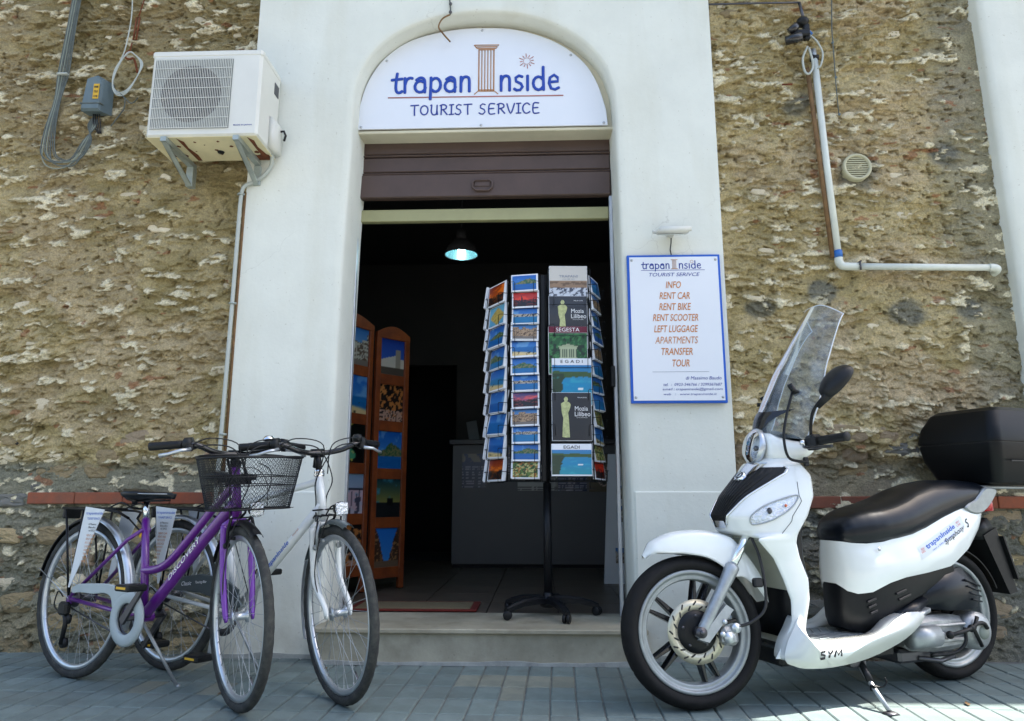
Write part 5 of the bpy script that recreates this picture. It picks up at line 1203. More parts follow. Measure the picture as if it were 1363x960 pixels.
def make_bike(label, rear, front, phi_steer, lean, style):
    r0 = Vector((rear[0], rear[1], 0)); f0 = Vector((front[0], front[1], 0)); d = f0 - r0; Lw = d.length; ph = atan2(d.y, d.x)
    root = thing('bicycle', label, 'bicycle', tuple(r0), (-lean, 0, ph)); root.rotation_mode = 'XYZ'
    purple = style == 'purple'; paint_ = 'purple_paint' if purple else 'white_paint'
    fx = Lw
    if purple: ht, hb, bb, st, stz = (.938, 0, .925), (.980, 0, .715), (.470, 0, .295), (.392, 0, .700), .775
    else: ht, hb, bb, st, stz = (.905, 0, .890), (.948, 0, .700), (.455, 0, .290), (.335, 0, .745), .86
    STEER = rotmat_axis(hb, (fx + .022 if purple else fx + .03, 0, .342), 0); SA = (Vector(ht), Vector(hb))
    SM = Matrix.Translation(SA[1]) @ Matrix.Rotation(-radians(phi_steer), 4, (SA[0] - SA[1]).normalized()) @ Matrix.Translation(-SA[1])
    # wheels
    put_wheel(root, Matrix.Translation((0, 0, WR)), True, .3); put_wheel(root, SM @ Matrix.Translation((fx, 0, WR)), False, .9)
    # frame
    mb = MB()
    mb.tube([ht, hb], .0185, 14)
    if purple:
        mb.tube(spline([(.952, 0, .850), (.85, 0, .765), (.72, 0, .640), (.60, 0, .532), (.52, 0, .494), (.425, 0, .482)], 6), .0175, 12)
        mb.tube(spline([(.965, 0, .775), (.80, 0, .625), (.62, 0, .445), (.480, 0, .310)], 6), .0235, 14)
    else:
        mb.tube([(.912, 0, .862), (.352, 0, .745)], .0150, 12); mb.tube([(.936, 0, .765), (.470, 0, .312)], .0195, 14)
    mb.tube([bb, st], .0165, 12); mb.lathe([(.021, -.036), (.021, .036)], (bb[0], 0, bb[2]), 'y', 16)
    for s_ in (-1, 1):
        mb.tube([(bb[0] - .02, s_ * .018, bb[2] + .002), (bb[0] - .09, s_ * .040, bb[2] + .014), (.005, s_ * .056, WR)], .0095, 10)
        sx = st[0] + .012; sz = (.655 if purple else .715)
        mb.tube([(sx, s_ * .014, sz), (sx - .06, s_ * .040, sz - .045), (.0, s_ * .056, WR + .006)], .0085, 10)
        mb.box((-.018, s_ * .056 - .003, WR - .022), (.020, s_ * .056 + .003, WR + .018), bev=.002)
    mb.build('frame', paint_, parent=root)
    mb = MB()
    if purple:
        d1 = (Vector((.80, 0, .625)) - Vector((.62, 0, .445))); an = atan2(d1.z, d1.x)
        T = Matrix.Translation((.715, 0, .545)) @ Matrix.Rotation(-an, 4, 'Y')
        text_into(mb, 'DISCOVERY', 0, .0, .24, .020, -.0245, 0, .3, M=T); T2 = Matrix.Translation((.86, 0, .773)) @ Matrix.Rotation(-an, 4, 'Y'); text_into(mb, 'DUNDEE', 0, .0, .085, .014, -.0185, 0, .2, M=T2)
        mb.build('decal', 'text_white', parent=root)
        MB().box((st[0] - .006, -.0178, .62), (st[0] + .010, -.0168, .64)).build('frame_badge', 'label_yellow', parent=root)
    else:
        d1 = Vector((.936, 0, .765)) - Vector((.470, 0, .312)); an = atan2(d1.z, d1.x); T = Matrix.Translation((.715, 0, .550)) @ Matrix.Rotation(-an, 4, 'Y')
        text_into(mb, 'trapanInside', -.01, .0, .175, .026, -.0205, 0, .1, .01, M=T); mb.build('decal', 'edge_blue', parent=root)
        mb = MB(); text_into(mb, 'tourist', .135, .004, .045, .010, -.0205, 0, .1, M=T); mb.build('decal', 'text_orange', parent=root)
    # saddle and post
    sp_top = (st[0] - .012, 0, stz); MB().tube([st, sp_top], .0125, 12).build('seat_post', 'chrome', parent=root)
    sc_ = (st[0] + (.035 if purple else .03), stz + .036)
    sd_ = saddle_mb(sc_[0], sc_[1], .30).build('saddle', 'seat_vinyl', parent=root)
    if purple: MB().tube([(sc_[0] - .13, -.066, sc_[1] + .010), (sc_[0] - .09, -.072, sc_[1] + .0), (sc_[0] + .0, -.048, sc_[1] - .004), (sc_[0] + .12, -.021, sc_[1] - .004)], .0016, 5).build('piping', 'silver', parent=sd_)
    MB().tube([(sc_[0] - .09, -.02, sc_[1] - .034), (sc_[0] + .10, -.012, sc_[1] - .030)], .0035, 6).tube([(sc_[0] - .09, .02, sc_[1] - .034), (sc_[0] + .10, .012, sc_[1] - .030)], .0035, 6).tube([(sc_[0] - .085, -.03, sc_[1] - .05), (sc_[0] - .085, -.03, sc_[1] - .01)], .012, 8).tube([(sc_[0] - .085, .03, sc_[1] - .05), (sc_[0] - .085, .03, sc_[1] - .01)], .012, 8).build('saddle_rail', 'black_satin', parent=sd_)
    # cranks, chain ring guard, pedals
    cb_ = Vector((bb[0], -.092, bb[2])); ca_ = radians(52 if purple else -100); cd = Vector((cos(ca_), 0, sin(ca_)))
    mb = MB(); mb.loft([[tuple(cb_ + cd * t + Vector((-cd.z, 0, cd.x)) * (w * sx) + Vector((0, y, 0))) for sx, y in ((-1, -.006), (1, -.006), (1, .006), (-1, .006))] for t, w in ((-.015, .016), (.02, .015), (.15, .010), (.178, .012))], smooth=False)
    mb.tube([tuple(cb_ + Vector((0, -.002, 0))), (bb[0], .09, bb[2])], .010, 12); c2 = Vector((bb[0], .088, bb[2]))
    mb.loft([[tuple(c2 - cd * t + Vector((-cd.z, 0, cd.x)) * (w * sx) + Vector((0, y, 0))) for sx, y in ((-1, -.006), (1, -.006), (1, .006), (-1, .006))] for t, w in ((-.015, .016), (.15, .010), (.178, .012))], smooth=False)
    crank = mb.build('crank', 'silver_dull' if not purple else 'steel_dark', parent=root)
    for q, s_ in ((cb_ + cd * .170, -1), (c2 - cd * .170, 1)):
        pm_ = MB(); x, y, z = q; y0_, y1_ = (y - .098, y - .010) if s_ < 0 else (y + .010, y + .098)
        pm_.box((x - .046, y0_, z - .013), (x + .046, y1_, z + .013), bev=.006).tube([(x, y, z), (x, y + s_ * .05, z)], .006, 8)
        pm_.build('pedal', 'black_plastic', parent=root)
        MB().box((x - .030, min(y0_, y1_) - .0012, z - .004), (x + .030, min(y0_, y1_) + .0005, z + .005)).build('pedal_reflector', 'label_yellow', parent=root)
    MB().lathe([(.060, -.006), (.090, -.004), (.090, .0), (.060, -.002)], (bb[0], -.060, bb[2]), 'y', 36, closed=True).build('chain_ring', 'steel_dark', parent=root)
    mb = MB()
    for k in range(2):
        a = (bb[0], -.062, bb[2] + (.088 if k else -.088)); b = (0, -.050, WR + (.038 if k else -.036)); mb.tube([a, b], .0035, 5)
    mb.build('chain', 'steel_dark', parent=root)
    if purple:
        ring = MB().lathe([(.062, -.0065), (.068, -.010), (.098, -.010), (.110, -.004), (.110, .004), (.062, .004)], (bb[0], -.078, bb[2]), 'y', 48, closed=True)
        arm = [(.055, .392), (.10, .412), (.20, .420), (.32, .425), (.42, .412), (.470, .402), (.40, .355), (.372, .330), (.350, .372), (.300, .386), (.22, .378), (.12, .378), (.066, .372)]
        arm = [(p.x, p.z) for p in spline([Vector((a, 0, b)) for a, b in arm], 3, closed=True)]
        ring.prism(arm, -.0865, -.075, 'y', bev=.003); ring.build('chain_guard', 'guard_grey', parent=root)
    else:
        gd = [(.075, .405), (.12, .428), (.30, .452), (.46, .440), (.55, .40), (.565, .33), (.50, .30), (.42, .352), (.30, .372), (.12, .372), (.08, .380)]
        MB().prism(gd, -.082, -.066, 'y', bev=.003).build('chain_guard', 'guard_dark', parent=root)
        mb = MB(); T = Matrix.Translation((.26, -.0825, .412)) @ Matrix.Rotation(-.10, 4, 'Y'); text_into(mb, 'Classic', -.05, .0, .07, .018, -.001, 0, .3, M=T); text_into(mb, 'Touring Bike', .05, .0, .075, .014, -.001, 0, .3, M=T); mb.build('decal', 'text_white', parent=root)
    # rear derailleur, cassette, kickstand
    mb = MB(); mb.lathe([(.0001, -.030), (.024, -.030), (.038, -.008), (.040, .0), (.0001, .0)], (0, -.028, WR), 'y', 20); mb.build('cassette', 'steel_dark', parent=root)
    mb = MB(); mb.box((-.035, -.086, WR - .070), (.030, -.056, WR - .012), bev=.010); mb.tube([(.0, -.07, WR - .05), (.022, -.07, WR - .10), (.012, -.07, WR - .19)], .010, 8)
    for z in (.085, .185): mb.lathe([(.0001, -.008), (.022, -.008), (.022, .008), (.0001, .008)], (.018, -.062, WR - z), 'y', 14)
    mb.tube(spline([(-.01, -.08, WR + .01), (-.055, -.08, WR + .03), (-.07, -.08, WR - .03), (-.03, -.078, WR - .055)], 5), .0028, 6)
    mb.build('derailleur', 'black_plastic', parent=root)
    kb = (.40, .045, .265) if purple else (.40, .045, .265); kt = (.545, .145, .006) if purple else (.47, .16, .004)
    mb = MB(); mb.tube([kb, kt], .0075, 8); mb.tube([kt, (kt[0] + .010, kt[1] + .004, kt[2] + .002)], .010, 8); mb.build('kickstand', 'silver_dull', parent=root)
    # mudguards
    fender_mb(0, WR, WR + .026, -18, 95).build('mudguard', 'silver', parent=root)
    fender_mb(0, WR, WR + .024, 95, 168, .022).build('mudguard', 'black_satin' if purple else 'silver', parent=root)
    mb = MB()
    for s_ in (-1, 1): mb.tube([(0, s_ * .060, WR), (-.155, s_ * .028, WR + .325)], .0022, 5).tube([(0, s_ * .060, WR), (-.345, s_ * .024, WR + .115)], .0022, 5)
    mb.build('mudguard_stay', 'silver', parent=root)
    # rack
    rz = .735; mb = MB()
    x0, x1 = (-.175, .30) if purple else (-.16, .29)
    loop = [(x1, -.02, rz - .035), (x1 - .03, -.055, rz - .008), (x1 - .10, -.068, rz), (x0 + .03, -.068, rz + .006), (x0, -.045, rz + .008), (x0, .045, rz + .008), (x0 + .03, .068, rz + .006), (x1 - .10, .068, rz), (x1 - .03, .055, rz - .008), (x1, .02, rz - .035)]
    mb.tube(loop, .0058, 8)
    for k in range(6): x = x0 + .05 + k * .055; mb.tube([(x, -.066, rz + .004), (x, .066, rz + .004)], .0042, 6)
    mb.box((x0 + .02, -.030, rz + .001), (x1 - .09, .030, rz + .013), bev=.004)
    for s_ in (-1, 1):
        for x in (x0 + .06, x0 + .20): mb.tube([(x, s_ * .068, rz), (.0 + .004, s_ * .066, WR + .015)], .0048, 7)
        mb.tube([(x1, s_ * .020, rz - .035), (st[0] - .01, s_ * .016, st[2] - .05)], .0040, 6)
    mb.tube(spline([(x1 - .12, -.04, rz + .012), (x1 - .03, -.045, rz + .034), (x1 + .03, -.03, rz + .012), (x1 + .02, .03, rz + .012), (x1 - .03, .045, rz + .034), (x1 - .12, .04, rz + .012)], 4), .0040, 6)
    mb.build('rear_rack', 'black_satin', parent=root)
    MB().box((x0 - .022, -.040, rz - .042), (x0 + .002, .040, rz + .014), bev=.006).build('rack_end_plate', 'black_plastic', parent=root)
    MB().box((x0 - .030, -.032, rz - .034), (x0 - .0225, .032, rz + .006), bev=.003).build('rear_reflector', 'tail_red', parent=root)
    ad_panel(root, -1, .075 if purple else -.070, .222 if purple else .088, .748, .036 if purple else .010, .395)
    ad_panel(root, 1, .075 if purple else -.07, .222 if purple else .088, .748, .036, .395)
    # fork, brake, mudguard, stem, bars (all turn with the steering)
    def sb(mb, name, mat, parent=root): mb.tf(SM); return mb.build(name, mat, parent=parent)
    mb = MB(); cr = Vector(hb) + Vector((.006, 0, -.022))
    mb.tube([(cr.x, -.052, cr.z - .012), (cr.x - .002, -.030, cr.z + .004), (cr.x - .002, .030, cr.z + .004), (cr.x, .052, cr.z - .012)], .0145, 12)
    for s_ in (-1, 1):
        rk0 = spline([(cr.x, s_ * .050, cr.z - .008), (cr.x + .014, s_ * .054, cr.z - .12), (cr.x + .030, s_ * .055, cr.z - .22), (fx - .012, s_ * .052, WR + .03), (fx, s_ * .050, WR - .004)], 5)
        mb.tube(rk0, [interp(i, (0, len(rk0) - 1), (.0150, .0095)) for i in range(len(rk0))], 12); mb.lathe([(.0001, -.004), (.014, -.004), (.014, .004), (.0001, .004)], (fx, s_ * .050, WR - .004), 'y', 12)
    sb(mb, 'fork', 'violet_paint' if purple else 'white_paint')
    mb = MB()
    for s_ in (-1, 1):
        x = cr.x + .045; mb.tube([(x - .018, s_ * .050, cr.z - .085), (x + .002, s_ * .050, cr.z - .080)], .012, 10); mb.tube([(x, s_ * .050, cr.z - .085), (x + .006, s_ * .052, cr.z - .03), (x + .006, s_ * .040, cr.z + .022)], .0065, 8); mb.box((x - .030, s_ * .034 - .006, cr.z - .062), (x + .035, s_ * .034 + .006, cr.z - .048), bev=.003)
    mb.tube([(cr.x + .05, -.040, cr.z + .022), (cr.x + .05, .040, cr.z + .022)], .003, 6); sb(mb, 'brake', 'silver_dull' if not purple else 'black_satin')
    sb(fender_mb(fx, WR, WR + .024, 60 if purple else 72, 150, .023), 'mudguard', 'black_satin' if purple else 'mudguard_dark')
    if not purple: sb(fender_mb(fx, WR, WR + .022, 150, 205, .022), 'mudguard', 'silver')
    mb = MB()
    for s_ in (-1, 1): mb.tube([(fx, s_ * .056, WR), (fx - .20, s_ * .026, WR + .305)], .0022, 5)
    sb(mb, 'mudguard_stay', 'silver' if not purple else 'black_satin')
    hx, hz = (ht[0] - .010, .968) if purple else (ht[0] - .018, .982)
    mb = MB(); mb.lathe([(.021, -.010), (.023, .0), (.020, .006), (.0225, .010), (.019, .018)], (ht[0] - .001, 0, ht[2] + .002), n=18); sb(mb, 'headset', 'chrome' if not purple else 'black_satin')
    mb = MB(); mb.tube([(ht[0] - .002, 0, ht[2] + .012), (ht[0] - .008, 0, hz - .035), (hx, 0, hz - .012)], .0135, 12).tube([(hx, -.028, hz), (hx, .028, hz)], .019, 12).tube([(hx - .02, 0, hz - .06), (hx + .004, 0, hz - .004)], .014, 10)
    sb(mb, 'stem', 'black_satin')
    bc = bar_curve(hx, hz, 0); bc = spline(bc, 5); sb(MB().tube(bc, .0118, 12), 'handlebar', 'black_gloss')
    for s_ in (-1, 1):
        e0 = Vector((hx + .016, s_ * .208, hz + .040)); e1 = Vector((hx - .058, s_ * .312, hz + .034)); ax = (e1 - e0).normalized()
        rg = [.0155, .0165, .0158, .0165, .0158, .0165, .0158, .0168, .0168]; sb(MB().tube([tuple(e0.lerp(e1, t / 8)) for t in range(9)], rg, 14), 'grip', 'black_plastic')
        mb = MB(); c = e0 - ax * .022; mb.tube([tuple(c - ax * .014), tuple(c + ax * .014)], .026, 14); mb.box(tuple(c + Vector((-.002, -.014, -.030))), tuple(c + Vector((.030, .014, -.004))), bev=.006)
        sb(mb, 'shifter', 'black_plastic')
        mb = MB(); l0 = c + Vector((.030, 0, -.022)); l1 = l0 + ax * .05 + Vector((.038, 0, -.004)); l2 = l0 + ax * .125 + Vector((.030, 0, -.018)); mb.tube([tuple(l0), tuple(l1), tuple(l0.lerp(l2, .75) + Vector((.012, 0, 0))), tuple(l2)], [.0075, .0065, .0062, .0085], 8); sb(mb, 'brake_lever', 'silver')
    # bell, control cables, lamp
    if purple:
        q = Vector((hx + .038, .125, hz + .055)); sb(MB().lathe([(.0001, .026), (.016, .022), (.024, .010), (.025, 0), (.0001, -.002)], tuple(q), n=20), 'bell', 'chrome')
        sb(MB().tube([tuple(q + Vector((-.006, -.02, -.028))), tuple(q)], .010, 8), 'bell_base', 'black_plastic')
    else:
        q = Vector((hx + .030, .175, hz + .060)); sb(MB().lathe([(.0001, .020), (.018, .016), (.023, .004), (.022, -.012), (.0001, -.016)], tuple(q), n=18), 'bell', 'black_plastic')
    mb = MB()
    for s_ in (-1, 1):
        mb.tube(spline([(hx + .035, s_ * .175, hz + .020), (hx + .085, s_ * .115, hz + .035), (hx + .105, s_ * .03, hz + .01), (hx + .075, -s_ * .035, hz - .11), (hx + .035, -s_ * .022, hz - .20), (cr.x - .02, -s_ * .028, cr.z - .02)], 6), .0028, 6)
        mb.tube(spline([(hx + .030, s_ * .19, hz + .028), (hx + .10, s_ * .13, hz + .06), (hx + .115, s_ * .02, hz + .03), (hx + .06, s_ * .02, hz - .09)], 6), .0025, 6)
    sb(mb, 'control_cable', 'cable_black')
    sb(MB().tube(spline([(cr.x + .075, -.012, cr.z + .04), (cr.x + .055, -.045, cr.z - .06), (cr.x + .045, -.060, cr.z - .20), (fx - .015, -.058, WR + .02)], 6), .0026, 6), 'lamp_wire', 'cable_black')
    lx, lz = (cr.x + .155, cr.z + .055) if purple else (cr.x + .125, cr.z + .070)
    mb = MB(); T = Matrix.Translation((lx, 0.02, lz)); mb.lathe([(.0001, -.045), (.016, -.042), (.026, -.018), (.030, .008), (.030, .012)], axis='x', n=18, M=T); mb.tube([(lx - .03, .02, lz - .005), (lx - .04, .008, lz - .04), (cr.x + .02, 0, cr.z + .005)], .005, 6); lb = sb(mb, 'headlamp', 'black_plastic')
    sb(MB().lathe([(.0001, .010), (.028, .013)], axis='x', n=16, M=T).box((lx + .012, -.006, lz - .024), (lx + .018, .046, lz + .024), bev=.004), 'lamp_reflector', 'reflector', parent=lb)
    if not purple:                                                # small wire carrier over the front wheel
        mb = MB(); zz = cr.z + .045
        for y in (-.045, -.015, .015, .045): mb.tube([(cr.x - .005, y, zz - .012), (cr.x + .015, y, zz), (cr.x + .085, y, zz - .002)], .0035, 6)
        mb.tube([(cr.x + .085, -.05, zz), (cr.x + .088, .05, zz)], .0035, 6).tube([(cr.x + .0, -.05, zz + .02), (cr.x + .0, .05, zz + .02)], .0035, 6)
        mb.tube(spline([(cr.x + .09, -.03, zz), (cr.x + .105, -.012, zz + .035), (cr.x + .11, .012, zz + .035), (cr.x + .095, .03, zz)], 4), .0035, 6)
        for s_ in (-1, 1): mb.tube([(cr.x + .06, s_ * .05, zz), (cr.x + .03, s_ * .056, cr.z - .09)], .0035, 6)
        sb(mb, 'front_carrier', 'black_satin')
    else:                                                         # black wire-mesh basket
        bx, zt, zb = hx + .185, .945, .750
        def ring(t, inset=0):
            hx_, hy_ = .105 + .030 * t - inset, .150 + .042 * t - inset; z = zb + (zt - zb) * t; out = []
            for k in range(48):
                a = 2 * pi * k / 48; c_, s2 = cos(a), sin(a); out.append((bx + hx_ * np.sign(c_) * abs(c_) ** .62 + .006 * t, hy_ * np.sign(s2) * abs(s2) ** .62, z + (.020 * t * (c_ < 0) * abs(c_))))
            return out
        mb = MB(); mb.tube(ring(1), .0048, 8, closed=True).tube(ring(0), .0036, 8, closed=True).tube(ring(.62), .0022, 6, closed=True).tube(ring(.45), .0022, 6, closed=True)
        bk = sb(mb, 'basket', 'black_satin')
        mb = MB(); R8 = [ring(t / 8) for t in range(9)]
        def at_(kf, t):
            k0 = int(math.floor(kf)) % 48; f_ = kf - math.floor(kf); a, b = Vector(R8[t][k0]), Vector(R8[t][(k0 + 1) % 48]); return a.lerp(b, f_)
        for k in range(112):
            for sg_ in (-1, 1): mb.tube([at_(k * 48 / 112 + sg_ * t * .62, t) for t in range(9)], .00085, 3, caps=False, smooth=False)
        sb(mb, 'basket_mesh', 'black_satin', parent=bk)
        mb = MB(); 
        for k in range(-9, 10): 
            y = k * .0155; mb.tube([(bx - .10, y, zb), (bx + .10, y, zb)], .0010, 3, caps=False)
        for k in range(-6, 7):
            x = bx + k * .0155; mb.tube([(x, -.145, zb + .0012), (x, .145, zb + .0012)], .0010, 3, caps=False)
        sb(mb, 'basket_floor', 'black_satin', parent=bk)
        sb(MB().box((bx - .135, -.05, .845), (bx - .118, .05, .885), bev=.004).tube([(hx, -.03, hz - .02), (bx - .12, -.03, .87)], .006, 8).tube([(hx, .03, hz - .02), (bx - .12, .03, .87)], .006, 8).tube(spline([(bx - .10, -.02, .752), (bx - .03, 0, .742), (cr.x + .03, 0, cr.z + .02)], 4), .005, 6), 'basket_bracket', 'black_satin', parent=bk)
        sb(MB().tube(spline([(bx - .13, .08, .93), (bx - .05, .10, .90), (bx + .05, .06, .82), (bx + .10, -.01, .77), (bx + .12, -.03, .755)], 6), .0022, 5).tube(spline([(bx + .137, -.09, .905), (bx + .135, -.02, .90), (bx + .137, .02, .85), (bx + .12, .03, .76)], 5), .0016, 5), 'lamp_cable', 'cable_black', parent=bk)
    return root
b1 = make_bike('white city bicycle with blue lettering on its frame, behind the purple one, against the pier', (-1.76, 3.448), (-.795, 2.940), 23.7, radians(1.5), 'white')
b2 = make_bike('purple step-through bicycle with a black mesh basket and pale grey chain guard', (-2.105, 3.290), (-1.172, 2.810), 22.5, radians(2.5), 'purple')

# ================================================================== the scooter (x forward, y = its left side, z up; origin under the rear axle)
SL = 1.3317; SWR = .283
scp = atan2(2.925 - 3.421, .592 - 1.828)
sc = thing('motor_scooter', 'white motor scooter with a tall clear windscreen and black top case on its side stand', 'scooter', (1.828, 3.421, 0), (0, 0, scp))
# ---- front leg shield
ZK = (.19, .20, .26, .32, .40, .48, .56, .62, .645, .66, .72, .80, .88, .93, .965)
XC = (1.00, .965, .945, .94, .94, .95, .97, 1.04, 1.135, 1.165, 1.19, 1.135, 1.055, 1.005, .960)
XE = (.95, .95, .958, .955, .930, .925, .955, .970, .968, .965, .925, .885, .872, .890, .920)
XF = (1.066, 1.062, 1.028, .995, .990, 1.018, 1.055, 1.115, 1.135, 1.12, 1.08, 1.02, .98, .96, .94)
WK = (.168, .170, .182, .190, .190, .186, .182, .186, .192, .198, .208, .206, .184, .150, .085)
def shield(u, z, off=0.0):
    xc, xe, xf, w = (interp(z, ZK, a) for a in (XC, XE, XF, WK)); a = abs(u)
    low = 1 - float(sm(.63, .66, np.array(z))); up_ = xe + (xc - xe) * (1 - a ** 2.4)
    if a > .86: lo_ = xe + (xf - xe) * ((1 - a) / .14) ** .6
    else: lo_ = xc + (xf - xc) * float(sm(.62, .86, np.array(a)))
    x = up_ * (1 - low) + lo_ * low; y = w * (1 if u > 0 else -1) * a ** .92
    return (x + off, y * (1 + off * .8), z)
def full(u, z): return shield(u, z)
us = [sin(pi / 2 * t) for t in np.linspace(-1, 1, 61)]; zs_ = sorted(set(list(np.linspace(.19, .60, 22)) + list(np.linspace(.60, .68, 14)) + list(np.linspace(.68, .965, 26))))
rows = [[shield(u, z) for u in us] for z in zs_]
mb = MB().grid(rows, 0, True, flip=True); nU = len(us)
back = [[(p[0] - .022 if abs(us[j]) < .9 else p[0] - .012, p[1] * .965, p[2]) for j, p in enumerate(r)] for r in rows]
mb.grid(back, 0, True)
for i in range(len(rows) - 1):
    for j in (0, nU - 1): mb.add([rows[i][j], rows[i + 1][j], back[i + 1][j], back[i][j]], [(0, 1, 2, 3)], 0, True)
for j in range(nU - 1):
    for i in (0, len(rows) - 1): mb.add([rows[i][j], rows[i][j + 1], back[i][j + 1], back[i][j]], [(0, 1, 2, 3)], 0, True)
for k in range(len(zs_) - 1):
    for j in range(nU - 1):
        if zs_[k] < .615 and abs(us[j]) < .80: mb.m[k * (nU - 1) + j] = 1
sh_ = mb.build('leg_shield', ['scooter_white', 'scooter_inner'], parent=sc)
# grille, chrome rim, emblem
def gw(z): return interp(z, (.690, .72, .78, .85, .89, .915, .93), (.042, .056, .082, .122, .142, .138, .08))
def on_shield(y, z, off):
    w = interp(z, ZK, WK); u = (abs(y) / w) ** (1 / .92) * (1 if y > 0 else -1); return shield(max(-.999, min(.999, u)), z, off)
gr_ = []
for z in np.linspace(.695, .915, 40):
    r = []
    for k in range(97):
        y = gw(z) * (k / 48 - 1) * .97; rib = .0030 * (1 if (k % 8) < 5 else -1.0) ; edge_ = min(1, (1 - abs(k / 48 - 1)) * 8); p = on_shield(y, z, .004 + rib * edge_); r.append((p[0], y * 1.0, z))
    gr_.append(r)
MB().grid(gr_, 0, False, flip=True).build('grille', 'black_plastic', parent=sh_)
edge_pts = [on_shield(gw(z), z, .005) for z in np.linspace(.685, .918, 26)]; eL = [(p[0], -p[1], p[2]) for p in edge_pts]
MB().tube(edge_pts, .0036, 8).tube(eL, .0036, 8).build('grille_trim', 'chrome', parent=sh_)
b_ = [[tuple(Vector(on_shield(y, z, .009))) for y in np.linspace(-.036, .036, 12)] for z in np.linspace(.672, .700, 5)]
MB().grid(b_, 0, True, flip=True).build('grille_foot', 'chrome', parent=sh_)
em = [[on_shield(y * (1 if z < .90 else 1.2), z, .010) for y in np.linspace(-.030 - (z - .865) * .5, .030 + (z - .865) * .5, 14)] for z in np.linspace(.865, .935, 8)]
MB().grid(em, 0, True, flip=True).build('nose_cap', 'chrome', parent=sh_)
pc = Vector(on_shield(0, .882, .016)); nrm = Vector((.72, 0, .69)); T = Matrix.Translation(pc) @ nrm.to_track_quat('Z', 'Y').to_matrix().to_4x4()
bd = MB().lathe([(.0001, .002), (.019, .002), (.023, .005), (.026, .002), (.026, -.008)], n=28, M=T).build('emblem', 'chrome', parent=sh_)
mb = MB().lathe([(.0001, .0035), (.0185, .0035)], n=24, M=T); mb.build('emblem_field', 'black_gloss', parent=bd)
mb = MB()
mb.tube([T @ Vector((.012 * cos(a) * (1 - t * .2), .012 * sin(a), .005)) for t, a in [(i / 10, -1.9 + 2.6 * i / 10) for i in range(11)]], [.0012 + .002 * sin(pi * i / 10) for i in range(11)], 6)
mb.tube([T @ Vector((.012 * cos(a), .012 * sin(a), .005)) for a in [1.25 + 2.6 * i / 10 for i in range(11)]], [.0012 + .002 * sin(pi * i / 10) for i in range(11)], 6)
mb.build('emblem_mark', 'silver', parent=bd)
for s_ in (1, -1):
    sp_ = [on_shield(y, z, .0012) for y, z in [(interp(z, (.655, .70, .78, .855), (.176, .190, .1955, .172)), z) for z in np.linspace(.655, .855, 22)]]
    MB().tube([(a, b * s_, c) for a, b, c in sp_], .0011, 5).build('panel_seam', 'cable_black', parent=sh_)
MB().lathe([(.0001, .004), (.007, .003), (.008, 0)], axis='y', n=12, M=Matrix.Translation((.50, .141, .580))).build('screw', 'screw', parent=sc)
MB().ball((.985, .1695, .186), .008, 10, sc=(1, .35, .7)).build('drain_hole', 'cable_black', parent=sc)
# turn indicators set into both cheeks
for s_ in (1, -1):
    out = [(.122, .690), (.126, .724), (.142, .760), (.166, .786), (.187, .802), (.189, .776), (.183, .742), (.169, .713), (.146, .694)]
    op = [(p.x, p.z) for p in spline([Vector((a, 0, b)) for a, b in out], 4, closed=True)]; cy_, cz_ = .158, .745
    def patch(k_, off, bulge=0.0):
        rows = []
        for t in (1, .8, .5, .2, .001):
            rows.append([on_shield((cy_ + (a - cy_) * t * k_), cz_ + (b - cz_) * t * k_, off + bulge * (1 - t * t)) for a, b in op])
        v = [p for r in rows for p in r]; n = len(op); f = []
        for i in range(len(rows) - 1):
            for j in range(n): f.append((i * n + j, i * n + (j + 1) % n, (i + 1) * n + (j + 1) % n, (i + 1) * n + j))
        if s_ < 0: v = [(p[0], -p[1], p[2]) for p in v]; f = [q[::-1] for q in f]
        return MB().add(v, f)
    ti = patch(.95, .003).build('turn_indicator', 'reflector', parent=sc)
    rimp = [on_shield(a, b, .004) for a, b in op]; rimp = [(p[0], p[1] * s_, p[2]) for p in rimp]
    MB().tube(rimp, .0032, 6, closed=True).build('indicator_rim', 'silver_dull', parent=ti)
    patch(.93, .006, .008).build('indicator_lens', 'lens', parent=ti)
    c = on_shield(.156, .742, .007); MB().ball((c[0], c[1] * s_, c[2]), .013, 12, sc=(.6, 1, 1)).build('bulb', 'steel_dark', parent=ti)
    c = on_shield(.178, .762, .008); MB().ball((c[0], c[1] * s_, c[2]), .006, 10).build('amber_bulb', 'amber', parent=ti)
# black inner (knee) panel and glove box
secs = []
for z, x0, w, bulge in ((.25, .925, .150, .01), (.38, .905, .158, .03), (.455, .895, .160, .045), (.56, .915, .158, .050), (.665, .920, .165, .055), (.74, .885, .178, .045), (.82, .865, .170, .030), (.88, .865, .130, .010)):
    secs.append([(x0 - bulge * (1 - t * t) ** .5 if abs(t) < 1 else x0, w * t, z) for t in np.linspace(-1, 1, 13)] + [(x0 + .045, w * .95, z), (x0 + .045, -w * .95, z)])
MB().loft(secs).build('inner_panel', 'black_satin', parent=sc)
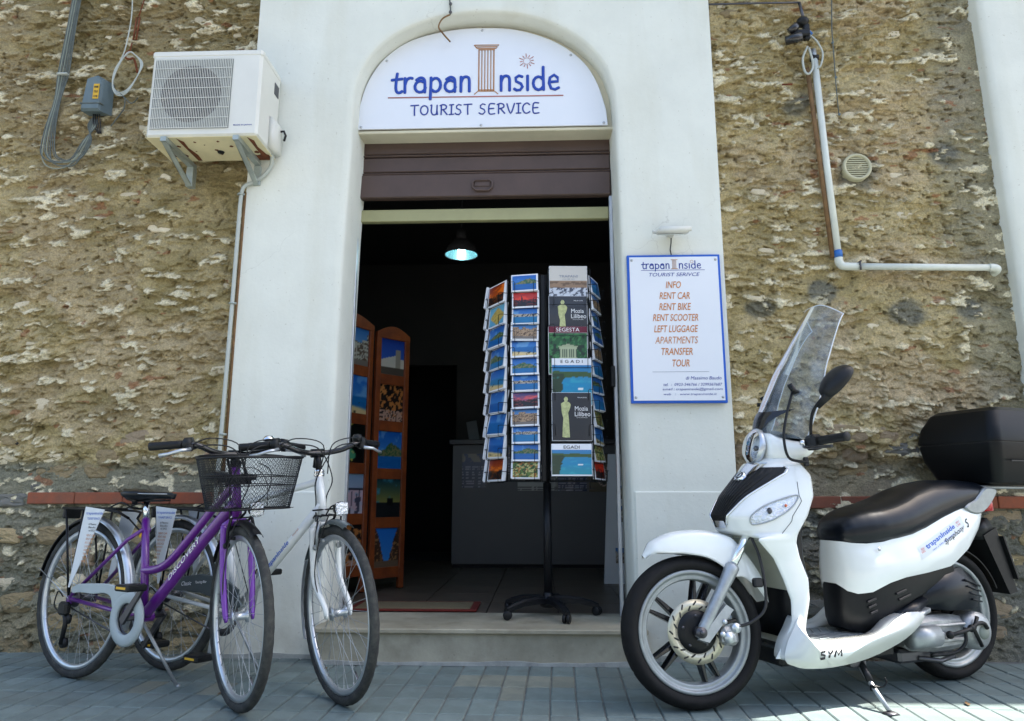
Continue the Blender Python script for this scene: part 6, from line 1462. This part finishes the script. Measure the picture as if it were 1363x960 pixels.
# ---- floor
rail = [(1.050, .196), (1.02, .180), (.966, .166), (.836, .161), (.662, .180), (.496, .226), (.400, .272), (.352, .312), (.372, .322), (.44, .322), (.505, .298), (.56, .262), (.62, .246), (.80, .240), (.915, .248), (.948, .262), (.965, .30), (.972, .34), (1.0, .30), (1.035, .25)]
rp_ = [(p.x, p.z) for p in spline([Vector((a, 0, b)) for a, b in rail], 3, closed=True)]
for s_ in (1, -1):
    mb = MB(); o0 = .118 * s_
    loops = []
    for y, ins in ((.118, 0), (.165, 0), (.182, .003), (.190, .009)):
        cx_, cz_ = .70, .21
        n = len(rp_); L_ = []
        for i in range(n):
            a = Vector(rp_[i - 1]); b = Vector(rp_[(i + 1) % n]); t = (b - a).normalized(); L_.append((rp_[i][0] + t.y * ins * -1, y * s_, rp_[i][1] + t.x * ins))
        loops.append(L_)
    mb.loft(loops if s_ > 0 else loops, caps=True)
    rl = mb.build('side_rail', 'scooter_white', parent=sc)
    if s_ > 0:
        TM = Matrix.Translation((.845, .1905, .2005)) @ Matrix.Rotation(pi, 4, 'Z') @ Matrix.Rotation(radians(-2), 4, 'Y')
        G = {'S': [[(.75, 1), (.15, .95), (.12, .6), (.72, .45), (.68, .05), (.0, 0)]], 'Y': [[(.1, 1), (.35, .5), (.85, 1)], [(.35, .5), (.25, 0)]], 'M': [[(.0, 0), (.18, 1), (.58, .25), (1.1, 1), (1.12, 0)]]}
        mb = MB(); xo = -.050
        for c in 'SYM':
            for st in G[c]:
                pts = [(xo + p[0] * .030 + p[1] * .006, 0, (p[1] - .5) * .026) for p in st]; mb.tube(pts, .0046, 6, flat=.3, up=(0, 1, 0), M=TM)
            xo += .035
        mb.build('lettering', 'text_black', parent=rl)
MB().box((.44, -.117, .150), (1.02, .117, .222), bev=.01).build('floor_pan', 'black_plastic', parent=sc)
fm = MB().box((.545, -.117, .2225), (.930, .117, .236), bev=.004)
fm.build('floor_mat', 'mat_grey', parent=sc)
for k in range(9):
    for s_ in (-1, 1): MB().box((-.003, -.052, 0), (.003, .052, .004), bev=.001).build('mat_rib', 'silver_dull', parent=sc, loc=(.58 + k * .042, s_ * .056, .2362), rot=(0, 0, s_ * .6)) if k < 8 else None
# ---- rear bodywork
BXs = (-.235, -.20, -.13, -.03, .10, .25, .38, .46, .54, .59, .625, .645)
BZB = (.742, .715, .655, .572, .502, .480, .464, .444, .408, .400, .412, .440)
BZT = (.766, .772, .772, .752, .715, .665, .626, .608, .602, .604, .610, .612)
BHW = (.045, .085, .120, .142, .158, .168, .166, .158, .138, .110, .075, .035)
def body_w(x, z):
    hw, zb, zt = interp(x, BXs, BHW), interp(x, BXs, BZB), interp(x, BXs, BZT); t = max(0, min(1, (z - zb) / max(.01, zt - zb)))
    crease = .055 * float(sm(.50, .62, np.array(t))) * (1 if x < .45 else max(0, 1 - (x - .45) * 5)); return hw * (.83 + .17 * sin(pi * min(1, .12 + t * .95)) ** .7 - crease * .5)
secs = []
for x in np.linspace(-.235, .645, 34):
    zb, zt = interp(x, BXs, BZB), interp(x, BXs, BZT); lp = []
    for t in np.linspace(0, 1, 13): z = zb + (zt - zb) * t; lp.append((x, body_w(x, z), z))
    lp = lp + [(x, -a[1], a[2]) for a in lp[::-1]]; secs.append(lp)
rb = MB().loft(secs).build('rear_body', 'scooter_white', parent=sc, sharp=40)
def decal(body, x0, z0, x1, z1, h, mat, shear=.2, bold=0, word=None, off=.0018):
    """lettering wrapped onto the left flank, running from (x0,z0) towards the tail"""
    w = sqrt((x1 - x0) ** 2 + (z1 - z0) ** 2); mb = MB(); text_into(mb, body, w / 2, 0, w, h, 0, 0, shear, bold)
    d = Vector((x1 - x0, z1 - z0)) / w; n = Vector((-d.y, d.x)); n = -n if n.y < 0 else n; v = []
    for p in mb.v:
        x = x0 + d.x * p[0] + n.x * p[2]; z = z0 + d.y * p[0] + n.y * p[2]; v.append((x, body_w(x, z) + off, z))
    mb.v = v; return mb.build('lettering', mat, parent=rb)
st_ = []
for t in np.linspace(0, 1, 14):
    st_.append([(lambda x, z: (x, body_w(x, z) + .0009, z))(.305 - .31 * t + .010 * (k / 3 - .5), .558 + .130 * t + (k / 3 - .5) * .050) for k in range(4)])
MB().grid(st_, 0, True).build('sticker', 'panel_white', parent=rb)
decal('trapanInside', .262, .582, .060, .668, .026, 'edge_blue', .0, .02); decal('rent a bike and scooter', .232, .572, .070, .640, .007, 'edge_blue')
decal('RENT', .294, .574, .270, .584, .009, 'tail_red'); decal('INFO', .296, .562, .272, .572, .009, 'tail_red'); decal('RENT', .045, .680, .018, .691, .008, 'tail_red'); decal('CAR', .045, .668, .018, .679, .008, 'tail_red')
decal('Symphony', .150, .598, .000, .664, .026, 'text_black', .5, .012); decal('S', -.012, .672, -.040, .690, .030, 'text_black', .6, .02)
# seat
SX = (-.285, -.27, -.20, -.10, .02, .12, .22, .30, .38, .45, .505, .550, .590, .618, .632)
ST = (.818, .842, .864, .872, .872, .858, .830, .798, .774, .760, .748, .734, .712, .686, .660)
SB = (.802, .790, .768, .735, .693, .655, .622, .606, .596, .588, .582, .582, .588, .604, .630)
SW = (.030, .085, .112, .122, .132, .140, .150, .156, .156, .150, .138, .122, .105, .080, .040)
secs = []
for i, x in enumerate(spline([Vector((a, 0, 0)) for a in SX], 3)):
    x = x.x; zt, zb, w = interp(x, SX, ST), interp(x, SX, SB), interp(x, SX, SW); lp = []
    for k in range(28):
        a = 2 * pi * k / 28; c_, s2 = cos(a), sin(a); e = .55 if s2 > 0 else .45
        lp.append((x, w * np.sign(c_) * abs(c_) ** .6 * (1 - .10 * max(0, s2)), (zt + zb) / 2 + (zt - zb) / 2 * np.sign(s2) * abs(s2) ** (.8)))
    secs.append(lp)
MB().loft(secs).build('seat', 'seat_vinyl', parent=sc)
# black lower bodywork with cooling slots
secs = []
for x, zb in ((.642, .300), (.628, .262), (.60, .248), (.56, .242), (.50, .250), (.42, .300), (.32, .345), (.20, .380), (.08, .430)):
    zt = interp(x, BXs, BZB) + .012; w = interp(x, BXs, BHW) * .85; secs.append([(x, w * .72, zb), (x, w * .95, zb + .03), (x, w, (zb + zt) / 2), (x, w, zt), (x, -w, zt), (x, -w, (zb + zt) / 2), (x, -w * .95, zb + .03), (x, -w * .72, zb)])
lb_ = MB().loft(secs).build('lower_body', 'black_satin', parent=sc, sharp=35)
for (x, z, l_) in ((.40, .405, .06), (.385, .383, .07), (.54, .375, .05), (.54, .352, .045), (.535, .329, .04)):
    MB().box((-l_ / 2, -.004, -.0045), (l_ / 2, .0035, .0045), bev=.002).build('cooling_slot', 'cable_black', parent=lb_, loc=(x, interp(x, BXs, BHW) * .85 + .001, z), rot=(0, .28 if x < .6 else .06, 0))
MB().loft([[(.44, y, z) for y, z in ((.10, .285), (.150, .290), (.152, .318), (.10, .33))], [(.36, y, z) for y, z in ((.10, .312), (.165, .318), (.165, .345), (.10, .36))], [(.27, y, z) for y, z in ((.10, .35), (.150, .352), (.150, .372), (.10, .385))]]).build('foot_cover', 'seat_vinyl', parent=sc)
MB().loft([[(.385, y, z) for y, z in ((.13, .290), (.178, .292), (.178, .306), (.13, .306))], [(.285, y, z) for y, z in ((.13, .322), (.172, .324), (.172, .340), (.13, .342))]]).build('pillion_peg', 'silver', parent=sc)
# ---- rear wheel, engine, air box
def scoot_tyre(seed=0, wd=.050):
    mb = MB(); n = 216; m = 26; R0 = SWR - .032; vs = []; fs = []
    for i in range(n):
        a = 2 * pi * i / n
        for j in range(m):
            t = 2 * pi * j / m - pi; ph = (a * 26 / (2 * pi) + abs(t) * .75 * (1 if t > 0 else 1)) % 1; gro = -.0040 if (abs(t) < 1.25 and abs(t) > .18 and ph < .13) or (.30 < abs(t) < .42) else 0
            r = .032 + gro; vs.append(((R0 + r * cos(t)) * cos(a), wd * sin(t) * (1 + gro * 10), (R0 + r * cos(t)) * sin(a)))
    for i in range(n):
        for j in range(m): fs.append((i * m + j, i * m + (j + 1) % m, ((i + 1) % n) * m + (j + 1) % m, ((i + 1) % n) * m + j))
    return mb.add(vs, fs)
def scoot_wheel(root, M, rear=False):
    mb = MB(); mb.lathe([(.2285, .036), (.226, .040), (.218, .041), (.213, .038), (.211, .032), (.202, .030), (.195, .032), (.191, .028), (.188, .018), (.188, -.018), (.191, -.028), (.195, -.032), (.202, -.030), (.211, -.032), (.213, -.038), (.218, -.041), (.226, -.040), (.2285, -.036), (.205, -.01), (.205, .01)], axis='y', n=84, closed=True)
    w = mb.build('wheel', 'rim_alu', parent=root); w.matrix_local = M
    me = scoot_tyre().build('tyre', 'dark_rubber', parent=w)
    for k in range(5):
        for dd in (-8.5, 8.5):
            a = radians(106 + 72 * k + dd); d = Vector((cos(a), 0, sin(a))); n = Vector((-sin(a), 0, cos(a))); lps = []
            for r, wh, y in ((.045, .013, .020), (.10, .0105, .021), (.16, .0075, .018), (.196, .0055, .015)):
                q = d * r; lps.append([tuple(q + n * wh + Vector((0, y, 0))), tuple(q + n * wh * .6 + Vector((0, y + .005, 0))), tuple(q - n * wh * .6 + Vector((0, y + .005, 0))), tuple(q - n * wh + Vector((0, y, 0))), tuple(q - n * wh + Vector((0, -y, 0))), tuple(q + n * wh + Vector((0, -y, 0)))])
            MB().loft(lps, smooth=False).build('wheel_spoke', 'black_gloss', parent=w)
    MB().lathe([(.0001, -.045), (.030, -.045), (.052, -.022), (.052, .022), (.030, .045), (.0001, .045)], axis='y', n=24).build('hub', 'black_satin', parent=w)
    return w
scoot_wheel(sc, Matrix.Translation((0, 0, SWR)) @ Matrix.Rotation(.4, 4, 'Y'), True)
mb = MB(); secs = []
for x, zb, zt, y0_, y1_ in ((.365, .175, .275, .05, .110), (.34, .160, .292, .05, .128), (.22, .150, .300, .05, .132), (.10, .152, .296, .06, .126), (.0, .165, .278, .07, .120), (-.055, .185, .255, .075, .112)):
    c = .022; secs.append([(x, y0_, zb), (x, y1_ - c, zb), (x, y1_, zb + c), (x, y1_, zt - c), (x, y1_ - c, zt), (x, y0_, zt)])
eng = mb.loft(secs).build('engine', 'cast_alu', parent=sc, sharp=35)
MB().cyl((.375, .135, .218), (.245, .152, .226), .044, 22).build('cylinder_cover', 'silver_dull', parent=eng)
MB().lathe([(.0001, .160), (.030, .160), (.060, .152), (.078, .138), (.080, .110), (.080, .06)], (-.015, 0, .225), 'y', 32).build('transmission_cover', 'cast_alu', parent=eng)
MB().lathe([(.0001, .166), (.026, .166), (.030, .158)], (-.020, 0, .222), 'y', 24).build('cover_boss', 'plate_grey', parent=eng)
mb = MB(); mb.box((.02, .128, .190), (.245, .140, .206), bev=.004).box((.04, .128, .252), (.255, .139, .264), bev=.004); mb.build('casting_rib', 'cast_alu', parent=eng)
mb = MB(); mb.tube(spline([(.17, .155, .222), (.13, .168, .232), (.07, .172, .245), (.03, .172, .262), (-.01, .172, .262), (-.03, .170, .240)], 5), .0085, 8); mb.tube([(.02, .168, .29), (.05, .172, .24), (.01, .168, .17)], .008, 8); mb.ball((.165, .150, .222), .017, 12); mb.ball((.06, .168, .245), .016, 12)
mb.tube(spline([(.09, .16, .25), (.10, .165, .19), (.15, .15, .15), (.25, .12, .14)], 5), .007, 8); mb.build('brake_linkage', 'black_plastic', parent=eng)
MB().cyl((.20, .138, .222), (.20, .148, .222), .013, 12).build('bolt', 'silver', parent=eng)
mb = MB(); mb.box((.22, -.05, .110), (.40, .10, .165), bev=.012).box((.05, -.02, .13), (.24, .07, .20), bev=.01).tube([(.30, .10, .13), (.20, .12, .115), (.12, .12, .13)], .010, 8); mb.build('centre_stand', 'steel_dark', parent=sc)
secs = []
for x, zb, zt, w in ((.285, .352, .372, .115), (.25, .325, .43, .140), (.14, .315, .478, .162), (.03, .312, .492, .158), (-.04, .320, .455, .145), (-.075, .335, .40, .120)):
    lp = [(x, .075, zb), (x, w * .9, zb + .003), (x, w, zb + (zt - zb) * .35), (x, w * .96, zb + (zt - zb) * .75), (x, w * .78, zt), (x, .075, zt)]; secs.append(lp)
abx = MB().loft(secs).build('air_box', 'seat_vinyl', parent=sc, sharp=50)
for k in range(4): MB().tube([(.02 + .012 * k, .158, .36 + .028 * k), (-.055, .140, .345 + .022 * k)], .004, 6).build('air_box_rib', 'seat_vinyl', parent=abx)
fender_mb(0, SWR, SWR + .022, 100, 160, .055, 20).build('rear_mudguard', 'black_plastic', parent=sc)
fender_mb(0, SWR, SWR + .020, 60, 102, .052, 14).build('rear_mudguard', 'seat_vinyl', parent=sc)
mb = MB(); mb.loft([[(x, y, z) for x, z in ((-.16, .64), (-.24, .70), (-.30, .62), (-.20, .60))] for y in (-.07, .07)][::-1]); mb.loft([[(x, y, z) for x, z in ((-.20, .62), (-.285, .655), (-.375, .365), (-.325, .355))] for y in (-.075, .075)][::-1], smooth=False); mb.build('plate_carrier', 'black_plastic', parent=sc)
T = Matrix.Translation((-.345, 0, .52)) @ Matrix.Rotation(radians(18), 4, 'Y')
pm_ = MB().box((-.006, -.088, -.098), (.000, .088, .098), bev=.002, M=T).build('number_plate', 'plate_grey', parent=sc)
MB().box((-.0015, -.091, -.101), (.008, .091, .101), M=Matrix.Translation((.002, 0, 0)) @ T).build('plate_frame', 'black_plastic', parent=pm_)
for s_ in (1, -1):
    secs = []
    for x, z0_, z1_, y0_, y1_ in ((-.195, .728, .772, .060, .118), (-.235, .722, .800, .045, .112), (-.262, .735, .810, .03, .092), (-.278, .755, .800, .02, .065)):
        secs.append([(x, y0_ * s_, z0_), (x, y1_ * s_, z0_ + .01), (x, y1_ * s_ * .97, z1_ - .01), (x, y0_ * s_, z1_)])
    MB().loft(secs).build('tail_light', 'tail_red', parent=sc)
    gp = [(-.045, .745), (-.085, .722), (-.140, .722), (-.190, .748), (-.235, .790), (-.255, .828), (-.19, .838), (-.145, .808), (-.110, .780), (-.07, .765)]
    MB().prism([(p.x, p.z) for p in spline([Vector((a, 0, b)) for a, b in gp], 3, closed=True)], .126 * s_, .104 * s_, 'y', bev=.006).build('grab_rail', 'rim_alu', parent=sc)
MB().box((-.52, -.10, .832), (-.10, .10, .847), bev=.006).box((-.10, -.100, .8385), (-.021, .100, .852), bev=.006).build('carrier_plate', 'silver_dull', parent=sc)
# ---- top case
def rrect(x0, x1, hw, z, r=.05, n=5):
    out = []
    for cx_, cy_, a0 in ((x1 - r, hw - r, 0), (x0 + r, hw - r, 90), (x0 + r, -hw + r, 180), (x1 - r, -hw + r, 270)):
        for i in range(n + 1): a = radians(a0 + 90 * i / n); out.append((cx_ + r * cos(a), cy_ + r * sin(a), z))
    return out
cs = MB().loft([rrect(-.56, -.255, .130, .850, .03), rrect(-.595, -.225, .160, .860, .035), rrect(-.640, -.180, .200, .962, .045), rrect(-.650, -.170, .210, 1.025, .045), rrect(-.650, -.170, .210, 1.040, .045)]).build('top_case', 'case_black', parent=sc, sharp=28)
MB().loft([rrect(-.646, -.174, .206, 1.0405, .045), rrect(-.646, -.174, .206, 1.046, .045)], caps=False).build('case_seam', 'cable_black', parent=cs)
MB().loft([rrect(-.654, -.166, .214, 1.0465, .045), rrect(-.654, -.166, .214, 1.062, .045), rrect(-.638, -.180, .202, 1.125, .045), rrect(-.600, -.222, .178, 1.192, .050), rrect(-.575, -.250, .160, 1.210, .05), rrect(-.48, -.30, .09, 1.213, .05)]).build('case_lid', 'case_black', parent=cs, sharp=22)
for s_ in (1, -1): MB().box((-.50, .214 * s_ - .004, .955), (-.25, .214 * s_ + .002, .960)).build('case_groove', 'cable_black', parent=cs)
# ---- side stand
MB().box((.625, .07, .128), (.705, .150, .160), bev=.008).build('stand_bracket', 'steel_dark', parent=sc)
MB().tube([(.655, .135, .140), (.672, .215, .072), (.690, .298, .012)], [.0115, .010, .009], 10).build('side_stand', 'silver_dull', parent=sc)
MB().cyl((.650, .136, .150), (.668, .200, .088), .0135, 12).tube(spline([(.672, .215, .075), (.640, .23, .075), (.625, .235, .092), (.630, .232, .108)], 4), .0035, 6).box((.662, .205, .058), (.682, .230, .082), bev=.003).build('stand_spring', 'black_satin', parent=sc)
MB().loft([[(.665, .285, .001), (.715, .285, .001), (.715, .325, .001), (.665, .325, .001)], [(.672, .290, .009), (.708, .290, .009), (.708, .318, .009), (.672, .318, .009)]]).build('stand_foot', 'steel_dark', parent=sc)
# ---- everything that turns with the handlebar; x' is measured from the front tyre's contact point
AX0 = Vector((SL + .080, 0, 0)); AXD = Vector((-.454, 0, .891)).normalized()
FM = Matrix.Translation(AX0) @ Matrix.Rotation(radians(-12), 4, AXD) @ Matrix.Translation(-AX0) @ Matrix.Translation((SL, 0, 0))
def fb(mb, name, mat, parent=sc, sharp=None): mb.tf(FM); return mb.build(name, mat, parent=parent, sharp=sharp)
fw_ = scoot_wheel(sc, FM @ Matrix.Translation((0, 0, SWR)) @ Matrix.Rotation(0.0, 4, 'Y'))
dsc = MB().lathe([(.076, .052), (.117, .052), (.118, .0565), (.076, .0565)], axis='y', n=64, closed=True).build('brake_disc', 'disc_metal', parent=fw_)
MB().lathe([(.0001, .060), (.040, .060), (.050, .0575), (.0785, .0575), (.0785, .050), (.0001, .046)], axis='y', n=40).build('disc_carrier', 'black_satin', parent=fw_)
slot = MB().prism([(-.0115, 0), (-.008, .0032), (.008, .0032), (.0115, 0), (.008, -.0032), (-.008, -.0032)], 0, .0006, 'y').mesh('disc_slot'); slot.materials.append(MATS['cable_black'])
for k in range(24):
    a = 2 * pi * k / 24; r = .088 if k % 2 else .104; link_copy(slot, 'disc_slot', dsc, (r * cos(a), .0566, r * sin(a)), (0, -a - .75, 0))
for k in range(5):
    a = 2 * pi * k / 5 + .3; MB().lathe([(.0001, .062), (.0055, .0615), (.006, .0575)], (.058 * cos(a), 0, .058 * sin(a)), 'y', 8).build('disc_bolt', 'steel_dark', parent=fw_)
mb = MB()
for s_ in (1, -1):
    top, mid, bot = Vector((-.238, .078 * s_, .640)), Vector((-.150, .078 * s_, .500)), Vector((.004, .080 * s_, .262))
    lg = fb(MB().tube([mid + (top - mid).normalized() * .030, mid + (top - mid).normalized() * .022, mid, mid.lerp(bot, .25), mid.lerp(bot, .85), bot], [.0235, .0275, .0275, .0225, .0215, .016], 18), 'fork_leg', 'silver_dull')
    fb(MB().cyl(tuple(mid), tuple(top + (top - mid) * .25), .0165, 16), 'fork_tube', 'chrome', lg)
    fb(MB().cyl((0, .062 * s_, SWR), (0, .108 * s_, SWR), .020, 16).cyl((0, .108 * s_, SWR), (0, .116 * s_, SWR), .012, 6), 'axle_nut', 'steel_dark', lg)
    if s_ > 0: fb(MB().loft([[(x, .078, z) for x, z in ((.012, .255), (-.030, .240), (-.145, .36), (-.110, .385), (-.02, .29))], [(x, .096, z) for x, z in ((.010, .258), (-.030, .246), (-.140, .36), (-.112, .38), (-.02, .286))]][::-1]), 'fork_lug', 'silver_dull', lg, 40)
cal = fb(MB().box((-.152, .040, .232), (-.085, .098, .300), bev=.014), 'brake_caliper', 'cast_alu')
fb(MB().cyl((-.140, .09, .295), (-.140, .108, .295), .018, 14).cyl((-.108, .09, .262), (-.108, .110, .262), .021, 14).cyl((-.098, .092, .318), (-.098, .102, .318), .009, 10).cyl((-.082, .10, .275), (-.080, .112, .275), .010, 10), 'caliper_piston', 'silver', cal)
fb(MB().tube(spline([(-.150, .102, .300), (-.20, .11, .315), (-.255, .12, .36), (-.268, .12, .45), (-.262, .11, .56), (-.250, .085, .64), (-.27, .04, .74)], 7), .0062, 8).box((-.262, .095, .44), (-.225, .125, .475), bev=.006), 'brake_hose', 'cable_black', cal)
rows = []
FA = (58, 62, 66, 75, 90, 105, 118, 128, 136, 150, 163); FR = (.338, .352, .368, .376, .382, .392, .403, .384, .374, .362, .348); FD = (.012, .022, .040, .070, .092, .108, .130, .135, .085, .050, .020); FW = (.022, .036, .048, .060, .068, .070, .071, .070, .068, .062, .045)
for a in np.linspace(58, 163, 54):
    ro, dr, w = interp(a, FA, FR), interp(a, FA, FD), interp(a, FA, FW); r_ = []
    for t in np.linspace(-1, 1, 25):
        at = abs(t)
        if at < .55: y = w * .86 * at / .55; rr = ro - .016 * (at / .55) ** 2
        else: q = (at - .55) / .45; y = w * (.86 + .14 * sin(q * pi / 2) + .03 * q); rr = ro - .016 - (dr - .016) * q if dr > .016 else ro - dr
        r_.append((rr * cos(radians(a)), y * (1 if t > 0 else -1), SWR + rr * sin(radians(a))))
    rows.append(r_)
mg = MB().grid(rows); inner = [[(p[0] * .985, p[1] * .95, SWR + (p[2] - SWR) * .985) for p in r] for r in rows]; mg.grid(inner, 0, True, flip=True); fb(mg, 'front_mudguard', 'scooter_white')
# headlamp and handlebar cowl
FH = FM @ Matrix.Translation((-.045, 0, -.008))
def hbx(mb, name, mat, parent=sc, sharp=None): mb.tf(FH); return mb.build(name, mat, parent=parent, sharp=sharp)
Hc = Vector((-.298, 0, 1.012)); HT = Matrix.Translation(Hc) @ Matrix.Rotation(radians(78), 4, 'Y')
def ell(rx, ry, h, n=30): return [tuple(HT @ Vector((-ry * cos(2 * pi * k / n) * (1.08 if cos(2 * pi * k / n) > 0 else .95), rx * sin(2 * pi * k / n), h))) for k in range(n)]
hl = hbx(MB().loft([ell(.070, .070, -.030), ell(.080, .079, -.018), ell(.078, .077, -.006), ell(.071, .070, .0)], caps=False), 'headlamp', 'silver')
hbx(MB().loft([ell(.071, .070, -.002), ell(.052, .051, -.022), ell(.03, .03, -.036), ell(.002, .002, -.038)], caps=False), 'headlamp_reflector', 'reflector', hl)
hbx(MB().loft([ell(.071, .070, .001), ell(.058, .057, .014), ell(.034, .034, .022), ell(.002, .002, .025)], caps=False), 'headlamp_glass', 'lens', hl)
hbx(MB().ball(tuple(HT @ Vector((0, 0, -.02))), .012, 10), 'bulb', 'steel_dark', hl)
secs = []
for x, zb, zt, w, e in ((-.332, .948, 1.068, .078, .6), (-.350, .936, 1.068, .094, .6), (-.385, .928, 1.052, .108, .65), (-.43, .930, 1.035, .125, .65), (-.475, .942, 1.025, .145, .7), (-.495, .955, 1.020, .145, .7), (-.505, .965, 1.01, .12, .7)):
    secs.append([(x, w * np.sign(cos(a)) * abs(cos(a)) ** e, (zb + zt) / 2 + (zt - zb) / 2 * np.sign(sin(a)) * abs(sin(a)) ** e) for a in [2 * pi * k / 24 for k in range(24)]])
hbx(MB().loft(secs), 'handlebar_cowl', 'scooter_white')
secs = []
for x, z, w, d in ((-.37, .93, .075, .05), (-.375, .90, .062, .045), (-.365, .86, .06, .045), (-.33, .80, .05, .04)): secs.append([(x + d * cos(a), w * sin(a), z) for a in [2 * pi * k / 16 for k in range(16)]])
hbx(MB().loft(secs), 'steering_column', 'black_plastic')
secs = []
for x, z, w in ((-.345, 1.068, .070), (-.39, 1.082, .095), (-.44, 1.072, .110), (-.49, 1.045, .115), (-.50, 1.02, .105)): secs.append([(x, w * t, z - .028 * t * t) for t in np.linspace(-1, 1, 11)])
hbx(MB().grid(secs, flip=True), 'instrument_hood', 'black_gloss')
for s_ in (1, -1):
    a0_, a1_ = Vector((-.452, .165 * s_, 1.004)), Vector((-.500, .365 * s_, .996)); d = (a1_ - a0_)
    hbx(MB().tube([a0_ + d * .38, a0_ + d * .42, a0_ + d * .96, a1_, a1_ + d * .02], [.020, .0175, .0172, .0195, .014], 16), 'grip', 'black_plastic')
    hbx(MB().box(tuple(Vector((-.492, min(.165 * s_, .235 * s_), .970))), tuple(Vector((-.435, max(.165 * s_, .235 * s_), 1.030))), bev=.014), 'switch_housing', 'black_plastic')
    hbx(MB().tube(spline([(-.425, .185 * s_, .985), (-.405, .23 * s_, .975), (-.418, .30 * s_, .965), (-.440, .355 * s_, .960)], 5), .0062, 8), 'brake_lever', 'black_gloss')
    hbx(MB().ball((-.425, .182 * s_, 1.000), .014, 10), 'lever_pivot', 'chrome')
# mirror on the near side (the far one is folded out of sight)
mi = hbx(MB().tube(spline([(-.455, .200, 1.015), (-.450, .215, 1.060), (-.452, .245, 1.12), (-.475, .285, 1.165)], 6), .0065, 8), 'mirror', 'black_satin')
TMm = Matrix.Translation((-.530, .300, 1.232)) @ Matrix.Rotation(radians(-26), 4, 'X') @ Matrix.Rotation(radians(-38), 4, 'Y')
secs = []
for x, k_ in ((.030, .35), (.022, .72), (.008, .95), (-.006, 1.0), (-.012, .97)):
    secs.append([tuple(TMm @ Vector((x, .058 * k_ * np.sign(cos(a)) * abs(cos(a)) ** .8, .082 * k_ * sin(a) * (1.0 + .12 * cos(a))))) for a in [2 * pi * j / 24 for j in range(24)]])
hbx(MB().loft(secs), 'mirror_shell', 'black_plastic', mi)
hbx(MB().add([tuple(TMm @ Vector((-.0125, .047 * cos(a), .069 * sin(a)))) for a in [2 * pi * j / 24 for j in range(24)]], [tuple(range(24))], 0, False), 'mirror_glass', 'chrome', mi)
hbx(MB().tube([(-.462, .262, 1.13), (-.49, .288, 1.168), (-.512, .294, 1.20)], [.009, .018, .028], 12), 'mirror_neck', 'black_plastic', mi)
# windscreen: bent clear sheet
def scr(t, v):
    """t -1..1 across, v 0..1 up"""
    zc = 1.050 + (1.650 - 1.050) * v; zz = zc - .030 * abs(t) ** 2 * (1 - v) - (.075 * max(0, abs(t) - .45) ** 1.6 * 2.2 if v > .0 else 0) * (v ** 6)
    xc = interp(v, (0, .15, .5, 1), (-.312, -.342, -.455, -.655)); hw = interp(v, (0, .12, .35, .8, 1), (.150, .178, .182, .150, .125)); dep = interp(v, (0, .2, .6, 1), (.150, .155, .125, .085))
    return Vector((xc - dep * abs(t) ** 2.1, hw * t ** 1 if t >= 0 else -hw * abs(t), zz))
G1 = [[scr(t, v) for t in np.linspace(-1, 1, 29)] for v in np.linspace(0, 1, 30)]
G2 = [[p - Vector((.004, 0, 0)) for p in r] for r in G1]
mb = MB().grid(G1, flip=True).grid(G2)
for R_ in ([[G1[i][j] for i in range(30)] for j in (0, 28)]): pass
ws_ = hbx(mb, 'windscreen', 'acrylic')
bd_ = [G1[i][0] for i in range(30)] + [G1[29][j] for j in range(1, 29)] + [G1[28 - i][28] for i in range(29)]
hbx(MB().tube([p - Vector((.002, 0, 0)) for p in bd_], .0026, 6), 'screen_edge', 'panel_white', ws_)
tri = []
for q in np.linspace(0, 1, 10):
    k = .16 + .62 * q ** 1.3; tri.append([scr(k * t, .01 + (.235 - .05 * abs(t) ** .8 - (.05 * (1 - t * t))) * q) + Vector((.005, 0, 0)) for t in np.linspace(-1, 1, 13)])
hbx(MB().grid(tri, flip=True), 'screen_mask', 'black_gloss', ws_)
for s_ in (1, -1):
    mb = MB(); mb.tube(spline([(-.452, .150 * s_, .930), (-.420, .150 * s_, .930), (-.378, .142 * s_, .950), (-.372, .138 * s_, 1.03), (-.400, .130 * s_, 1.12), (-.452, .118 * s_, 1.235)], 6), .0058, 8); mb.cyl((-.470, .118 * s_, 1.215), (-.440, .118 * s_, 1.262), .012, 10); mb.cyl((-.485, .116 * s_, 1.225), (-.430, .150 * s_, 1.232), .009, 8)
    mb.box((-.462, .144 * s_ - .008, .912), (-.442, .144 * s_ + .008, .948), bev=.003); hbx(mb, 'screen_bracket', 'black_plastic', ws_)
